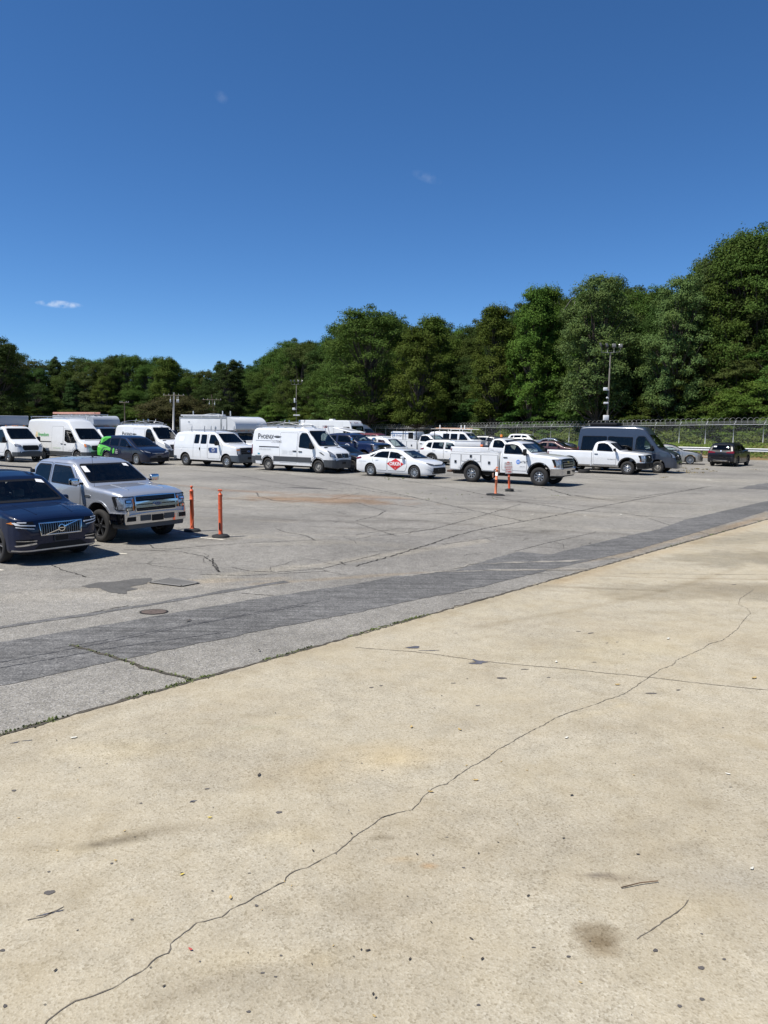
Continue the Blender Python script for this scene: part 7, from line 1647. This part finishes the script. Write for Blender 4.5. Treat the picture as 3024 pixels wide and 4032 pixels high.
# --- poles with lamps and cameras
def flood_pole(pos, h, label, lean=0., lamps=True, scale=1.):
    e = tag(empty('light_pole', (pos[0], pos[1], 0)), label, 'light pole')
    bm = bmesh.new(); lathe(bm, [(.10 * scale, 0), (.095 * scale, 1), (.06 * scale, h), (.0, h + .01)], 12); finish(bm, 'pole', BRONZE, e, 50)
    bm = bmesh.new(); ca = R(18); ux = Vector((math.cos(ca), math.sin(ca), 0))
    tube(bm, [ux * -.92 + Vector((0, 0, h + .40)), ux * -.90 + Vector((0, 0, h + .0)), Vector((0, 0, h)), ux * .92 + Vector((0, 0, h + .1)), ux * 1.0 + Vector((0, 0, h + .40))], .035, 8)
    for k in (-.3, .35): tube(bm, [ux * k + Vector((0, 0, h)), ux * k + Vector((0, 0, h + .40))], .03, 8)
    for v in bm.verts: v.co.x *= scale; v.co.y *= scale; v.co.z = h + (v.co.z - h) * scale
    finish(bm, 'crossarm', plain('arm_steel', (.26, .27, .22), .6, .3), e)
    for i, k in enumerate((-.92, -.3, .35, 1.0)):
        bm = bmesh.new(); box(bm, (0, 0, .20), (.34, .12, .36), bev=.03); box(bm, (0, -.065, .21), (.26, .02, .26), mi=1, bev=.006); tube(bm, [(0, 0, -.1), (0, 0, .05)], .05)
        o = finish(bm, 'floodlight', [plain('lamp_housing', (.06, .06, .055), .6), plain('lamp_glass', (.14, .14, .13), .15, spec=.6)], e)
        o.location = ux * k * scale + Vector((0, 0, h + .45 * scale)); o.scale = (scale,) * 3; o.rotation_euler = (R(-22), 0, R([62, 48, -8, -20][i]))
    return e
def cambox(e, z, dx, s, mat=WPLAST, name='equipment_box'):
    bm = bmesh.new(); box(bm, (dx, -.1, z), s, bev=.03); box(bm, (dx * .45, -.06, z - s[2] * .3), (abs(dx) * .9 + .02, .05, .05)); return finish(bm, name, mat, e)
pb = pd(2392, 1640, 66.); h = pd(2404, 1389, 66.).z
lp = flood_pole((pb.x, pb.y), h, 'tall bronze pole with four floodlights and white boxes behind the slate passenger van')
cambox(lp, pd(2394, 1532, 66).z, -.32, (.34, .2, .27)); cambox(lp, pd(2396, 1645, 66).z, -.16, (.44, .3, .45)); cambox(lp, pd(2394, 1587, 66).z, -.22, (.40, .16, .16), name='camera'); cambox(lp, pd(2394, 1566, 66).z, -.14, (.14, .14, .14), name='camera')
pb = pd(1167, 1672, 92.); h = pd(1168.8, 1514, 92.).z
lp = flood_pole((pb.x, pb.y), h, 'slender pole with four floodlights and white cameras above the feather van', scale=.68)
cambox(lp, pd(1167, 1610, 92).z, -.30, (.34, .2, .28)); cambox(lp, pd(1167, 1577, 92).z, -.20, (.16, .16, .55), name='camera'); cambox(lp, pd(1167, 1635, 92).z, .20, (.5, .2, .14), name='camera'); cambox(lp, pd(1167, 1635, 92).z, -.20, (.3, .2, .14), name='camera')
def utility_pole(xb, yb, xt, yt, depth, r, mat, label, arm_y=None, aw=1.1, gear=0):
    a, b = pd(xb, yb, depth), pd(xt, yt, depth); d = (b - a).normalized(); z0 = a - d * (a.z / d.z)
    e = tag(empty('utility_pole', z0), label, 'utility pole')
    bm = bmesh.new(); tube(bm, [(0, 0, 0), b - z0], [r, r * .7], 10); finish(bm, 'pole', mat, e, 50)
    if arm_y:
        c = pd(xt, arm_y, depth); c = a + d * ((c.z - a.z) / d.z) - z0
        bm = bmesh.new(); box(bm, c + Vector((0, -.12, 0)), (aw * 2, .09, .10), bev=.01); finish(bm, 'crossarm', WOODP, e)
        for k in (-.9, -.45, .45, .9):
            bm = bmesh.new(); lathe(bm, [(.02, 0), (.045, .06), (.025, .09), (.04, .15), (.001, .18)], 8, c=c + Vector((k * aw, -.12, .07))); finish(bm, 'insulator', GALV, e)
        for k in range(gear):
            bm = bmesh.new(); q = c + Vector(((-.5, .55, .75)[k], -.2, -1.1)); lathe(bm, [(.06, 0), (.10, .05), (.10, .45), (.06, .50), (.001, .52)], 10, c=q); tube(bm, [q + Vector((0, 0, .6)), c + Vector(((-.5, .55, .75)[k], -.1, 0))], .02); finish(bm, 'insulator', GALV, e)
    return e
utility_pole(682.5, 1684, 685, 1545, 118., .17, plain('pale_pole', (.62, .60, .56), .8), 'bleached pale utility pole with crossarm by the copper coloured tree', 1557, 1.7, 3)
utility_pole(847, 1648, 832, 1554, 150., .14, WOODP, 'leaning brown utility pole with crossarm in front of dark evergreens', 1574, 1.9, 2)
utility_pole(492, 1668, 490, 1583, 130., .13, WOODP, 'thin brown utility pole with bare crossarm behind the green lettered van', 1585, .8)
utility_pole(800, 1640, 799, 1618, 140., .10, WPLAST, 'short white vent pipe standing near the leaning utility pole')

# small discarded things near the pickups
def tyre_on_ground(x, y):
    c = P2(x, y); t, m = wheel_meshes(.33, .20, 'steel', .19)
    e = tag(empty('loose_tyre', (c[0], c[1], .10)), 'loose tyre lying flat beneath the white single cab pickup', 'tyre'); e.rotation_euler = (R(90), 0, 0)
    link(bpy.data.objects.new('tyre', t), e); link(bpy.data.objects.new('rim', m), e)
tyre_on_ground(2299, 1862)
c = P2(2266, 1860); bm = bmesh.new(); box(bm, (0, 0, .04), (.34, .26, .08), Matrix.Rotation(.5, 3, 'Z'), bev=.03); o = finish(bm, 'crumpled_bag', PAPER, None); o.location = (*c, 0); tag(o, 'small crumpled white bag on the asphalt beside the loose tyre', 'bag')
# white boxes in the work pickup bed
wp = [o for o in COL.objects if o.get('label', '').startswith('white work pickup')]
if wp:
    wp = wp[0]
    M_ = Matrix.Translation(wp.location) @ Matrix.Rotation(wp.rotation_euler.z, 4, 'Z')
    for i, (x, y, z, s, lb) in enumerate(((-1.75, -.45, 1.50, (1.9, .7, .36), 'long white toolbox across the work pickup bed'), (-1.5, .35, 1.45, (1.5, .6, .30), 'white storage crate behind the long toolbox in the pickup bed'))):
        bm = bmesh.new(); box(bm, (0, 0, 0), s, bev=.02); tb = finish(bm, 'toolbox', WHITE, None); bm = bmesh.new(); box(bm, (0, 0, s[2] / 2 + .02), (s[0] + .04, s[1] + .04, .05), bev=.01); finish(bm, 'lid', BOXW, tb)
        tb.matrix_world = M_ @ Matrix.Translation((x, y, z)); tag(tb, lb, 'toolbox')
    bm = bmesh.new(); box(bm, (0, 0, 0), (.18, .12, .14), bev=.02); o = finish(bm, 'orange_lamp', ORANGE2, None); o.matrix_world = M_ @ Matrix.Translation((-.72, -.78, 1.42)); tag(o, 'orange marker lamp beside the white toolbox', 'lamp')
wv = [o for o in COL.objects if o.get('label', '').startswith('white van with dark side windows')]
if wv:
    wv = wv[0]; M_ = Matrix.Translation(wv.location) @ Matrix.Rotation(wv.rotation_euler.z, 4, 'Z')
    bm = bmesh.new()
    for y in (-.2, .2): box(bm, (0, y, 0), (3.6, .05, .08))
    for k in range(11): tube(bm, [(-1.7 + k * .34, -.2, 0), (-1.7 + k * .34, .2, 0)], .02)
    o = finish(bm, 'ladder', plain('pale_orange_fibreglass', (.62, .36, .22), .6), None); o.matrix_world = M_ @ Matrix.Translation((-.4, -.35, 2.42)); tag(o, 'pale orange extension ladder on the roof of the windowed white van', 'ladder')

# ================================================================== woods
def leafmat(name, col, var=.35, trans=.22, warm=(.10, .11, .02)):
    m, n, b, o = newmat(name); t = N(n, 'ShaderNodeTexCoord'); oi = N(n, 'ShaderNodeObjectInfo')
    z = N(n, 'ShaderNodeTexNoise'); z.inputs['Scale'].default_value = .55; z.inputs['Detail'].default_value = 4; L_(n, t.outputs['Object'], z.inputs['Vector'])
    z2 = N(n, 'ShaderNodeTexNoise'); z2.inputs['Scale'].default_value = 6; L_(n, t.outputs['Object'], z2.inputs['Vector'])
    mx = N(n, 'ShaderNodeMix'); mx.data_type = 'RGBA'; mr = N(n, 'ShaderNodeMapRange'); L_(n, z.outputs[0], mr.inputs[0]); mr.inputs[1].default_value = .4; mr.inputs[2].default_value = .7; mr.inputs[4].default_value = .7
    L_(n, mr.outputs[0], mx.inputs[0]); mx.inputs[6].default_value = (*col, 1); mx.inputs[7].default_value = (*warm, 1)
    hs = N(n, 'ShaderNodeHueSaturation'); L_(n, mx.outputs[2], hs.inputs['Color'])
    h_ = N(n, 'ShaderNodeMapRange'); L_(n, oi.outputs['Random'], h_.inputs[0]); h_.inputs[3].default_value = .475; h_.inputs[4].default_value = .52; L_(n, h_.outputs[0], hs.inputs['Hue'])
    v_ = N(n, 'ShaderNodeMapRange'); L_(n, z2.outputs[0], v_.inputs[0]); v_.inputs[1].default_value = .3; v_.inputs[2].default_value = .7; v_.inputs[3].default_value = 1 - var; v_.inputs[4].default_value = 1 + var
    rv = N(n, 'ShaderNodeMapRange'); L_(n, oi.outputs['Random'], rv.inputs[0]); rv.inputs[3].default_value = .74; rv.inputs[4].default_value = 1.26
    mm = N(n, 'ShaderNodeMath', _operation='MULTIPLY'); L_(n, v_.outputs[0], mm.inputs[0]); L_(n, rv.outputs[0], mm.inputs[1]); L_(n, mm.outputs[0], hs.inputs['Value'])
    L_(n, hs.outputs[0], b.inputs['Base Color']); b.inputs['Roughness'].default_value = .7; b.inputs['Specular IOR Level'].default_value = .10
    tl = N(n, 'ShaderNodeBsdfTranslucent'); L_(n, hs.outputs[0], tl.inputs[0]); ms = N(n, 'ShaderNodeMixShader'); ms.inputs[0].default_value = trans
    L_(n, b.outputs[0], ms.inputs[1]); L_(n, tl.outputs[0], ms.inputs[2]); L_(n, ms.outputs[0], o.inputs[0]); return m
LM = {'mid': leafmat('leaf_mid_green', (0.058, 0.105, 0.018), warm=(0.080, 0.116, 0.020)), 'dark': leafmat('leaf_dark_green', (0.043, 0.080, 0.017), warm=(0.056, 0.087, 0.018)), 'olive': leafmat('leaf_olive_green', (0.068, 0.093, 0.022), warm=(0.085, 0.101, 0.026)), 'bright': leafmat('leaf_bright_green', (0.075, 0.127, 0.019), warm=(0.109, 0.146, 0.024)), 'pale': leafmat('leaf_pale_green', (0.095, 0.157, 0.049), warm=(0.125, 0.178, 0.043)), 'pine': leafmat('needle_green', (0.041, 0.071, 0.018), warm=(0.052, 0.080, 0.020)), 'copper': leafmat('leaf_copper', (0.072, 0.069, 0.023), warm=(0.055, 0.071, 0.020)), 'bush': leafmat('leaf_bush', (.10, .145, .030), warm=(.16, .18, .05))}
BARK = plain('bark', (.075, .062, .05), .95, var=.4, nscale=4); PALEB = plain('dead_bark', (.30, .27, .24), .95, var=.2, nscale=4)
def quads_mesh(name, C, Nn, size, asp, mat):
    """many leaf sprays: centres C, facing Nn, one folded rhombus each"""
    n = len(C); r = np.random.RandomState(n); t = r.normal(size=(n, 3)); t -= (t * Nn).sum(1, keepdims=True) * Nn; t /= np.linalg.norm(t, axis=1, keepdims=True) + 1e-9; b = np.cross(Nn, t)
    s = size[:, None]; a = asp[:, None]
    P = np.stack([C - t * s, C + b * s * a - Nn * s * .18, C + t * s, C - b * s * a - Nn * s * .18], 1).reshape(-1, 3)
    me = bpy.data.meshes.new(name); me.vertices.add(4 * n); me.vertices.foreach_set('co', P.ravel())
    f = np.arange(4 * n).reshape(n, 4); me.loops.add(4 * n); me.loops.foreach_set('vertex_index', f.ravel().astype(np.int32)); me.polygons.add(n); me.polygons.foreach_set('loop_start', np.arange(0, 4 * n, 4, dtype=np.int32)); me.update(calc_edges=True)
    me.materials.append(mat); return me
def crown_mesh(seed, H, rad, z0, mat, ncl=75, per=360, leaf=.15, kind='round', flat=.55, fan=False):
    r = np.random.RandomState(seed); C = []; Nn = []; pts = []
    for i in range(ncl):
        for _ in range(40):
            u = r.rand(); z = z0 + (H - z0) * u
            if kind == 'round': R0 = rad * math.sqrt(max(.02, 1 - ((u - .42) / .62) ** 2))
            elif kind == 'tall': R0 = rad * (1 - .72 * u ** 1.6) * min(1, .45 + u * 2.5)
            elif kind == 'full': R0 = rad * min(1, (1.06 - u) ** .55 * 1.15) * min(1, .7 + u)
            else: R0 = rad * (1.02 - u) ** .8 * min(1, .5 + 3 * u)
            rr = R0 * (r.rand() ** .35) * r.uniform(.78, 1.10); a = r.rand() * 6.283; z += (r.uniform(0, .07) * H if i % 5 == 0 and u > .7 else 0)
            p = np.array([rr * math.cos(a), rr * math.sin(a), z])
            if all(np.linalg.norm((p - q) * (1, 1, 1.3)) > rad * .15 for q in pts[-60:]): break
        pts.append(p)
        cr = rad * r.uniform(.13, .27) * (.62 if i % 5 == 0 else 1); k = int(per * r.uniform(.6, 1.3) * (cr / (rad * .21)) ** 2)
        d = r.normal(size=(k, 3)); d /= np.linalg.norm(d, axis=1, keepdims=True); d[:, 2] = np.where(d[:, 2] < -.35, -d[:, 2] * .5, d[:, 2])
        sh = (r.rand(k) ** .30)[:, None]
        lump = 1 + .28 * np.sin(d[:, :1] * 5 + i) * np.cos(d[:, 1:2] * 6 + 2 * i)
        q = p + d * sh * lump * np.array([cr, cr, cr * flat])
        nn = d * .55 + np.array([p[0] / rad * .35, p[1] / rad * .35, .45]) + r.normal(size=(k, 3)) * .42; nn /= np.linalg.norm(nn, axis=1, keepdims=True)
        C.append(q); Nn.append(nn)
    C = np.concatenate(C); Nn = np.concatenate(Nn); n = len(C)
    return quads_mesh('crown', C, Nn, leaf * r.uniform(.55, 1.25, n), r.uniform(.4, .8, n), mat), pts
def trunk_mesh(seed, H, z0, rad, pts, mat=BARK, r0=.26, dead=False):
    r = np.random.RandomState(seed); bm = bmesh.new(); top = H * (.82 if not dead else .7)
    sp = [Vector((0, 0, -.3))] + [Vector((r.normal() * .12 * k, r.normal() * .12 * k, top * k / 6)) for k in range(1, 7)]
    tube(bm, sp, [r0 * 1.25] + [r0 * (1 - .8 * k / 6) for k in range(1, 7)], 8)
    for p in pts:
        if dead or r.rand() < .5:
            k = min(5, max(1, int((p[2] * .72) / top * 6))); a = sp[k]; m_ = (a + Vector(p)) * .5 + Vector((0, 0, -.3 + r.normal() * .2))
            tube(bm, [a, m_, Vector(p)], [r0 * .32, r0 * .2, .02], 5)
            if dead:
                for _ in range(4):
                    q = Vector(p) + Vector((r.normal() * .8, r.normal() * .8, r.uniform(.2, 1.4))); m2 = (m_ + Vector(p)) * .5; tube(bm, [m2, (m2 + q) * .5 + Vector((0, 0, .1)), q], [.06, .04, .012], 4)
    me = bpy.data.meshes.new('trunk'); bm.to_mesh(me); bm.free(); me.materials.append(mat); return me
PROTO = {}
def proto(key, seed, H, rad, z0, mat, **k):
    c, pts = crown_mesh(seed, H, rad, z0, mat, **k); PROTO[key] = (c, trunk_mesh(seed, H, z0, rad, pts), H, rad)
for nm_, sd, H_, rd_, z_, mt_, kw in (
    ('broad_a', 1, 16, 5.2, 2.5, 'mid', dict(kind='round', flat=.78)), ('broad_b', 2, 16, 5.2, 3.0, 'mid', dict(kind='round', flat=.95)), ('broad_c', 3, 16, 5.0, 2.0, 'dark', dict(kind='round', flat=.75)), ('broad_d', 4, 16, 5.6, 1.5, 'dark', dict(kind='round', flat=.85)),
    ('broad_e', 13, 16, 5.0, 2.5, 'olive', dict(kind='round', flat=.8)), ('broad_f', 14, 16, 5.3, 2.0, 'bright', dict(kind='full', flat=.8)),
    ('tall_a', 5, 16, 3.9, 3.0, 'bright', dict(kind='tall', flat=1.1)), ('tall_b', 6, 16, 4.2, 2.5, 'bright', dict(kind='full', flat=1.05)), ('pale_a', 7, 16, 4.2, 3.5, 'pale', dict(kind='round', flat=.95)),
    ('pine_a', 8, 16, 4.0, 3.5, 'pine', dict(kind='tall', flat=.8, leaf=.11)), ('low_a', 9, 9, 4.6, .3, 'mid', dict(kind='full', flat=.7)), ('low_b', 10, 9, 4.4, .2, 'dark', dict(kind='full', flat=.7)), ('low_c', 11, 9, 4.6, .2, 'bright', dict(kind='round', flat=.75)), ('copper_a', 12, 7, 5.2, 2.0, 'copper', dict(kind='round', flat=.6))):
    proto(nm_, sd, H_, rd_, z_, LM[mt_], ncl=200, per=340, **{'leaf': .102, **kw})
KIND = {'broad': ('broadleaf_tree', 'rounded mid green broadleaf tree massed in the woods behind the fence'), 'tall': ('poplar_tree', 'bright green upright tree with shaggy crown rising among the darker woods'), 'pale': ('pale_tree', 'pale grey green tree standing above its darker neighbours at the wood top'), 'pine': ('pine_tree', 'dark needled pine standing in the far woods'), 'low': ('understorey_tree', 'low bushy tree with foliage down to the ground at the wood edge'), 'copper': ('copper_tree', 'spreading copper coloured small tree behind the bleached utility pole'), 'dark': ('broadleaf_tree', 'dark green broadleaf tree massed in the woods behind the fence')}
SILX = [-400, -60, 0, 60, 75, 100, 150, 250, 400, 480, 560, 640, 700, 740, 800, 860, 900, 940, 980, 1000, 1100, 1150, 1250, 1330, 1350, 1420, 1480, 1560, 1620, 1650, 1700, 1740, 1800, 1850, 1900, 1940, 1960, 2000, 2060, 2110, 2160, 2230, 2270, 2290, 2350, 2400, 2440, 2470, 2560, 2620, 2680, 2730, 2760, 2800, 2870, 2900, 2960, 3024, 3400]
SILY = [1300, 1320, 1335, 1380, 1475, 1470, 1425, 1420, 1420, 1398, 1415, 1415, 1450, 1480, 1470, 1430, 1420, 1445, 1450, 1445, 1405, 1365, 1350, 1335, 1265, 1235, 1222, 1250, 1275, 1290, 1248, 1275, 1270, 1280, 1250, 1210, 1200, 1230, 1180, 1145, 1130, 1155, 1185, 1150, 1095, 1085, 1100, 1130, 1130, 1120, 1095, 1110, 1070, 1025, 985, 935, 925, 915, 880]
def ytop(x): return float(np.interp(x, SILX, SILY))
def pxof(p):
    v = Vector((p[0], p[1], p[2] - CAM_H)); d = v.dot(_fw); return 1512 + FPX * v.dot(_rt) / d, 2016 - FPX * v.dot(_up) / d
tr_ = np.random.RandomState(21)
def tree(key, pos, z, H, wid=1., label=None, group=None):
    c, t, H0, r0 = PROTO[key]; fam = key.split('_')[0]
    nm, lb = KIND['dark' if key in ('broad_c', 'broad_d') else fam]
    e = tag(empty(nm, (pos[0], pos[1], z), tr_.uniform(0, 6.28)), label or lb, 'tree', group or {'broad': 'broadleaf trees in the woods', 'tall': 'bright upright trees in the woods', 'pale': 'pale trees in the woods', 'pine': 'pines in the woods', 'low': 'understorey trees at the wood edge', 'copper': 'copper trees'}[fam])
    k = H / H0; w = k * wid; e.scale = (w, w, k)
    link(bpy.data.objects.new('crown', c), e); link(bpy.data.objects.new('trunk', t), e); return e
def top_h(pos, zb, f=1.):
    x, _ = pxof((pos[0], pos[1], 3)); y = ytop(x); d = pd(x, y, pos[1]); return (d.z - zb) * f * (1.03 if x < 1250 else .955), x
nt_ = 0
for ri, (off, f0, f1, step, keys) in enumerate(((6.5, .24, .40, 5.2, ('low_a', 'low_b', 'low_c', 'low_a', 'low_b')), (9.5, .50, .74, 5.2, ('broad_a', 'broad_d', 'broad_b', 'broad_c', 'broad_f', 'broad_e')), (14., .80, .96, 5.0, ('broad_a', 'broad_b', 'broad_c', 'broad_d', 'broad_e')), (19.5, .94, 1.02, 4.2, ('broad_a', 'broad_c', 'broad_b', 'broad_d', 'broad_e')), (26., .93, 1.0, 5., ('broad_d', 'broad_c', 'broad_a')))):
    s = -34 + ri * 1.7
    while s < 420:
        p = wpos(s + tr_.uniform(-1.2, 1.2), off + tr_.uniform(-1.4, 1.4)); zb = bank_z(min(s, 150), off)
        Ht, x = top_h(p, zb)
        st = step * (1 + max(0, s - 60) / (480 if ri > 1 else 200))
        s += st * tr_.uniform(.8, 1.2)
        if x < -420 or p[1] < 20 or Ht < 3: continue
        key = keys[tr_.randint(len(keys))]
        if ri >= 1 and x < 620 and tr_.rand() < .10: key = 'pine_a'
        if ri >= 2 and 1560 < x < 1860 and tr_.rand() < .55: key = ('tall_a', 'tall_b')[tr_.randint(2)]
        if ri >= 2 and 820 < x < 1000 and tr_.rand() < .6: key = 'pine_a'
        H = Ht * tr_.uniform(f0, f1); H = max(H, 4.)
        if ri == 0: H = min(H, 9.5)
        wid = (1. if ri else 1.05) * min(1.5, max(.85, 15. / H)) * (1 + max(0, s - 60) / 1100)
        tree(key, p, zb - .2, H, wid if not key.startswith('p') else wid * .9); nt_ += 1
# single trees that stand out
def lone(x, y, depth, key, wid, label):
    q = pd(x, y, depth); sN = (np.array([q.x, q.y]) - FA) @ FD; zb = bank_z(sN, 10) - .2
    return tree(key, (q.x, q.y), zb, (q.z - zb) * .96, wid, label, 'single trees that stand out of the woods')
lone(1650, 1285, 112, 'tall_b', 1.1, 'bright yellow green tall tree rising out of the dark woods above the white crossovers')
lone(1705, 1243, 121, 'tall_a', 1.0, 'shaggy bright green tree whose ragged tips reach above its neighbours')
lone(1955, 1198, 108, 'tall_a', .95, 'narrow green tree top standing clear against the sky beside a gap')
lone(2370, 1080, 93, 'pale_a', .95, 'pale blue green domed tree crown above the leafless grey tree')
lone(2685, 1085, 88, 'pale_a', .85, 'pale yellow green tree crown standing high above the light pole')
lone(2110, 1130, 104, 'tall_a', .85, 'thin topped green tree just beside the leafless grey tree')
lone(2165, 1122, 105, 'tall_a', .7, 'slim dark green tree tip next to the leafless grey tree')
lone(2310, 1140, 101, 'tall_a', .6, 'very slim tree tip between the leafless tree and the pale domed crown')
lone(1460, 1218, 128, 'broad_a', 1.3, 'broad many lobed crown that forms the first high step of the tree line')
lone(2925, 925, 88, 'broad_b', .82, 'tallest dark green tree at the right end of the tree line')
lone(3010, 912, 86, 'broad_a', .9, 'huge dark tree filling the right edge beside the tallest tree')
lone(2800, 1015, 92, 'pale_a', .62, 'light green crown stepping up towards the tallest tree')
lone(660, 1410, 190, 'tall_a', 1.25, 'bright green dense tree beside the dip in the far tree line')
lone(905, 1418, 175, 'pine_a', 1.15, 'rounded dark pine just past the dip in the far tree line')
lone(665, 1560, 150, 'copper_a', 1.05, None) if 0 else None
q = pd(690, 1578, 128); tree('copper_a', (q.x - 1, q.y + 4), .1, q.z + .3, 1.35)
lone(-20, 1325, 105, 'broad_c', 1.0, 'nearer dark tree cut by the photo edge with ragged branches over the box truck')
lone(20, 1350, 108, 'tall_a', .9, 'ragged slim tree next to the photo edge behind the freedom van' if 0 else 'ragged slim tree with open branches behind the price lettered truck')
# leafless tree
r_ = np.random.RandomState(5); pts = [np.array([r_.normal() * 1.2, r_.normal() * 1.2, r_.uniform(9, 15.5)]) for _ in range(20)]
dm = trunk_mesh(33, 16, 3, 3, pts, PALEB, .14, True)
q = pd(2215, 1165, 109); sN = (np.array([q.x, q.y]) - FA) @ FD; zb = bank_z(sN, 10)
e = tag(empty('dead_tree', (q.x, q.y, zb - .2)), 'leafless pale grey tree with fine upright branches standing among the green crowns', 'tree'); k = (q.z - zb) / 16; e.scale = (k * 1.25, k * 1.25, k)
link(bpy.data.objects.new('trunk', dm), e)
# undergrowth inside the wood and vines on the bank
def scatter(name, fn, n, mat, leaf, label, hmax):
    r = np.random.RandomState(n % 1000); S_, Q_ = fn(r, n); B = np.array([wpos(a_, b_) for a_, b_ in zip(S_, Q_)]) if S_.max() > 150 else FA[None] + FD[None] * S_[:, None] + FN[None] * Q_[:, None]
    hh = hmax * np.clip(fbm(S_ * .35, Q_ * .35 + 5, 4) * 2.2 - .55, .04, 1.2); z = np.array([bank_z(min(s, 150), q) for s, q in zip(S_, Q_)]) + hh * r.rand(n) ** .5
    C = np.concatenate([B, z[:, None]], 1); nn = np.stack([r.normal(size=n) * .6 - .2, r.normal(size=n) * .6 - .45, np.abs(r.normal(size=n)) + .5], 1); nn /= np.linalg.norm(nn, axis=1, keepdims=True)
    me = quads_mesh(name, C, nn, leaf * r.uniform(.5, 1.3, n), r.uniform(.4, .9, n), mat); o = bpy.data.objects.new(name, me); link(o); tag(o, label, 'undergrowth', kind='stuff')
scatter('vines', lambda r, n: (r.uniform(-30, 75, n), r.uniform(.3, 4.5, n)), 42000, LM['bush'], .13, 'leafy vines and weeds growing behind the chain link fence', 1.7)
scatter('bank_grass', lambda r, n: (r.uniform(-30, 45, n), r.uniform(-6.2, 0, n)), 26000, LM['bush'], .10, 'grass and low weeds on the bank below the fence', .32)
scatter('undergrowth', lambda r, n: (r.uniform(-34, 400, n), r.uniform(3, 30, n)), 60000, LM['dark'], .42, 'dark undergrowth filling the wood floor', 4.2)
print('trees', nt_)
